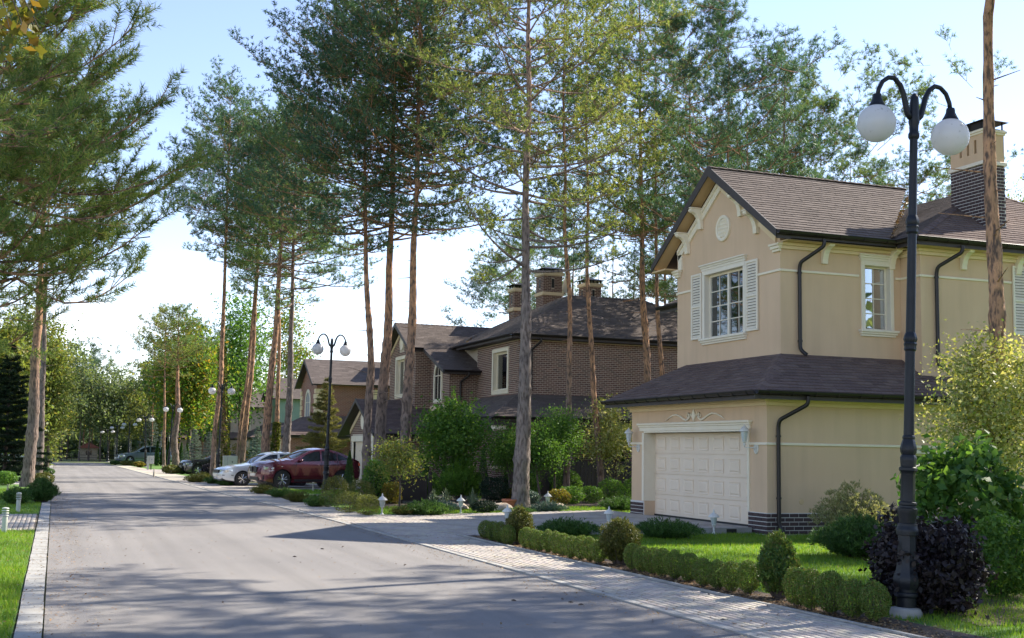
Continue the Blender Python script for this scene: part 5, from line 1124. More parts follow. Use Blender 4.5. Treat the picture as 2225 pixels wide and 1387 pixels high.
# ------------------------------------------------------------------ street lamps
lampgroup = 'twin globe street lamps along the pavement'
def lamp_proto():
    t = thing('street_lamp', 'x', 'street lamp', (0, 0, 0), lampgroup)
    MB().lathe([(.17, -.05), (.17, .06), (.15, .09), (.11, .10)], n=16).part('concrete_foot', m_concrete, t, local=True, auto=40)
    mb = MB(); mb.lathe([(.105, .10), (.107, .20), (.125, .215), (.128, .23), (.125, .25), (.11, .26), (.112, .30)], n=24)
    mb.lathe([(.12, .29), (.138, .34), (.145, .38), (.135, .43), (.112, .50), (.104, .60), (.098, .86)], n=8, tw=.5)
    mb.lathe([(.10, .86), (.115, .865), (.118, .90), (.118, .93), (.108, .945), (.106, .985), (.098, .99)], n=24, sq=.0)
    mb.lathe([(.085, .99), (.09, 1.03), (.10, 1.09), (.106, 1.12), (.106, 1.15), (.09, 1.16), (.088, 1.18), (.098, 1.19), (.098, 1.215), (.085, 1.225)], n=24)
    mb.lathe([(.082, 1.22), (.078, 1.52), (.085, 1.54), (.10, 1.56), (.10, 1.59), (.083, 1.60), (.088, 1.66), (.092, 1.70), (.078, 1.73)], n=12, sq=.05)
    mb.lathe([(.07, 1.73), (.085, 1.76), (.088, 1.80), (.078, 1.85), (.062, 1.90), (.066, 1.91), (.066, 1.93), (.056, 1.945)], n=20, sq=.04)
    o = mb.part('base_column', m_iron, t, local=True, auto=35)
    mb = MB(); mb.tube([(0, 0, 1.93), (0, 0, 5.55)], [.056, .043], 16)
    mb.part('shaft', m_iron, t, local=True, auto=40)
    for z in (2.98, 4.30): MB().lathe([(.055, -.11), (.066, -.09), (.062, -.06), (.07, -.03), (.062, -.01), (.074, .02), (.066, .06), (.052, .10)], (0, 0, z), 16, sq=.03).part('collar', m_iron, t, local=True, auto=35)
    mb = MB(); mb.lathe([(.05, 5.28), (.062, 5.30), (.062, 5.34), (.05, 5.36), (.052, 5.44), (.062, 5.47), (.058, 5.55), (.05, 5.70), (.045, 5.76), (.03, 5.80), (.001, 5.82)], n=16); mb.part('finial', m_iron, t, local=True, auto=35)
    for sg in (-1, 1):
        pts = [(.05, 5.52), (.09, 5.56), (.12, 5.66), (.15, 5.78), (.20, 5.88), (.28, 5.945), (.36, 5.94), (.44, 5.88), (.49, 5.78), (.505, 5.70)]
        am = MB().tube([(sg*x, 0, z) for x, z in pts], [.034, .034, .033, .032, .030, .028, .027, .026, .026, .026], 10).part('arm', m_iron, t, local=True, smooth=True)
        MB().lathe([(.045, .0), (.05, -.02), (.052, -.05), (.075, -.10), (.09, -.125), (.092, -.15), (.07, -.15)], (sg*.508, 0, 5.72), 18).part('globe_holder', m_iron, t, local=True, auto=35)
        g = MB(); g.v = []; g.lathe([(max(.001, .212*math.sin(PI*i/16)), -.212*math.cos(PI*i/16)) for i in range(17)], (sg*.508, 0, 5.385), 28); g.part('globe', m_globe, t, local=True, smooth=True)
    return t
lamp0 = lamp_proto()
lamps = [((1968, 1340), (1987, 205), 'tall black twin globe lamp in the front right corner, beside the purple shrub'),
 ((706, 1084), (722, 727), 'black twin globe lamp beside the maroon car and round golden shrubs'),
 ((473, 1045), (483, 830), 'twin globe lamp left of the silver car, before the ivy covered pine'),
 ((365, 1022), (377, 877), 'twin globe lamp in front of the green and orange maple'),
 ((316, 1015), (316, 902), 'twin globe lamp with one globe showing past the branches, left of the maple'),
 ((278, 1008), (282, 914), 'twin globe lamp in front of the grey blue car, third from the road end'),
 ((253, 1006), (255, 922), 'twin globe lamp second from the road end'),
 ((234, 1004), (234, 932), 'twin globe lamp nearest the road end')]
for i, (bp_, tp, lb) in enumerate(lamps):
    p = G(*bp_); q = PY(tp[0], tp[1], p.y); H_ = q.z; o = lamp0 if i == 0 else copy_tree(lamp0)
    p.z = 0; o.location = p; o['label'] = lb; s_ = H_/5.95 if i else 1.0; s_ = H_/5.8 if i == 0 else s_
    o.scale = (max(s_, .9),)*2+(s_,); o.rotation_euler = (0, math.atan2(q.x-p.x, H_), 0)
# garden lanterns
def garden_lantern():
    t = thing('garden_lantern', 'x', 'garden lamp', (0, 0, 0), 'small white garden lanterns')
    MB().lathe([(.001, .50), (.008, .495), (.012, .47), (.022, .455), (.018, .44), (.03, .425), (.065, .40), (.105, .365), (.118, .345), (.118, .335), (.05, .335)], n=18).part('lantern_roof', m_lantern, t, local=True, auto=50)
    MB().lathe([(.035, .19), (.05, .23), (.066, .30), (.068, .335)], n=14).part('lantern_glass', m_clear, t, local=True, auto=50)
    mb = MB(); mb.lathe([(.06, -.02), (.06, .01), (.045, .02), (.024, .04), (.017, .07), (.022, .10), (.016, .12), (.024, .15), (.04, .175), (.045, .185), (.038, .195)], n=14)
    for k in range(6): a = k*PI/3; mb.tube([(.042*math.cos(a), .042*math.sin(a), .19), (.058*math.cos(a), .058*math.sin(a), .25), (.073*math.cos(a), .073*math.sin(a), .335)], .004, 4)
    mb.part('post', m_lantern, t, local=True, auto=50); return t
gl0 = garden_lantern()
for i, (x, y, lb, s_) in enumerate([(1551, 1161, 'white garden lantern on the lawn edge in front of the garage door', 1.15), (1323, 1150, 'white garden lantern behind the thuja globe at the drive corner', 1.1), (1102, 1146, 'white garden lantern half behind the leftmost thuja globe of the hedge', 1.1),
    (1190, 1106, 'white garden lantern right of the thick pine trunk', 1.15), (1001, 1117, 'white garden lantern left of the thick pine trunk', 1.1), (830, 1119, 'white garden lantern beside the clipped golden box', 1.2)]):
    o = gl0 if i == 0 else copy_tree(gl0); p = G(x, y); p.z = .0; o.location = p; o['label'] = lb; o.scale = (s_*.92,)*3
# bollard lights
def bollard(kind):
    t = thing('bollard_light', 'x', 'bollard light', (0, 0, 0), 'low bollard lights along the lawns')
    MB().lathe([(.05, -.02), (.05, .30), (.04, .30)], n=14).part('post', m_wood if kind else m_cabinet, t, local=True, auto=40)
    for k in range(3): MB().lathe([(.035, .31+k*.045), (.065, .315+k*.045), (.062, .33+k*.045), (.035, .335+k*.045)], n=14).part('louvre', m_cabinet if not kind else m_wood, t, local=True, auto=40)
    MB().lathe([(.04, .44), (.064, .445), (.06, .465), (.02, .475), (.001, .477)], n=14).part('cap', m_cabinet if not kind else m_wood, t, local=True, auto=40); return t
b0, b1 = bollard(0), bollard(1)
for i, (x, y, lb, k, s_) in enumerate([(9, 1158, 'grey bollard light at the near corner of the left driveway', 0, 1), (39, 1113, 'grey bollard light on the far side of the left driveway', 0, 1.0), (16, 1072, 'short wooden bollard light left of the thick left pine', 1, .6), (680, 1068, 'wooden bollard light on the lawn beside the maroon car', 1, .75), (334, 1037, 'wooden bollard light left of the black car', 1, .9), (353, 1026, 'thin bollard light beside the lamp in front of the maple', 1, .9), (512, 1056, 'low pale bollard light in front of the silver car wheel', 1, .4)]):
    src = b1 if k else b0; o = src if i in (0, 2) else copy_tree(src); p = G(x, y); p.z = 0; o.location = p; o['label'] = lb; o.scale = (s_,)*3
# utility cabinets on posts
for i, (x, y, w_, h_, lb) in enumerate([(498, 1043, 30, 52, 'grey green electricity cabinet on a post beside the ivy pine'), (326, 1021, 14, 30, 'grey electricity cabinet left of the far conifer hedge'), (263, 1006, 7, 20, 'small grey cabinet in front of the grey blue car')]):
    p = G(x, y); p.z = 0; k = mpp(p); t = thing('electricity_cabinet', lb, 'electricity cabinet', p); W_, H_ = w_*k, h_*k
    MB().box(-W_*.5, -W_*.2, -.1, .1, 0, H_).part('post', m_cabinet, t, local=True); MB().box(-W_*.18, W_*.5, -.16, .1, H_*.42, H_).part('cabinet', m_cabinet, t, local=True, bevel=.01)
    MB().box(-W_*.12, W_*.44, -.172, -.16, H_*.46, H_*.96).part('door', m_cabinet, t, local=True); MB().box(W_*.1, W_*.18, -.18, -.172, H_*.72, H_*.77).part('lock', m_plastic, t, local=True)
    for q in (0, .1, .2): MB().tube([(W_*q, 0, 0), (W_*q, 0, H_*.42)], .015, 5).part('cable', m_plastic, t, local=True)

# ------------------------------------------------------------------ cars
def car(label, top, bottom_z, wheels, W_, glass_polys, ws, rs__, paint, L_, rw, belt, headl=True, seams=(), handles=(), mirror=None, tum=.80, blunt=.24, group=None, kind='car'):
    """top: outline of the side view, x along the length (nose at 0) from front bumper foot over the roof to the tail foot"""
    t = thing('parked_car', label, kind, (0, 0, 0))
    n = len(top); sm = []
    for i in range(n-1):   # light smoothing of the outline
        a, b_ = Vector(top[i]), Vector(top[i+1]); p0 = Vector(top[max(i-1, 0)]); p3 = Vector(top[min(i+2, n-1)])
        k = max(1, int((b_-a).length/.12))
        for j in range(k):
            u = j/k; sm.append(tuple(.5*((2*a)+(b_-p0)*u+(2*p0-5*a+4*b_-p3)*u*u+(3*a-p0-3*b_+p3)*u**3)))
    sm.append(top[-1]); ztop = max(z for x, z in sm)
    bot = []   # from tail foot back to the nose foot with wheel arches
    for cx_ in sorted(wheels, reverse=True):
        R_ = rw*1.17; a0 = math.asin(max(-1, min(1, (bottom_z-rw)/R_)))
        for k in range(15): th = a0+(PI-2*a0)*k/14; bot.append((cx_+R_*math.cos(th), rw+R_*math.sin(th)))
    outl = sm+bot
    def hw(x, z):
        pl = 1-blunt*max(0, (.75-x)/.75)**2.2-.16*max(0, (x-(L_-.7))/.7)**2.2
        if z < .55: pr = 1-.05*((.55-z)/.4)**2
        elif z < belt: pr = 1-.05*((z-.55)/(belt-.55))**2
        else: pr = .95-(.95-tum)*((z-belt)/(ztop-belt))
        sh = .012*math.exp(-((z-belt*.86)/.03)**2)
        return W_/2*pl*pr+sh
    def inside(p, poly):
        c = False; j = len(poly)-1
        for i in range(len(poly)):
            if (poly[i][1] > p[1]) != (poly[j][1] > p[1]) and p[0] < (poly[j][0]-poly[i][0])*(p[1]-poly[i][1])/(poly[j][1]-poly[i][1])+poly[i][0]: c = not c
            j = i
        return c
    V = [Vector(p) for p in outl]; E_ = [(i, (i+1) % len(outl)) for i in range(len(outl))]
    for gp_ in glass_polys:
        b0 = len(V); V += [Vector(p) for p in gp_]; E_ += [(b0+i, b0+(i+1) % len(gp_)) for i in range(len(gp_))]
    for i in range(int(L_/.13)):
        for j in range(int(ztop/.11)):
            p = (i*.13+.05, j*.11+.08)
            if inside(p, outl): V.append(Vector(p))
    vo, _, fo, *_r = delaunay_2d_cdt(V, E_, [], 0, 1e-4)
    body, gls = MB(), [MB() for _ in range(2*len(glass_polys))]
    for sg in (-1, 1):
        vv = [(x, sg*hw(x, z), z) for x, z in vo]; vg = [(x, sg*(hw(x, z)-.012), z) for x, z in vo]; 
        idx = []
        for f in fo:
            c = (sum(vo[i][0] for i in f)/len(f), sum(vo[i][1] for i in f)/len(f))
            if not inside(c, outl): continue
            hit = [k for k, gp_ in enumerate(glass_polys) if inside(c, gp_)]; tgt = gls[hit[0]*2+(sg > 0)] if hit else body; src = vg if hit else vv
            pts = [src[i] for i in (f if sg < 0 else f[::-1])]; tgt.face(pts)
    top_pts = [(x, z) for x, z in sm]; K = 10; strip, wsm, rsm = MB(), MB(), MB()
    for i in range(len(top_pts)-1):
        (xa, za), (xb, zb) = top_pts[i], top_pts[i+1]
        for k in range(K):
            ta, tb = -1+2*k/K, -1+2*(k+1)/K; q = []
            for (x, z, tt, jj) in ((xa, za, ta, i), (xa, za, tb, i), (xb, zb, tb, i+1), (xb, zb, ta, i+1)):
                a, b_ = top_pts[max(jj-1, 0)], top_pts[min(jj+1, len(top_pts)-1)]; d = Vector((b_[0]-a[0], b_[1]-a[1])).normalized(); nn = Vector((-d.y, d.x)); cr_ = .055*(1-tt*tt)
                q.append((x+nn.x*cr_, tt*hw(x, z), z+nn.y*cr_))
            xm = (xa+xb)/2; zm_ = (za+zb)/2; isw = zm_ > belt-.05 and -.9 < ta and tb < .9
            (wsm if isw and ws[0] < xm < ws[1] else rsm if isw and rs__[0] < xm < rs__[1] else strip).face(q[::-1])
    body.v += strip.v if False else []; off = len(body.v); body.v += strip.v; body.f += [tuple(off+i for i in f) for f in strip.f]
    import bmesh
    def weld(mb_, name, m_):
        me = mb_.mesh(name, m_); bm = bmesh.new(); bm.from_mesh(me); bmesh.ops.remove_doubles(bm, verts=bm.verts, dist=.0015); bmesh.ops.recalc_face_normals(bm, faces=bm.faces)
        for f in bm.faces: f.smooth = True
        bm.to_mesh(me); bm.free()
        try: me.set_sharp_from_angle(angle=rad(38))
        except Exception: pass
        return put(name, me, t)
    weld(body, 'body', paint)
    for g in gls: weld(g, 'side_window', m_cglass) if g.f else None
    weld(wsm, 'windscreen', m_cglass); weld(rsm, 'rear_window', m_cglass)
    fl = MB(); fl.box(.25, L_-.2, -W_*.42, W_*.42, bottom_z-.02, bottom_z+.10); 
    fl.part('underbody', m_plastic, t, local=True)
    for cx_ in wheels:
        aw = MB(); aw.lathe([(rw*1.15, -W_*.44), (rw*1.15, W_*.44)], (0, 0, 0), 16, 'y'); aw.v = [(x+cx_, y, z+rw) for x, y, z in aw.v]; aw.part('wheel_well', m_plastic, t, local=True)
        for sg in (-1, 1):
            yy = sg*(W_/2-.12); tp = [(rw*.62, -.10), (rw*.95, -.10), (rw, -.07), (rw, .07), (rw*.95, .10), (rw*.62, .10), (rw*.60, 0)]
            tm = MB(); tm.lathe(tp[:-1], (cx_, yy, rw), 30, 'y'); wo = tm.part('tyre', m_rubber, t, local=True, auto=35)
            rm = MB(); rm.lathe([(rw*.66, 0), (rw*.68, sg*.095), (rw*.64, sg*.10), (rw*.60, sg*.05), (rw*.60, 0)], (cx_, yy, rw), 30, 'y')
            for k in range(5):
                a = 2*PI*k/5+.3
                for da in (-.16, .16):
                    c0, s0 = math.cos(a+da*.6), math.sin(a+da*.6); c1, s1 = math.cos(a+da*1.4), math.sin(a+da*1.4)
                    rm.tube([(cx_+c0*rw*.1, yy+sg*.075, rw+s0*rw*.1), (cx_+c1*rw*.64, yy+sg*.09, rw+s1*rw*.64)], [.030, .022], 5)
            rm.lathe([(rw*.16, sg*.06), (rw*.16, sg*.1), (rw*.05, sg*.108), (.001, sg*.108)], (cx_, yy, rw), 14, 'y'); rm.part('rim', m_rim, wo)
            bd_ = MB(); bd_.lathe([(rw*.62, sg*.02), (.001, sg*.02)], (cx_, yy, rw), 20, 'y'); bd_.part('brake_disc', m_plastic, wo)
    for (x0, z0, x1, z1) in seams:
        for sg in (-1, 1): 
            k = 8; MB().tube([(x0+(x1-x0)*i/k, sg*(hw(x0+(x1-x0)*i/k, z0+(z1-z0)*i/k)+.001), z0+(z1-z0)*i/k) for i in range(k+1)], .006, 4).part('door_gap', m_plastic, t, local=True)
    for (x, z) in handles:
        for sg in (-1, 1): MB().tube([(x, sg*(hw(x, z)+.004), z), (x+.03, sg*(hw(x, z)+.03), z), (x+.17, sg*(hw(x+.17, z)+.03), z+.005), (x+.2, sg*(hw(x+.2, z)+.004), z)], .014, 6).part('door_handle', paint, t, local=True, smooth=True)
    if mirror:
        x, z = mirror
        for sg in (-1, 1):
            mm = MB(); mm.sphere((x, sg*(W_/2+.05), z), .11, 12, 8, .62); mm.v = [((a-x)*.75+x, (b_-sg*(W_/2+.05))*1.15+sg*(W_/2+.05), c) for a, b_, c in mm.v]; mm.part('mirror', paint, t, local=True, smooth=True)
            MB().tube([(x+.03, sg*(W_/2-.10), z-.10), (x, sg*(W_/2+.02), z-.04)], .025, 6).part('mirror_arm', m_plastic, t, local=True)
    t['hw'] = 0; del t['hw']
    return t, hw
def patch(t, hw, pts, m, name, out_=.008, sides=(-1, 1), thick=.02):
    for sg in sides:
        mb = MB(); mb.prism([(x, sg*(hw(x, z)+out_), z) for x, z in pts], (0, -sg*thick, 0)); mb.part(name, m, t, local=True, bevel=.004)
def front_part(t, pts, m, name, x=-.03, thick=.05, bev=.01):   # on the nose: pts (y,z)
    mb = MB(); mb.prism([(x-.055+abs(y)**2*.20, y, z) for y, z in pts], (thick+.1, 0, 0)); mb.part(name, m, t, local=True, bevel=bev)
# maroon coupe-like off-roader
top = [(.20, .32), (.03, .38), (-.01, .58), (.03, .86), (.12, 1.02), (.42, 1.11), (.95, 1.18), (1.42, 1.22), (1.95, 1.43), (2.42, 1.62), (2.85, 1.68), (3.3, 1.66), (3.85, 1.53), (4.35, 1.34), (4.66, 1.24), (4.84, 1.17), (4.83, 1.0), (4.88, .80), (4.86, .55), (4.75, .38)]
cr_, hw = car('maroon coupe style off-roader parked in the driveway, nose to the road', top, .27, (.93, 3.88), 1.98,
  [[(1.66, 1.16), (2.10, 1.43), (2.50, 1.575), (2.80, 1.60), (2.80, 1.17), (2.2, 1.15)], [(2.87, 1.17), (2.87, 1.60), (3.3, 1.575), (3.62, 1.50), (3.62, 1.20)], [(3.68, 1.205), (3.68, 1.485), (4.12, 1.32), (4.22, 1.25)]],
  (1.48, 2.38), (3.95, 4.7), m_red, 4.88, .385, 1.14, seams=[(1.52, .55, 1.62, 1.12), (2.84, .34, 2.84, 1.16), (3.62, .62, 3.66, 1.18), (1.55, .36, 3.4, .36)], handles=[(2.52, 1.0), (3.35, 1.03)], mirror=(1.78, 1.2))
for sg in (-1, 1):
    front_part(cr_, [(sg*.50, .78), (sg*.86, .80), (sg*.90, .90), (sg*.80, .96), (sg*.48, .90)], m_lampg, 'headlight', .02, .12)
    front_part(cr_, [(sg*.08, .70), (sg*.36, .70), (sg*.38, .86), (sg*.30, .92), (sg*.10, .92)], m_plastic, 'kidney_grille', -.045, .05)
    front_part(cr_, [(sg*.05, .67), (sg*.40, .67), (sg*.42, .70), (sg*.05, .70)], m_chrome, 'grille_trim', -.05, .03, .004); front_part(cr_, [(sg*.09, .915), (sg*.32, .915), (sg*.30, .94), (sg*.10, .94)], m_chrome, 'grille_trim', -.04, .03, .004)
    mb = MB(); mb.lathe([(.075, 0), (.07, -.03), (.001, -.035)], (.09, sg*.66, .47), 14, 'x'); mb.part('fog_light', m_lampg, cr_, local=True)
    front_part(cr_, [(sg*.54, .38), (sg*.82, .38), (sg*.82, .56), (sg*.54, .56)], m_plastic, 'bumper_intake', -.015, .06)
    mb = MB(); mb.prism([(4.80, sg*.55, .98), (4.78, sg*.88, .98), (4.76, sg*.86, 1.12), (4.80, sg*.55, 1.12)], (.09, 0, 0)); mb.part('tail_light', m_orange, cr_, local=True, bevel=.01)
front_part(cr_, [(-.48, .36), (.48, .36), (.48, .50), (-.48, .50)], m_plastic, 'bumper_intake', -.035, .05); front_part(cr_, [(-.26, .53), (.26, .53), (.26, .64), (-.26, .64)], m_white, 'number_plate', -.06, .015, .003)
patch(cr_, hw, [(.45, .80), (.95, .93), (.93, .95), (.50, .90), (.40, .86)], m_lampg, 'headlight_side'); patch(cr_, hw, [(.30, .74), (.52, .75), (.52, .765), (.30, .755)], m_chrome, 'side_marker', .01)
patch(cr_, hw, [(1.5, .3), (3.35, .3), (3.35, .40), (1.5, .40)], m_plastic, 'sill_trim', .004)
for k, dx in enumerate((0, .27)): pass
cr_.location = G(612, 1063)
pr_ = Vector((G(612, 1063).x, G(612, 1063).y, 0)); head = rad(14); s_ = .90
cr_.rotation_euler = (0, 0, head); cr_.scale = (s_, s_, s_*1.07)
cr_.location = pr_-Matrix.Rotation(head, 3, 'Z') @ Vector((.93*s_, -.94*s_, 0))
# silver sedan
top = [(.22, .26), (.06, .32), (.0, .48), (.05, .64), (.16, .74), (.6, .85), (1.25, .95), (1.62, 1.18), (2.0, 1.37), (2.4, 1.45), (2.9, 1.46), (3.3, 1.40), (3.75, 1.2), (4.1, 1.07), (4.5, 1.02), (4.58, .85), (4.57, .5), (4.45, .3)]
sv, hw2 = car('silver white sedan parked beside the maroon car', top, .22, (.88, 3.5), 1.77, [[(1.42, .96), (1.75, 1.20), (2.08, 1.35), (2.45, 1.39), (2.45, .96)], [(2.55, .96), (2.55, 1.395), (2.95, 1.39), (3.3, 1.33), (3.42, .98)]], (1.3, 1.98), (3.4, 4.05), m_silver, 4.57, .315, .95, blunt=.2, seams=[(1.38, .4, 1.42, .93), (2.5, .28, 2.5, .94), (3.42, .5, 3.42, .95)], handles=[(2.2, .86), (3.15, .88)], mirror=(1.55, 1.0))
for sg in (-1, 1):
    front_part(sv, [(sg*.42, .58), (sg*.80, .58), (sg*.84, .70), (sg*.44, .72)], m_lampg, 'headlight', .01, .12)
    mb = MB(); mb.prism([(4.5, sg*.5, .80), (4.48, sg*.80, .80), (4.47, sg*.78, .96), (4.5, sg*.5, .97)], (.09, 0, 0)); mb.part('tail_light', m_orange, sv, local=True)
front_part(sv, [(-.36, .56), (.36, .56), (.38, .70), (-.38, .70)], m_plastic, 'grille', -.03, .05); front_part(sv, [(-.7, .26), (.7, .26), (.7, .36), (-.7, .36)], m_plastic, 'bumper_intake', -.005, .05)
patch(sv, hw2, [(.02, .455), (.48, .455), (.48, .485), (.02, .485)], m_plastic, 'bumper_strip', .012); patch(sv, hw2, [(1.3, .46), (3.1, .46), (3.1, .50), (1.3, .50)], m_plastic, 'door_strip', .012); patch(sv, hw2, [(.14, .60), (.46, .62), (.44, .72), (.22, .72)], m_lampg, 'headlight_side')
front_part(sv, [(-.26, .42), (.26, .42), (.26, .53), (-.26, .53)], m_white, 'number_plate', -.045, .015, .003)
s2 = .98; hd2 = rad(9); p = G(526, 1057); sv.rotation_euler = (0, 0, hd2); sv.scale = (s2,)*3; sv.location = Vector((p.x, p.y, 0))-Matrix.Rotation(hd2, 3, 'Z') @ Vector((.88*s2, -.84*s2, 0))
def recolor(src, label, paint, loc, rot, s):
    c = copy_tree(src, None, loc, rot, s); c['label'] = label
    for ch in c.children:
        if ch.data and ch.data.materials and ch.data.materials[0] and ch.data.materials[0].name in ('maroon car paint', 'silver white car paint'):
            ch.data = ch.data.copy(); ch.data.materials[0] = paint
    return c
p = G(408, 1031); recolor(cr_, 'black car with its nose showing between the low junipers and blue spruces', m_blackc, Vector((p.x-.3, p.y+.9, -.1)), rad(10), .82)
p = G(262, 1008); recolor(sv, 'grey blue car parked side on near the road end', m_blueg, Vector((p.x-.4, p.y-.6, 0)), rad(12), 1.05)
p = G(92, 1010); recolor(sv, 'white car glimpsed behind the left pine trunks', m_silver, Vector((p.x-4.3, p.y+2, 0)), rad(0), 1.0)

# ------------------------------------------------------------------ clipped hedge and shrubs
hb = [ball_mesh(.165, .19, 100+k, m_box, 5200, .019, .045, .02) for k in range(5)]
rows = []
for x, y in ((1055, 1172), (1071, 1177), (1087, 1181), (1103, 1186)): rows.append((x, y, .92))
for x, y in ((455, 478), (500, 489), (545, 499), (608, 507), (662, 518), (708, 532), (765, 547), (835, 558), (895, 568), (958, 582)): rows.append((1000+x/3.179, 1042+y/3.179, .93))
for x, y in ((1190, 628), (1258, 645), (1330, 660), (1400, 676), (1480, 694), (1580, 709), (1680, 740), (1780, 760), (1870, 778), (1990, 796)): rows.append((1000+x/3.179, 1042+y/3.179, .95))
for x, y in ((1012, 1170), (1085, 1190), (1195, 1212), (1310, 1232), (1432, 1252)): rows.append((1320+x/2.459, 843+y/2.459, 1.08))
nbh = len(rows); desc = {0: 'clipped boxwood ball at the far end of the front hedge, at the drive corner', 3: 'clipped boxwood ball left of the leftmost thuja globe', 4: 'clipped boxwood ball right of the leftmost thuja globe', 13: 'clipped boxwood ball left of the middle thuja globe', 14: 'clipped boxwood ball right of the middle thuja globe', 23: 'clipped boxwood ball left of the dark thuja bush nearest the lamp', 24: 'clipped boxwood ball right of the dark thuja bush nearest the lamp', 28: 'clipped boxwood ball beside the foot of the big lamp post'}
ordw = ['first', 'second', 'third', 'fourth', 'fifth', 'sixth', 'seventh', 'eighth', 'ninth', 'tenth']
for i, (x, y, s_) in enumerate(rows):
    p = G(x, y); p.z = 0; sec = 0 if i < 4 else 1 if i < 14 else 2 if i < 24 else 3; st_ = (0, 4, 14, 24)[sec]
    lb = desc.get(i) or '%s clipped boxwood ball %s' % (ordw[i-st_], ('from the drive corner in the hedge', 'right of the leftmost thuja globe in the front hedge', 'right of the middle thuja globe in the front hedge', 'right of the dark thuja bush in the front hedge')[sec])
    t = plant('boxwood_ball', hb[i % 5], lb, 'shrub', p, 'clipped boxwood balls of the front hedge', rng.uniform(0, 6), (s_*rng.uniform(.82, .98), s_*rng.uniform(.82, .98), s_*rng.uniform(.93, 1.08)))
def px(kind, x, y, w_, h_, seed, lm, label, catn='shrub', name=None, group=None, n=None, leaf=None, **k):
    """shrub with its foot at photo pixel x, y and w_ x h_ photo pixels big"""
    p = G(x, y); p.z = 0; m = mpp(p); rx, hh = w_*m/2, h_*m
    if kind == 'ball': ms = ball_mesh(rx, hh/2*1.0, seed, lm, n or 3000, leaf or .03, **k)
    elif kind == 'juni': ms = shoots_mesh(rx, hh, seed, lm, n or 170, kn=16, nl=(leaf or .06), nw=.016, **k)
    elif kind == 'blade': ms = blades_mesh(rx, hh, seed, lm, n or 60, leaf or .04)
    elif kind == 'cone': ms = ball_mesh(rx, hh/2, seed, lm, n or 3500, leaf or .035, .08, 0, 'cone')
    return plant(name or 'shrub', ms, label, catn, p, group)
gg = 'thuja globes standing in the front hedge'
t = px('juni', 1128, 1184, 62, 76, 200, m_thuja, 'leftmost golden green thuja globe in the front hedge', 'thuja bush', 'thuja_globe', gg, n=520, up_=.5, leaf=.045)
t = px('juni', 1347, 1228, 92, 96, 201, m_thuja, 'middle thuja globe of the front hedge, in full sun with bare stems', 'thuja bush', 'thuja_globe', gg, n=620, up_=.5, leaf=.045)
t = px('juni', 1692, 1300, 98, 128, 202, m_box, 'dark narrow thuja bush of the front hedge nearest the lamp', 'thuja bush', 'thuja_globe', gg, n=620, up_=.6, leaf=.045)
# extra body for the thuja globes: ball of scales above the stems
for (x, y, w_, h_, lift, lm, sd_) in ((1128, 1184, 60, 62, 14, m_thuja, 31), (1347, 1228, 84, 74, 24, m_thuja, 32), (1692, 1300, 84, 108, 16, m_juni, 33)):
    p = G(x, y); k = mpp(p); V, F_ = ball_mesh(w_*k/2, h_*k/2, sd_, lm, 5200, .026, .10, lift*k)[0], None
    par = [o for o in bpy.data.objects if o.name.startswith('thuja_globe') and (o.location-Vector((p.x, p.y, 0))).length < .05][0]; put('foliage', V, par)
px('juni', 1236, 1166, 150, 36, 210, m_juni, 'low spreading juniper behind the hedge, left of the middle thuja globe', 'juniper', 'juniper', n=420)
px('juni', 1450, 1170, 165, 40, 211, m_juni, 'low spreading juniper on the lawn in front of the garage door', 'juniper', 'juniper', n=420)
px('juni', 1870, 1212, 225, 84, 212, m_juni, 'large green juniper against the side wall of the ochre house', 'juniper', 'juniper', n=700, leaf=.07)
px('juni', 1852, 1176, 190, 112, 213, m_spirea, 'cream tipped feathery shrub behind the large juniper', 'shrub', 'flowering_shrub', n=420, leaf=.055, up_=1.0)
px('ball', 2012, 1330, 225, 188, 214, m_purple, 'dark purple leaved bush behind the big lamp post', 'shrub', 'purple_bush', n=9500, leaf=.07, lump=.24)
px('ball', 2100, 1275, 250, 300, 215, m_leaf, 'tall large leaved green bush right of the big lamp post', 'shrub', 'green_bush', n=5200, leaf=.13, lump=.16)
px('ball', 2180, 1300, 150, 170, 216, m_leaf, 'low mixed green and reddish bush at the right edge', 'shrub', 'green_bush', n=5200, leaf=.055, lump=.14)
px('ball', 2215, 1240, 120, 110, 217, m_leaf, 'small bright green bush behind the right pine foot', 'shrub', 'green_bush', n=2500, leaf=.06, lump=.14)
# garden between the two houses
px('ball', 797, 1121, 50, 44, 220, m_box_y, 'clipped golden box ball beside the white garden lantern', n=3200, leaf=.028, lump=.03, shape='box', name='golden_box')
px('ball', 757, 1115, 62, 45, 221, m_box_y, 'wide clipped golden box left of the lantern corner', n=3200, leaf=.028, lump=.04, shape='box', name='golden_box')
px('ball', 712, 1103, 40, 34, 222, m_box, 'small brownish box beside the foot of the second lamp', n=2000, leaf=.028, name='golden_box')
px('ball', 728, 1098, 60, 62, 223, m_thuja, 'round thuja ball directly right of the second lamp post', 'thuja bush', n=4200, leaf=.035, lump=.07, name='thuja_globe')
px('ball', 783, 1106, 62, 62, 224, m_thuja, 'round thuja ball right of the tall columnar thuja', 'thuja bush', n=4200, leaf=.035, lump=.07, name='thuja_globe')
px('cone', 757, 1084, 34, 104, 225, m_thuja_d, 'tall columnar thuja right of the maroon car', 'thuja', n=5200, leaf=.04, name='columnar_thuja')
cg = 'dark columnar thujas along the brick house'
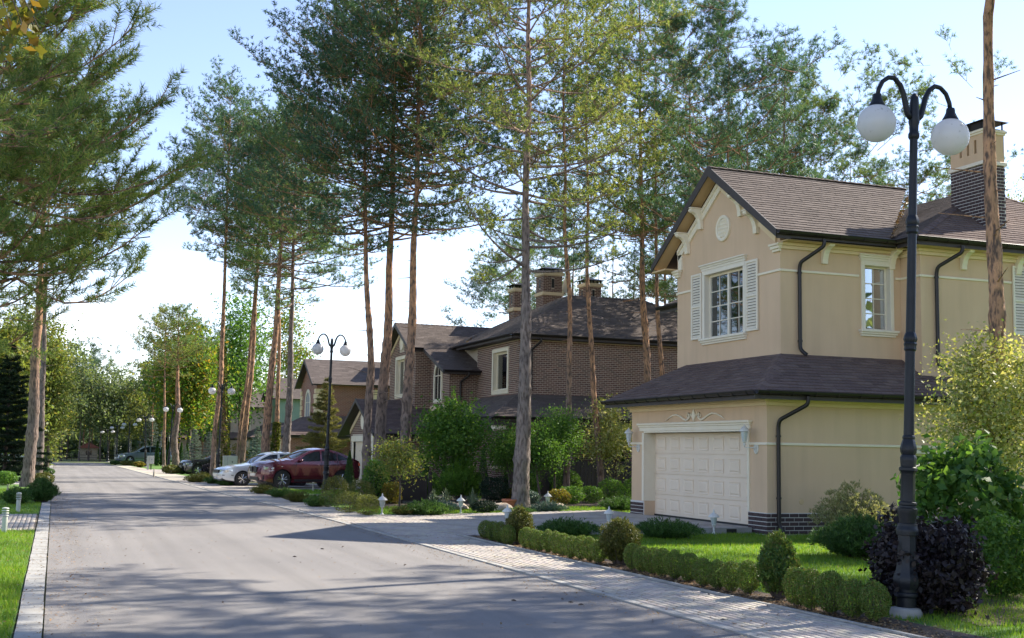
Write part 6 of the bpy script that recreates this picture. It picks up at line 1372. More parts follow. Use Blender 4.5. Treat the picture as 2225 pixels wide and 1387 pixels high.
for i, (x, y, w_, h_) in enumerate([(803, 1070, 20, 62), (831, 1072, 26, 80), (880, 1072, 24, 78), (925, 1072, 26, 84), (965, 1074, 26, 82), (1049, 1074, 30, 102), (1010, 1074, 26, 76), (1255, 1074, 34, 84), (1300, 1074, 34, 88), (1352, 1076, 34, 92), (1150, 1074, 28, 70), (1186, 1074, 26, 66), (1098, 1074, 26, 72)]):
    px('cone', x, y, w_, h_, 230+i, m_thuja_d, ['dark columnar thuja between the two left pines', 'dark columnar thuja right of the middle left pine', 'dark columnar thuja under the yellowing sapling', 'dark columnar thuja under the left edge of the feathery tree', 'dark columnar thuja behind the golden feathery shrub', 'tallest dark columnar thuja, before the porch column', 'dark columnar thuja behind the mugo pine', 'dark columnar thuja right of the rightmost round tree', 'dark columnar thuja left of the pale variegated tree', 'dark columnar thuja next to the garage corner', 'dark columnar thuja just right of the thick pine', 'dark columnar thuja under the tallest round tree', 'dark columnar thuja just left of the thick pine'][i], 'thuja', 'columnar_thuja', cg, n=2600, leaf=.05)
for i, a in enumerate([
 ('ball', 815, 1094, 62, 92, m_leaf, 'leafy green bush right of the round thuja balls', 5200, .06), ('ball', 850, 1096, 46, 46, m_leaf_y, 'brownish low bush left of the dark fence panel', 2600, .05),
 ('ball', 930, 1092, 60, 64, m_leaf, 'broad leaved green bush right of the dark fence panel', 3600, .06), ('juni', 1000, 1088, 96, 92, m_leaf_f, 'golden feathery shrub in the middle of the garden', 260, .1),
 ('ball', 1074, 1092, 66, 54, m_spruce, 'dark mugo pine left of the thick pine trunk', 4200, .05), ('ball', 1052, 1116, 58, 26, m_spruce, 'dwarf dark conifer cushion left of the thick pine foot', 2800, .04),
 ('juni', 925, 1120, 120, 30, m_juni, 'bright spreading juniper along the drive edge', 330, .07), ('juni', 875, 1120, 60, 18, m_thuja, 'low yellowish juniper beside the golden box lantern', 200, .06),
 ('juni', 1192, 1114, 84, 22, m_juni_b, 'blue green creeping juniper below the right garden lantern', 260, .07), ('ball', 1327, 1092, 60, 50, m_leaf, 'rounded yellow green bush left of the garage corner', 3200, .05),
 ('ball', 1240, 1096, 62, 38, m_leaf, 'wide green bush right of the right garden lantern', 3000, .05), ('ball', 1283, 1094, 56, 36, m_leaf, 'small leafy bush between two wider garden bushes', 2600, .05),
 ('juni', 1345, 1110, 96, 28, m_juni, 'dark spreading juniper at the garage corner', 300, .07), ('ball', 1150, 1098, 50, 30, m_juni_b, 'grey green cushion right of the thick pine foot', 2400, .05),
 ('ball', 1215, 1100, 50, 36, m_leaf_y, 'low yellow green bush behind the blue juniper', 2400, .05), ('ball', 1110, 1090, 40, 26, m_leaf_y, 'yellow hosta clump beside the terracotta pot', 500, .14),
 ('ball', 1205, 1060, 60, 60, m_leaf, 'dark green bush behind the round standard trees', 3200, .06), ('ball', 1265, 1050, 70, 70, m_leaf, 'shaded bush behind the rightmost round tree', 3200, .07),
 ('juni', 965, 1112, 60, 22, m_juni_b, 'blue green ground juniper by the left garden lantern', 220, .07), ('ball', 1375, 1085, 44, 46, m_leaf, 'small green bush half hidden by the garage wall', 2000, .05),
 ('ball', 1228, 1078, 70, 58, m_leaf, 'leafy green bush behind the right garden lantern', 3600, .06), ('ball', 1300, 1076, 60, 50, m_leaf_v, 'pale green bush under the variegated tree', 3000, .06), ('ball', 900, 1088, 50, 50, m_leaf, 'fresh green bush beside the dark fence panel', 2800, .06), ('juni', 1130, 1118, 70, 14, m_juni, 'flat green juniper at the thick pine foot', 220, .06), ('ball', 1145, 1085, 60, 60, m_leaf, 'green bush right behind the thick pine', 3200, .06), ('ball', 1030, 1088, 44, 60, m_leaf, 'narrow green bush behind the yucca', 2600, .06)]):
    k, x, y, w_, h_, lm, lb, n, lf = a; px(k, x, y, w_, h_, 260+i, lm, lb, 'juniper' if 'juniper' in lb else 'shrub', name='juniper' if 'juniper' in lb else 'shrub', n=n, leaf=lf)
px('blade', 1026, 1104, 58, 44, 290, m_yucca, 'blue green yucca left of the thick pine', 'yucca', 'yucca', n=70); px('blade', 968, 1100, 60, 40, 291, m_yucca, 'blue green yucca beside the golden feathery shrub', 'yucca', 'yucca', n=80); px('blade', 942, 1100, 50, 40, 292, m_yucca, 'grey green yucca left of the golden feathery shrub', 'yucca', 'yucca', n=70)
p = G(1107, 1107); pt = thing('flower_pot', 'terracotta pot left of the thick pine trunk', 'flower pot', (p.x, p.y, 0)); MB().lathe([(.10, 0), (.16, .02), (.21, .22), (.24, .24), (.24, .29), (.20, .29), (.18, .2)], n=18).part('pot', m_terra, pt, local=True, auto=40); MB().lathe([(.19, .25), (.001, .26)], n=14).part('soil', m_soil, pt, local=True)
for i, (x, y, s_, lb) in enumerate([(975, 1108, .34, 'flat garden stone left of the left garden lantern'), (998, 1107, .28, 'flat garden stone right of the left garden lantern'), (1213, 1108, .3, 'pale garden stone behind the blue creeping juniper'), (1090, 1110, .34, 'pale stone edging beside the terracotta pot'), (1262, 1213, .05, 'small round pebble in the hedge bed litter')]):
    p = G(x, y); mb = MB(); mb.sphere((0, 0, 0), s_, 10, 7, .45); rr = random.Random(i); mb.v = [(a*rr.uniform(.85, 1.1), b_*rr.uniform(.8, 1.05), c*rr.uniform(.85, 1.1)+s_*.2) for a, b_, c in mb.v]; o = mb.part('garden_stone', m_stone, auto=50); o.location = (p.x, p.y, 0); tag(o, lb, 'stone', 'garden stones')
fp = G(870, 1094); fn = thing('fence', 'dark metal fence panel behind the yellowing sapling', 'fence', (fp.x, fp.y, 0)); k = mpp(fp)
MB().box(-.85, .85, -.03, .03, .08, .86).part('panel', m_dark, fn, local=True); [MB().box(q-.05, q+.05, -.05, .05, 0, .98).part('post', m_dark, fn, local=True) for q in (-.95, 0, .95)]
f2 = thing('fence', 'dark board fence in the shade between the two houses', 'fence', (16.3, 43.2, 0))
for q in range(62): MB().box(q*.16, q*.16+.145, -.012, .012, .05, 1.35).part('board', m_fascia, f2, local=True)
for q in range(6): MB().box(q*2-.05, q*2+.05, .014, .11, 0, 1.42).part('post', m_fascia, f2, local=True)
# low juniper hedge before the cars, far hedges
hgp = 'low juniper clumps along the pavement before the cars'
for i, (x, y, w_, h_) in enumerate([(572, 1074, 60, 18), (610, 1082, 70, 22), (648, 1092, 66, 22), (686, 1102, 56, 24), (425, 1049, 56, 18), (465, 1052, 50, 16), (440, 1044, 40, 16), (490, 1056, 40, 12)]):
    px('juni', x, y, w_, h_, 300+i, m_juni if i % 2 else m_thuja, ['low juniper clump at the nose of the maroon car', 'low juniper clump below the front wheel of the maroon car', 'low juniper clump below the maroon car doors', 'low juniper clump left of the second lamp foot', 'low juniper clump right of the black car nose', 'low juniper clump at the third lamp foot', 'small juniper clump behind the black car side', 'small juniper clump in front of the silver car nose'][i], 'juniper', 'juniper', hgp, n=220, leaf=.07)
for i, (x, y, w_, h_, lm, lb) in enumerate([(517, 1024, 40, 62, m_leaf_y, 'yellow green bush right of the electricity cabinet'), (545, 1020, 30, 46, m_thuja_d, 'dark green conifer behind the silver car roof'), (455, 1035, 34, 26, m_purple, 'small reddish bush behind the third lamp'), (372, 1030, 40, 18, m_thuja, 'low clipped bush before the maple trunk'), (395, 1030, 26, 14, m_juni, 'small clipped bush left of the black car'), (278, 1012, 34, 10, m_thuja, 'low hedge in front of the grey blue car'), (303, 1016, 24, 12, m_leaf_y, 'low brownish bush right of the grey blue car'), (250, 1010, 20, 8, m_juni, 'tiny low hedge at the far left of the far lawn')]):
    px('ball', x, y, w_, h_, 320+i, lm, lb, n=1800, leaf=.09)
for i, (x, y, w_, h_) in enumerate([(340, 1012, 13, 52), (352, 1012, 13, 50), (364, 1012, 13, 54), (322, 1008, 16, 48), (392, 1014, 14, 52), (405, 1014, 14, 50)]):
    px('cone', x, y, w_, h_, 340+i, m_juni, ['slim green thuja, leftmost of the far row', 'slim green thuja, second of the far row', 'slim green thuja, third of the far row', 'broad green conifer right of the grey blue car', 'slim green thuja right of the maple lamp', 'slim green thuja behind the black car'][i], 'thuja', 'columnar_thuja', 'slim green thujas of the far row', n=1500, leaf=.12)
bs = spruce_meshes(3.2, .95, 70, m_bspruce)
for i, (x, y, h_) in enumerate([(556, 1028, 82), (420, 1028, 76), (452, 1026, 70), (400, 1020, 40)]):
    p = G(x, y); p.z = 0; s_ = 1.25*h_*mpp(p)/3.2
    add_tree('blue_spruce', bs, ['blue spruce between the pines behind the silver car', 'blue spruce behind the black car', 'blue spruce left of the third lamp', 'small blue spruce beside the maple trunk'][i], 'blue spruce', p, i, s_, 'young blue spruces')
lm_ = spruce_meshes(4.6, 1.55, 71, m_larch, kn=8, nl=.12, nw=.028, rows=.3); p = G(712, 1052); add_tree('olive_conifer', lm_, 'olive golden conifer behind the maroon car', 'conifer', (p.x+1.5, p.y+8, 0), 0, 1.15)
ds_ = spruce_meshes(7.5, 2.6, 72, m_spruce, kn=7, nl=.14, nw=.04, rows=.3); p = G(8, 1050); add_tree('dark_spruce', ds_, 'broad dark spruce at the left edge behind the pine trunks', 'spruce', (p.x-.1, p.y+3, 0), 0, .8)
p = G(332, 1006); add_tree('dark_spruce', bs, 'blue green spruce behind the grey blue car', 'spruce', (p.x, p.y+6, 0), 1, 1.6)
# left side plants
px('juni', 88, 1092, 80, 48, 360, m_juni, 'bushy juniper at the foot of the left pines beside the kerb', 'juniper', 'juniper', n=520, leaf=.07)
px('juni', 35, 1096, 70, 34, 361, m_juni, 'low juniper left of the left pine foot', 'juniper', 'juniper', n=330, leaf=.07); px('ball', 95, 1054, 42, 26, 362, m_thuja, 'rounded box bush beyond the left pines at the kerb', n=2600, leaf=.05)
px('ball', 12, 1055, 46, 30, 363, m_leaf, 'dark leafy bush under the left spruce', n=2200, leaf=.06); px('ball', 105, 1034, 26, 16, 364, m_juni, 'small far clipped bush at the left kerb', n=1400, leaf=.06)

# ------------------------------------------------------------------ garden trees
def at_px(x, y): p = G(x, y); p.z = 0; return p
def broad_px(name, x, y, cx, ctop, cbot, cw, seed, lm, label, catn, n, leaf, group=None, r0=.06, **k):
    """tree footed at pixel x,y whose crown is cw px wide, centred at pixel cx, from ctop to cbot"""
    p = at_px(x, y); m = mpp(p); top_ = PY(cx, ctop, p.y); bt = PY(cx, cbot, p.y)
    ms = broad_meshes(top_.z, bt.z, cw*m/2, seed, leaf, n, lm, r0=r0, lean=(top_.x-p.x, 0), **k); return add_tree(name, ms, label, catn, p)
broad_px('variegated_tree', 2226, 1200, 2150, 735, 1060, 330, 400, m_leaf_v, 'pale variegated small tree at the right edge beside the pine', 'tree', 17000, .075, r0=.05, clumps=150, cr_=.42)
broad_px('variegated_tree', 1345, 1082, 1318, 862, 1030, 118, 401, m_leaf_v, 'pale variegated small tree left of the garage corner', 'tree', 6500, .10, clumps=80, cr_=.5)
for i, a in enumerate([(1104, 1090, 1102, 926, 1024, 84, 'round clipped tree half hidden left of the thick pine'), (1170, 1092, 1168, 926, 1030, 96, 'round clipped tree right of the thick pine trunk'), (1207, 1090, 1216, 893, 1010, 88, 'tallest round clipped tree, right of the thick pine')]):
    broad_px('standard_tree', a[0], a[1], a[2], a[3], a[4], a[5], 410+i, m_leaf, a[6], 'tree', 8500, .065, r0=.045, clumps=70, cr_=.5)
broad_px('feathery_tree', 985, 1086, 985, 872, 1030, 150, 420, m_leaf, 'bright green feathery leaved tree before the brick garage wing', 'tree', 9000, .11, clumps=75, cr_=.5)
# long pinnate fronds at its top
p = at_px(985, 1086); rs_ = np.random.RandomState(3); fr_pts = []
for i, (x, y) in enumerate([(985, 838), (1010, 870), (1045, 885), (1025, 900), (950, 880), (925, 905), (1060, 935), (905, 935), (1000, 905), (1035, 865), (965, 860), (1058, 880)]):
    a = PY(985+(x-985)*.45, y+60, p.y); b_ = PY(x, y, p.y-.4)
    for j in range(16):
        f = j/15; c = a.lerp(b_, f)+Vector((0, 0, .12*math.sin(f*PI))); fr_pts.append((c.x, c.y, c.z)); fr_pts.append((c.x+.06, c.y, c.z-.03)); fr_pts.append((c.x-.06, c.y, c.z-.03))
V, F_ = leaves(np.array(fr_pts), .15, rs_, flat=.6, aspect=.4); fo_ = [o for o in bpy.data.objects if o.name.startswith('feathery_tree')][0]; put('fronds', np_mesh('fronds', V-np.array((p.x, p.y, 0)), F_, m_leaf_f), fo_)
broad_px('yellowing_sapling', 869, 1104, 858, 952, 1040, 86, 421, m_leaf_o, 'slender sapling with yellow and orange leaves before the dark fence', 'tree', 3200, .075, r0=.03, clumps=40, cr_=.5)
broad_px('green_maple', 410, 1012, 412, 690, 950, 170, 430, m_leaf_m, 'broad maple turning orange behind the far lamps', 'maple tree', 15000, .26, r0=.2, clumps=170, cr_=1.3)
broad_px('broad_tree', 520, 1010, 525, 640, 930, 120, 431, m_leaf, 'green broadleaf tree behind the leaning pines', 'tree', 9000, .26, r0=.18, clumps=110, cr_=1.3)
broad_px('broad_tree', 640, 1006, 625, 640, 930, 100, 432, m_leaf_m, 'green and yellow broadleaf tree before the green house', 'tree', 7000, .26, r0=.18, clumps=90, cr_=1.3)
broad_px('broad_tree', 455, 1008, 452, 740, 960, 80, 433, m_leaf, 'green broadleaf tree between maple and ivy pine', 'tree', 6000, .26, r0=.18, clumps=80, cr_=1.3)
broad_px('autumn_tree', 100, 1016, 116, 690, 1000, 72, 434, m_leaf_o, 'yellowing broadleaf tree leaning over the kerb beyond the left pines', 'tree', 15000, .17, r0=.16, clumps=170, cr_=.9)
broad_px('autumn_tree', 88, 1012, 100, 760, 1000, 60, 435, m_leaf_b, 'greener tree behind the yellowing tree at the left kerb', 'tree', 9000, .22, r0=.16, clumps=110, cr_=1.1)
broad_px('broad_tree', 30, 1022, 20, 690, 1000, 110, 436, m_leaf_o, 'broadleaf tree at the left edge behind the dark spruce', 'tree', 9000, .24, r0=.16, clumps=110, cr_=1.2)
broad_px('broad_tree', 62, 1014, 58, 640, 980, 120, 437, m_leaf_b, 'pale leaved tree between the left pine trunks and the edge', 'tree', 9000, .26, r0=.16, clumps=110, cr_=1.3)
# ivy on two of the pines is added with them below

# ------------------------------------------------------------------ pines
def pine_px(name, pts, base, zc, H, R, seed, label, r_px=None, group=None, bark=None, nmat=None, dens=1., ivy=0, zb=None, **k):
    """trunk through photo pixels pts at the depth of its foot"""
    p = at_px(*base) if len(base) == 2 else Vector(base); m = mpp(p); w_ = [PY(x, y, p.y) for x, y in pts]; zs = [0]+[q.z for q in w_]; xs = [0]+[q.x-p.x for q in w_]
    sl = (xs[-1]-xs[-2])/(zs[-1]-zs[-2]) if len(zs) > 1 else 0
    def path(z):
        if z >= zs[-1]: return (xs[-1]+sl*(z-zs[-1])*.6, .05*math.sin(z))
        for i in range(len(zs)-1):
            if z <= zs[i+1]: f = (z-zs[i])/(zs[i+1]-zs[i]); f2 = f; return (xs[i]+(xs[i+1]-xs[i])*f2+.02*math.sin(z*1.3+seed), .05*math.sin(z*.9))
    r0 = r_px*m/2 if r_px else .16
    ms = pine_meshes(H, zc, R, seed, r0, path, dens, nmat, bark, **k); t = add_tree(name, ms, label, 'pine', p, 0, 1, group)
    if ivy:
        rs = np.random.RandomState(seed); n = 2600; z = rs.rand(n)**1.3*ivy; a = rs.rand(n)*2*PI; q = np.array([path(v) for v in z]); r_ = r0*(1+.5*rs.rand(n)+.6*(1-z/ivy)); P_ = np.stack([q[:, 0]+r_*np.cos(a), q[:, 1]+r_*np.sin(a), z], 1)
        V, F_ = leaves(P_, .13, rs, flat=.3); put('ivy', np_mesh('ivy', V, F_, m_ivy), t)
    return t
pg = 'tall pines on the right of the road'
pine_px('pine', [(1135, 1000), (1140, 850), (1143, 700), (1141, 600), (1145, 400), (1147, 200), (1149, 60)], (1132, 1107), 7.2, 21, 4.3, 501, 'thickest grey pine trunk standing alone in the garden between the houses', 37, pg, m_bark_g, m_needle_y, 1.0, twigs=True, top=.25, kn=9)
pine_px('pine', [(880, 970), (892, 750), (902, 500), (906, 370)], (870, 1084), 9.5, 23, 4.8, 502, 'reddish pine right of the pair before the steep gabled garage', 26, pg, None, m_needle_b, 1.75)
pine_px('pine', [(824, 990), (846, 640), (850, 500), (853, 370)], (816, 1078), 9.3, 24, 4.6, 503, 'pine in the middle of the three before the steep gabled garage', 28, pg, None, m_needle, 1.75)
pine_px('pine', [(795, 1040), (805, 800), (798, 620), (793, 480), (793, 330)], (792, 1080), 8.8, 17, 4.7, 504, 'crooked pine left of the three before the steep gabled garage', 20, pg, None, m_needle_b, 1.6, side=PI)
pine_px('pine', [(624, 960), (631, 800), (636, 600), (638, 520)], (619, 1046), 9.0, 19, 4.4, 505, 'grey straight pine directly behind the maroon car nose', 18, pg, m_bark_g, m_needle, 1.1, kn=9, nw=.031, nl=.14)
pine_px('pine', [(577, 960), (582, 880), (598, 740), (605, 620)], (576, 1046), 10.5, 19, 4.0, 506, 'pine with thick grey foot behind the silver car', 19, pg, m_bark_o, m_needle_b, 1.1, kn=9, nw=.031, nl=.14)
pine_px('pine', [(600, 940), (606, 800), (607, 640)], (592, 1040), 10.0, 19, 3.6, 507, 'slim orange pine with ivy at its foot behind the silver car', 11, pg, m_bark_o, m_needle, 1., ivy=3., kn=9, nw=.031, nl=.14)
pine_px('pine', [(530, 950), (545, 830), (555, 680), (558, 620)], (524, 1038), 11., 20, 3.8, 508, 'leaning orange pine behind the electricity cabinet, right of a pair', 12, pg, m_bark_o, m_needle, 1., kn=9, nw=.031, nl=.14)
pine_px('pine', [(520, 950), (534, 850), (545, 740)], (512, 1036), 10.5, 19, 3.2, 509, 'leaning orange pine behind the electricity cabinet, left of a pair', 9, pg, m_bark_o, m_needle_b, .9, kn=9, nw=.031, nl=.14)
pine_px('pine', [(466, 960), (478, 840), (485, 700), (488, 600)], (460, 1040), 12, 21, 4.2, 510, 'pine directly left of the ivy covered pine by the third lamp', 12, pg, m_bark_o, m_needle_b, 1.1, kn=9, nw=.031, nl=.14)
pine_px('pine', [(488, 960), (482, 850), (484, 740)], (491, 1038), 11.5, 19.5, 3.4, 511, 'ivy covered pine beside the third lamp', 13, pg, m_bark_o, m_needle, .9, ivy=7., kn=9, nw=.031, nl=.14)
pine_px('pine', [(379, 950), (386, 900), (386, 800)], (383, 1018), 7, 11.5, 2.7, 512, 'dark footed pine behind the maple beside the fourth lamp', 15, pg, None, m_needle, 1., kn=9, nw=.031, nl=.14)
pine_px('pine', [(356, 950), (358, 900), (358, 820)], (357, 1018), 6.5, 11.5, 2.7, 513, 'slim pine left of the fourth lamp', 7, pg, m_bark_o, m_needle_y, .9, kn=9, nw=.031, nl=.14)
pine_px('pine', [(1234, 950), (1237, 800), (1237, 640), (1228, 480), (1226, 330)], (1231, 1088), 10.5, 20.5, 3.6, 514, 'slim orange pine before the brick side wall, left of a pair', 15, pg, None, m_needle, .62, kn=9, nw=.031, nl=.14)
pine_px('pine', [(1300, 950), (1290, 850), (1280, 700), (1277, 560), (1275, 330)], (1308, 1082), 10, 21, 3.6, 515, 'slim orange pine before the brick side wall, right of a pair', 15, pg, m_bark_o, m_needle_y, .62, kn=9, nw=.031, nl=.14)
pine_px('pine', [(1405, 820), (1398, 640), (1393, 420), (1391, 250)], (1406, 1080), 10.2, 22, 3.8, 516, 'thick pine seen just left of the ochre gable', 21, pg, None, m_needle, .62, kn=9, nw=.031, nl=.14)
pine_px('pine', [(1436, 800), (1428, 640), (1424, 450), (1424, 300)], (1440, 1074), 10.8, 21.5, 3.5, 517, 'slim orange pine touching the left eave of the ochre house', 14, pg, m_bark_o, m_needle_y, .62, kn=9, nw=.031, nl=.14)
pine_px('pine', [(2172, 900), (2165, 780), (2158, 560), (2153, 400), (2150, 200), (2148, 20)], (2187, 1196), 11.3, 19, 4.4, 518, 'tall pine in front of the chimney at the right edge', 40, pg, m_bark_o, m_needle, 1.2)
# pines whose shadows fall across the near road (just outside the view on the right)
sg_ = 'pines just outside the view whose shadows cross the near road'
p1 = pine_meshes(18, 11.0, 4.1, 600, .2, None, 1.35, m_needle, m_bark_g, twigs=False, nw=.06, nl=.16, kn=7); p2 = pine_meshes(17, 10.0, 3.8, 601, .17, None, 1.25, m_needle_b, None, twigs=False, nw=.06, nl=.16, kn=7)
for i, (x, y, ms, s_) in enumerate([(16.4, 11.2, p1, 1.), (21.5, 13.0, p2, 1.1), (18.5, 7.5, p2, 1.), (25.5, 16.2, p1, 1.05), (14.0, 6.4, p2, .95)]): add_tree('pine', ms, ['tall pine just outside the right edge of the view, nearest the front lamp', 'tall pine outside the right edge, farther from the road than its neighbours', 'pine outside the right edge, second nearest the viewer', 'pine outside the right edge, farthest from the road', 'pine outside the right edge, closest to the viewer'][i], 'pine', (x, y, 0), i*1.3, s_, sg_)
# pines filling the background: shared crowns, each its own thing
bgm = [pine_meshes(18+k % 3, 7.5+(k % 3), 3.1+.3*(k % 3), 610+k, .17, None, 1.0, (m_needle, m_needle_b, m_needle_b, m_needle_b, m_needle)[k], (None, m_bark_o, m_bark_g)[k % 3], nl=.17, nw=.019, kn=17, sstep=.17, top=.2) for k in range(5)]
def bg_pine(x_px, d, k, rz, s_, label, zf=0, grp='pines standing behind the houses'):
    q = PY(x_px, 960, d); add_tree('pine', bgm[k], label, 'pine', (q.x, q.y, 0), rz, s_, grp)
wh = [(1500, 47, 0, 'behind the ochre gable peak, leftmost'), (1535, 54, 1, 'behind the ochre gable peak'), (1600, 47, 2, 'above the left part of the ochre roof ridge'), (1655, 50, 3, 'above the middle of the ochre roof ridge'), (1715, 58, 4, 'above the ochre roof, behind the others'), (1775, 46, 1, 'with a thin bare top above the ochre roof'), (1830, 56, 0, 'above the right part of the ochre roof ridge'), (1890, 50, 3, 'directly left of the big lamp globes'), (1960, 60, 2, 'behind the shaft of the big lamp'), (2040, 64, 4, 'behind the right globe of the big lamp'),
      (1570, 42, 3, 'left of the bare top, close behind the ochre roof'), (1630, 44, 0, 'close behind the ochre roof, left of centre'), (1700, 43, 2, 'close behind the ochre roof, centre'), (1735, 48, 4, 'close behind the ochre roof, right of centre'), (1480, 43, 1, 'close left of the ochre gable peak'), (1860, 52, 1, 'close behind the ochre roof valley'),
      (1240, 66, 2, 'behind the brick house ridge, left'), (1330, 62, 0, 'behind the brick house ridge, middle'), (1375, 70, 3, 'behind the brick house ridge, right'), (1450, 58, 4, 'in the gap between the two houses'), (1200, 74, 1, 'behind the tallest brick chimney'), (1290, 80, 3, 'far behind the brick roof'), (1420, 76, 1, 'far behind the gap between the houses'), (1800, 70, 2, 'far behind the right ochre roof')]
sc_ = {1775: .92, 1830: .82, 1890: .78, 1960: .62, 2040: .55, 1240: .95, 1330: .9, 1375: .95, 1715: .95, 1200: .8, 1290: .95}
for i, (x, d, k, ph) in enumerate(wh): bg_pine(x, d, k, i*1.7, sc_.get(x, 1.0)*rng.uniform(.96, 1.04), 'tall background pine ' + ph)
# birch right of the chimney
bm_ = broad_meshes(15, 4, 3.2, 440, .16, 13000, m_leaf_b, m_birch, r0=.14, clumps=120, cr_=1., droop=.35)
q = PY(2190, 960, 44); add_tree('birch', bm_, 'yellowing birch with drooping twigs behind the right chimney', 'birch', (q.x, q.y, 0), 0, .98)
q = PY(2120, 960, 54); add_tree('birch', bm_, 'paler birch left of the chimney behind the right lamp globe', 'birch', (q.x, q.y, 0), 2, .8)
# left side of the road
pine_px('pine', [(72, 900), (78, 780), (86, 640), (90, 560)], (60, 1058), 8.8, 17, 4.6, 520, 'thick scaly pine trunk nearest the left kerb', 26, 'pines on the left of the road', None, m_needle, 1.15, kn=9, nw=.031, nl=.14)
pine_px('pine', [(90, 900), (94, 780), (97, 680)], (84, 1034), 9.5, 18, 4.2, 521, 'slimmer pine right behind the thick left pine', 16, 'pines on the left of the road', m_bark_g, m_needle_y, 1.0, kn=9, nw=.031, nl=.14)
lf = 'pines on the left of the road'
for i, (x, y, k, s_, ph) in enumerate([(-13, 38, 4, 1., 'pine on the far side of the left lawn, nearest'), (-11, 64, 1, 1., 'pine on the far side of the left lawn, middle'), (-14, 84, 2, 1., 'pine on the far side of the left lawn, farthest'), (-5.5, 60, 2, .95, 'orange pine behind the left dark spruce'), (-8.5, 48, 0, .9, 'left pine half out of the picture'), (-6.5, 82, 1, .75, 'distant left pine above the yellowing tree'), (-8, 96, 3, .7, 'farther left pine above the yellowing tree'), (-5, 108, 4, .6, 'pine at the far left corner of the road end')]):
    add_tree('pine', bgm[k], ph, 'pine', (x, y, 0), i*2.1, s_, lf)
# the pine boughs reaching in at the upper left
def near_boughs():
    rs = np.random.RandomState(77); rr = random.Random(77); mb = MB(); base = Vector((-3.5, 13.2, 0)); H_ = 9.5
    mb.tube([base+Vector((.06*math.sin(z), 0, z-.1)) for z in [i*.5 for i in range(20)]], [.17*(1-.8*i/20) for i in range(20)], 10)
    tips = [(150, 15, 12.2), (222, 20, 12.4), (288, 72, 12.0), (250, 150, 12.6), (300, 250, 12.5), (355, 228, 12.0), (290, 300, 12.8), (418, 362, 11.8), (385, 400, 12.2), (300, 420, 12.6), (350, 482, 12.0), (250, 500, 12.4), (290, 600, 13.6), (215, 540, 12.4), (140, 610, 13.2), (60, 590, 12.8), (200, 110, 12.8), (230, 330, 12.2), (260, 395, 12.1)]
    for k in range(46): tips.append((rr.uniform(-120, 215), rr.uniform(-60, 545), rr.uniform(11.3, 14.5)))
    A, B_ = [], []
    for (x, y, Yd) in tips:
        tip = PY(x, y, Yd); az = rr.uniform(-.5, .4) if len(A) < 500 else rr.uniform(-1.5, 1.2); lb = rr.uniform(1.3, 1.9); st_ = tip-Vector((math.cos(az)*lb, math.sin(az)*lb, rr.uniform(.1, .75))); full = tip-st_
        tz = max(.6, st_.z-rr.uniform(.3, .9)); mb.tube([Vector((base.x, base.y, tz)), Vector((base.x, base.y, tz)).lerp(st_, .55)+Vector((0, 0, -.12)), st_], [.028, .02, .014], 5, False)
        pts = [st_.lerp(tip, f)+Vector((0, 0, -.28*math.sin(f*PI)+(.12*(f-.6) if f > .6 else 0)-(0))) for f in (0, .2, .4, .6, .8, .92, 1)]; n = len(pts)-1
        mb.tube(pts, [.014, .013, .011, .009, .007, .005, .003], 5, False)
        L_ = full.length; t = .12
        A.append(pts[-2]); B_.append(pts[-1])
        while t < .97:
            i = min(int(t*n), n-1); q = pts[i].lerp(pts[i+1], t*n-i); d = (pts[i+1]-pts[i]).normalized(); sd_ = d.cross(Vector((0, 0, 1))).normalized()
            for sg in (-1, 1):
                l1 = rr.uniform(.28, .62)*(1.15-.5*t); dd = (d*rr.uniform(.6, 1.2)+sd_*sg*rr.uniform(.1, .8)+Vector((0, 0, rr.uniform(-.3, .8)))).normalized(); e = q+dd*l1; mb.tube([q, e], [.006, .003], 4, False)
                A.append(q+dd*l1*.35); B_.append(e+dd*.05)
                for m_ in range(2):
                    d3 = (dd+Vector((rr.gauss(0, .5), rr.gauss(0, .5), rr.gauss(.25, .4)))).normalized(); q3 = q+dd*l1*rr.uniform(.4, .85); A.append(q3); B_.append(q3+d3*rr.uniform(.14, .26))
            t += rr.uniform(.13, .22)/L_*1.15
    A = np.array([tuple(v) for v in A]); B_ = np.array([tuple(v) for v in B_]); k = 44; n = len(A); d = unit(np.repeat(B_-A, k, 0)); t = rs.rand(n*k, 1); P0 = np.repeat(A, k, 0)+np.repeat(B_-A, k, 0)*t
    r = rs.randn(n*k, 3); r -= (r*d).sum(1, keepdims=True)*d; r = unit(r); nd = unit(d*.5+r*(1.05-.4*t)+np.array([0, 0, .12])); s_ = unit(np.cross(nd, rs.randn(n*k, 3))); Lg = .078*(.75+.5*rs.rand(n*k, 1))
    V = np.empty((n*k, 3, 3), np.float32); o = np.array(tuple(base)); V[:, 0] = P0-s_*.0042-o; V[:, 1] = P0+s_*.0042-o; V[:, 2] = P0+nd*Lg-o
    mb.v = [(x-base.x, y-base.y, z) for x, y, z in mb.v]
    t_ = thing('near_pine', 'near pine whose sunlit green boughs fill the upper left corner', 'pine', tuple(base)); put('trunk', mb.mesh('trunk', m_bark_o, auto=60), t_); put('crown', np_mesh('crown', V.reshape(-1, 3), np.arange(3*n*k).reshape(-1, 3), m_needle_n), t_)
near_boughs()
near2 = pine_meshes(12, 5.5, 3.4, 531, .17, lambda z: (.05*math.sin(z), .05*math.cos(z)), 1.4, m_needle, None, nl=.12, nw=.028, kn=8, top=.42)
add_tree('near_pine', near2, 'second left pine with shaded boughs behind the near pine', 'pine', (-4.4, 24.5, 0), 1, 1.05)
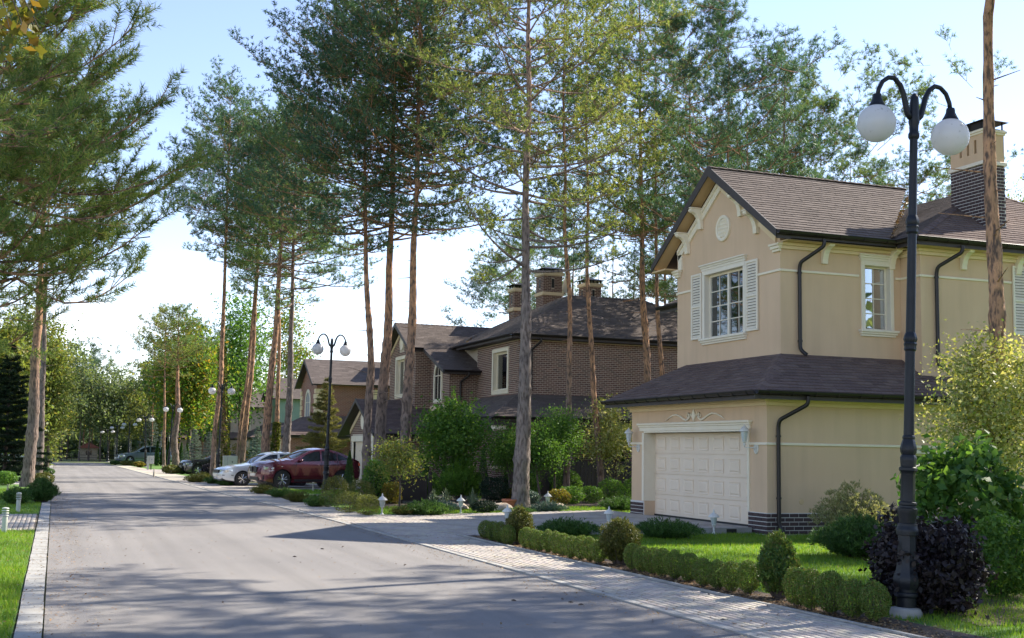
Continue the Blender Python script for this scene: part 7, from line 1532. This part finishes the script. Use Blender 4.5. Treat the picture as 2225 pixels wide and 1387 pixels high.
# birch twig with yellow green leaves in the very corner
tw = thing('birch_branch', 'hanging twigs with broad yellow green leaves in the top left corner', 'branch', (-2.0, 5.6, 0)); mb = MB(); tip = []
for i, (x, y) in enumerate([(20, 60), (55, 70), (85, 60), (95, 100), (30, 95), (5, 110), (60, 30), (110, 45)]):
    a = PY(-40, -120, 5.6); b_ = PY(x, y, 5.4+.06*i); mb.tube([a, a.lerp(b_, .5)+Vector((0, 0, .05)), b_], [.006, .004, .0015], 5, False)
    for j in range(26): f = .35+.65*j/25; c = a.lerp(b_, f); tip.append((c.x+nr.randn()*.03, c.y+nr.randn()*.03, c.z-abs(nr.randn())*.035))
mb.part('twig', m_bark_d, tw); V, F_ = leaves(np.array(tip), .05, nr, flat=.2, aspect=.8); put('leaves', np_mesh('leaves', V-np.array((-2.0, 5.6, 0)), F_, m_leaf_y), tw, kind='stuff')
# ------------------------------------------------------------------ woods beyond the end of the road
farb = [broad_meshes(13+k, 3.5, 3.4, 450+k, .34, 4200, (m_leaf_b, m_far_haze, m_far_haze)[k], m_birch if k != 1 else m_bark_d, r0=.16, clumps=80, cr_=1.4, droop=.3) for k in range(3)]
i = 0
spots = []
for row, (d, x0, x1, st) in enumerate([(126, 112, 400, 27), (136, 100, 480, 26), (152, 110, 560, 28)]):
    x = x0
    while x < x1: spots.append((x+rng.uniform(-7, 7), d+rng.uniform(-4, 4), row)); x += st
O_ = ['first', 'second', 'third', 'fourth', 'fifth', 'sixth', 'seventh', 'eighth', 'ninth', 'tenth', 'eleventh', 'twelfth', 'thirteenth', 'fourteenth', 'fifteenth', 'sixteenth', 'seventeenth', 'eighteenth', 'nineteenth', 'twentieth']
cnt = {}
for (x, d, row) in spots:
    q = PY(x, 985, d); kk = (i*7+row) % 5; s_ = (.60 if 140 < x < 345 else .85)*rng.uniform(.85, 1.12)*(1+.06*row)
    rw_ = ('front', 'middle', 'back')[row]; cnt[row] = cnt.get(row, -1)+1; ph = '%s from the left, %s row past the road end' % (O_[cnt[row]], rw_)
    if kk in (0, 2, 3): add_tree('broadleaf_tree', farb[i % 3], ('white stemmed birch, ' if i % 3 != 1 else 'dark stemmed broadleaf tree, ')+ph, 'tree', (q.x, q.y, 0), i, s_, 'trees of the wood past the road end')
    else: add_tree('pine', bgm[i % 5], 'tall pine, '+ph, 'pine', (q.x, q.y, 0), i, s_*.88, 'trees of the wood past the road end')
    i += 1
# dense wood behind all houses, reads as one mass
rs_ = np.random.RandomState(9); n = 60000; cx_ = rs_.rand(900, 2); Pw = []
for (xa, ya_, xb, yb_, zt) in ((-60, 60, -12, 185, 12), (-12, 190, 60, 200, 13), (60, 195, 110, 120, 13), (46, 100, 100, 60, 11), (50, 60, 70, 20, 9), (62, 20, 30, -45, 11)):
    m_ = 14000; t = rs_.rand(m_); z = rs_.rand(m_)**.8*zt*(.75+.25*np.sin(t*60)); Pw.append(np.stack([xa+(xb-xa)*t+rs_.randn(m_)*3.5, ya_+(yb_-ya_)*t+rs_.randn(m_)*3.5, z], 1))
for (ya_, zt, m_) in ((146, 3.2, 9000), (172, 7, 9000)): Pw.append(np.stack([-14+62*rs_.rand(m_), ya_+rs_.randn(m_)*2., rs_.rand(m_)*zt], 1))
V, F_ = leaves(np.concatenate(Pw), .75, rs_, flat=.2); put('distant_woodland', np_mesh('distant_woodland', V, F_, m_far_haze), kind='stuff')
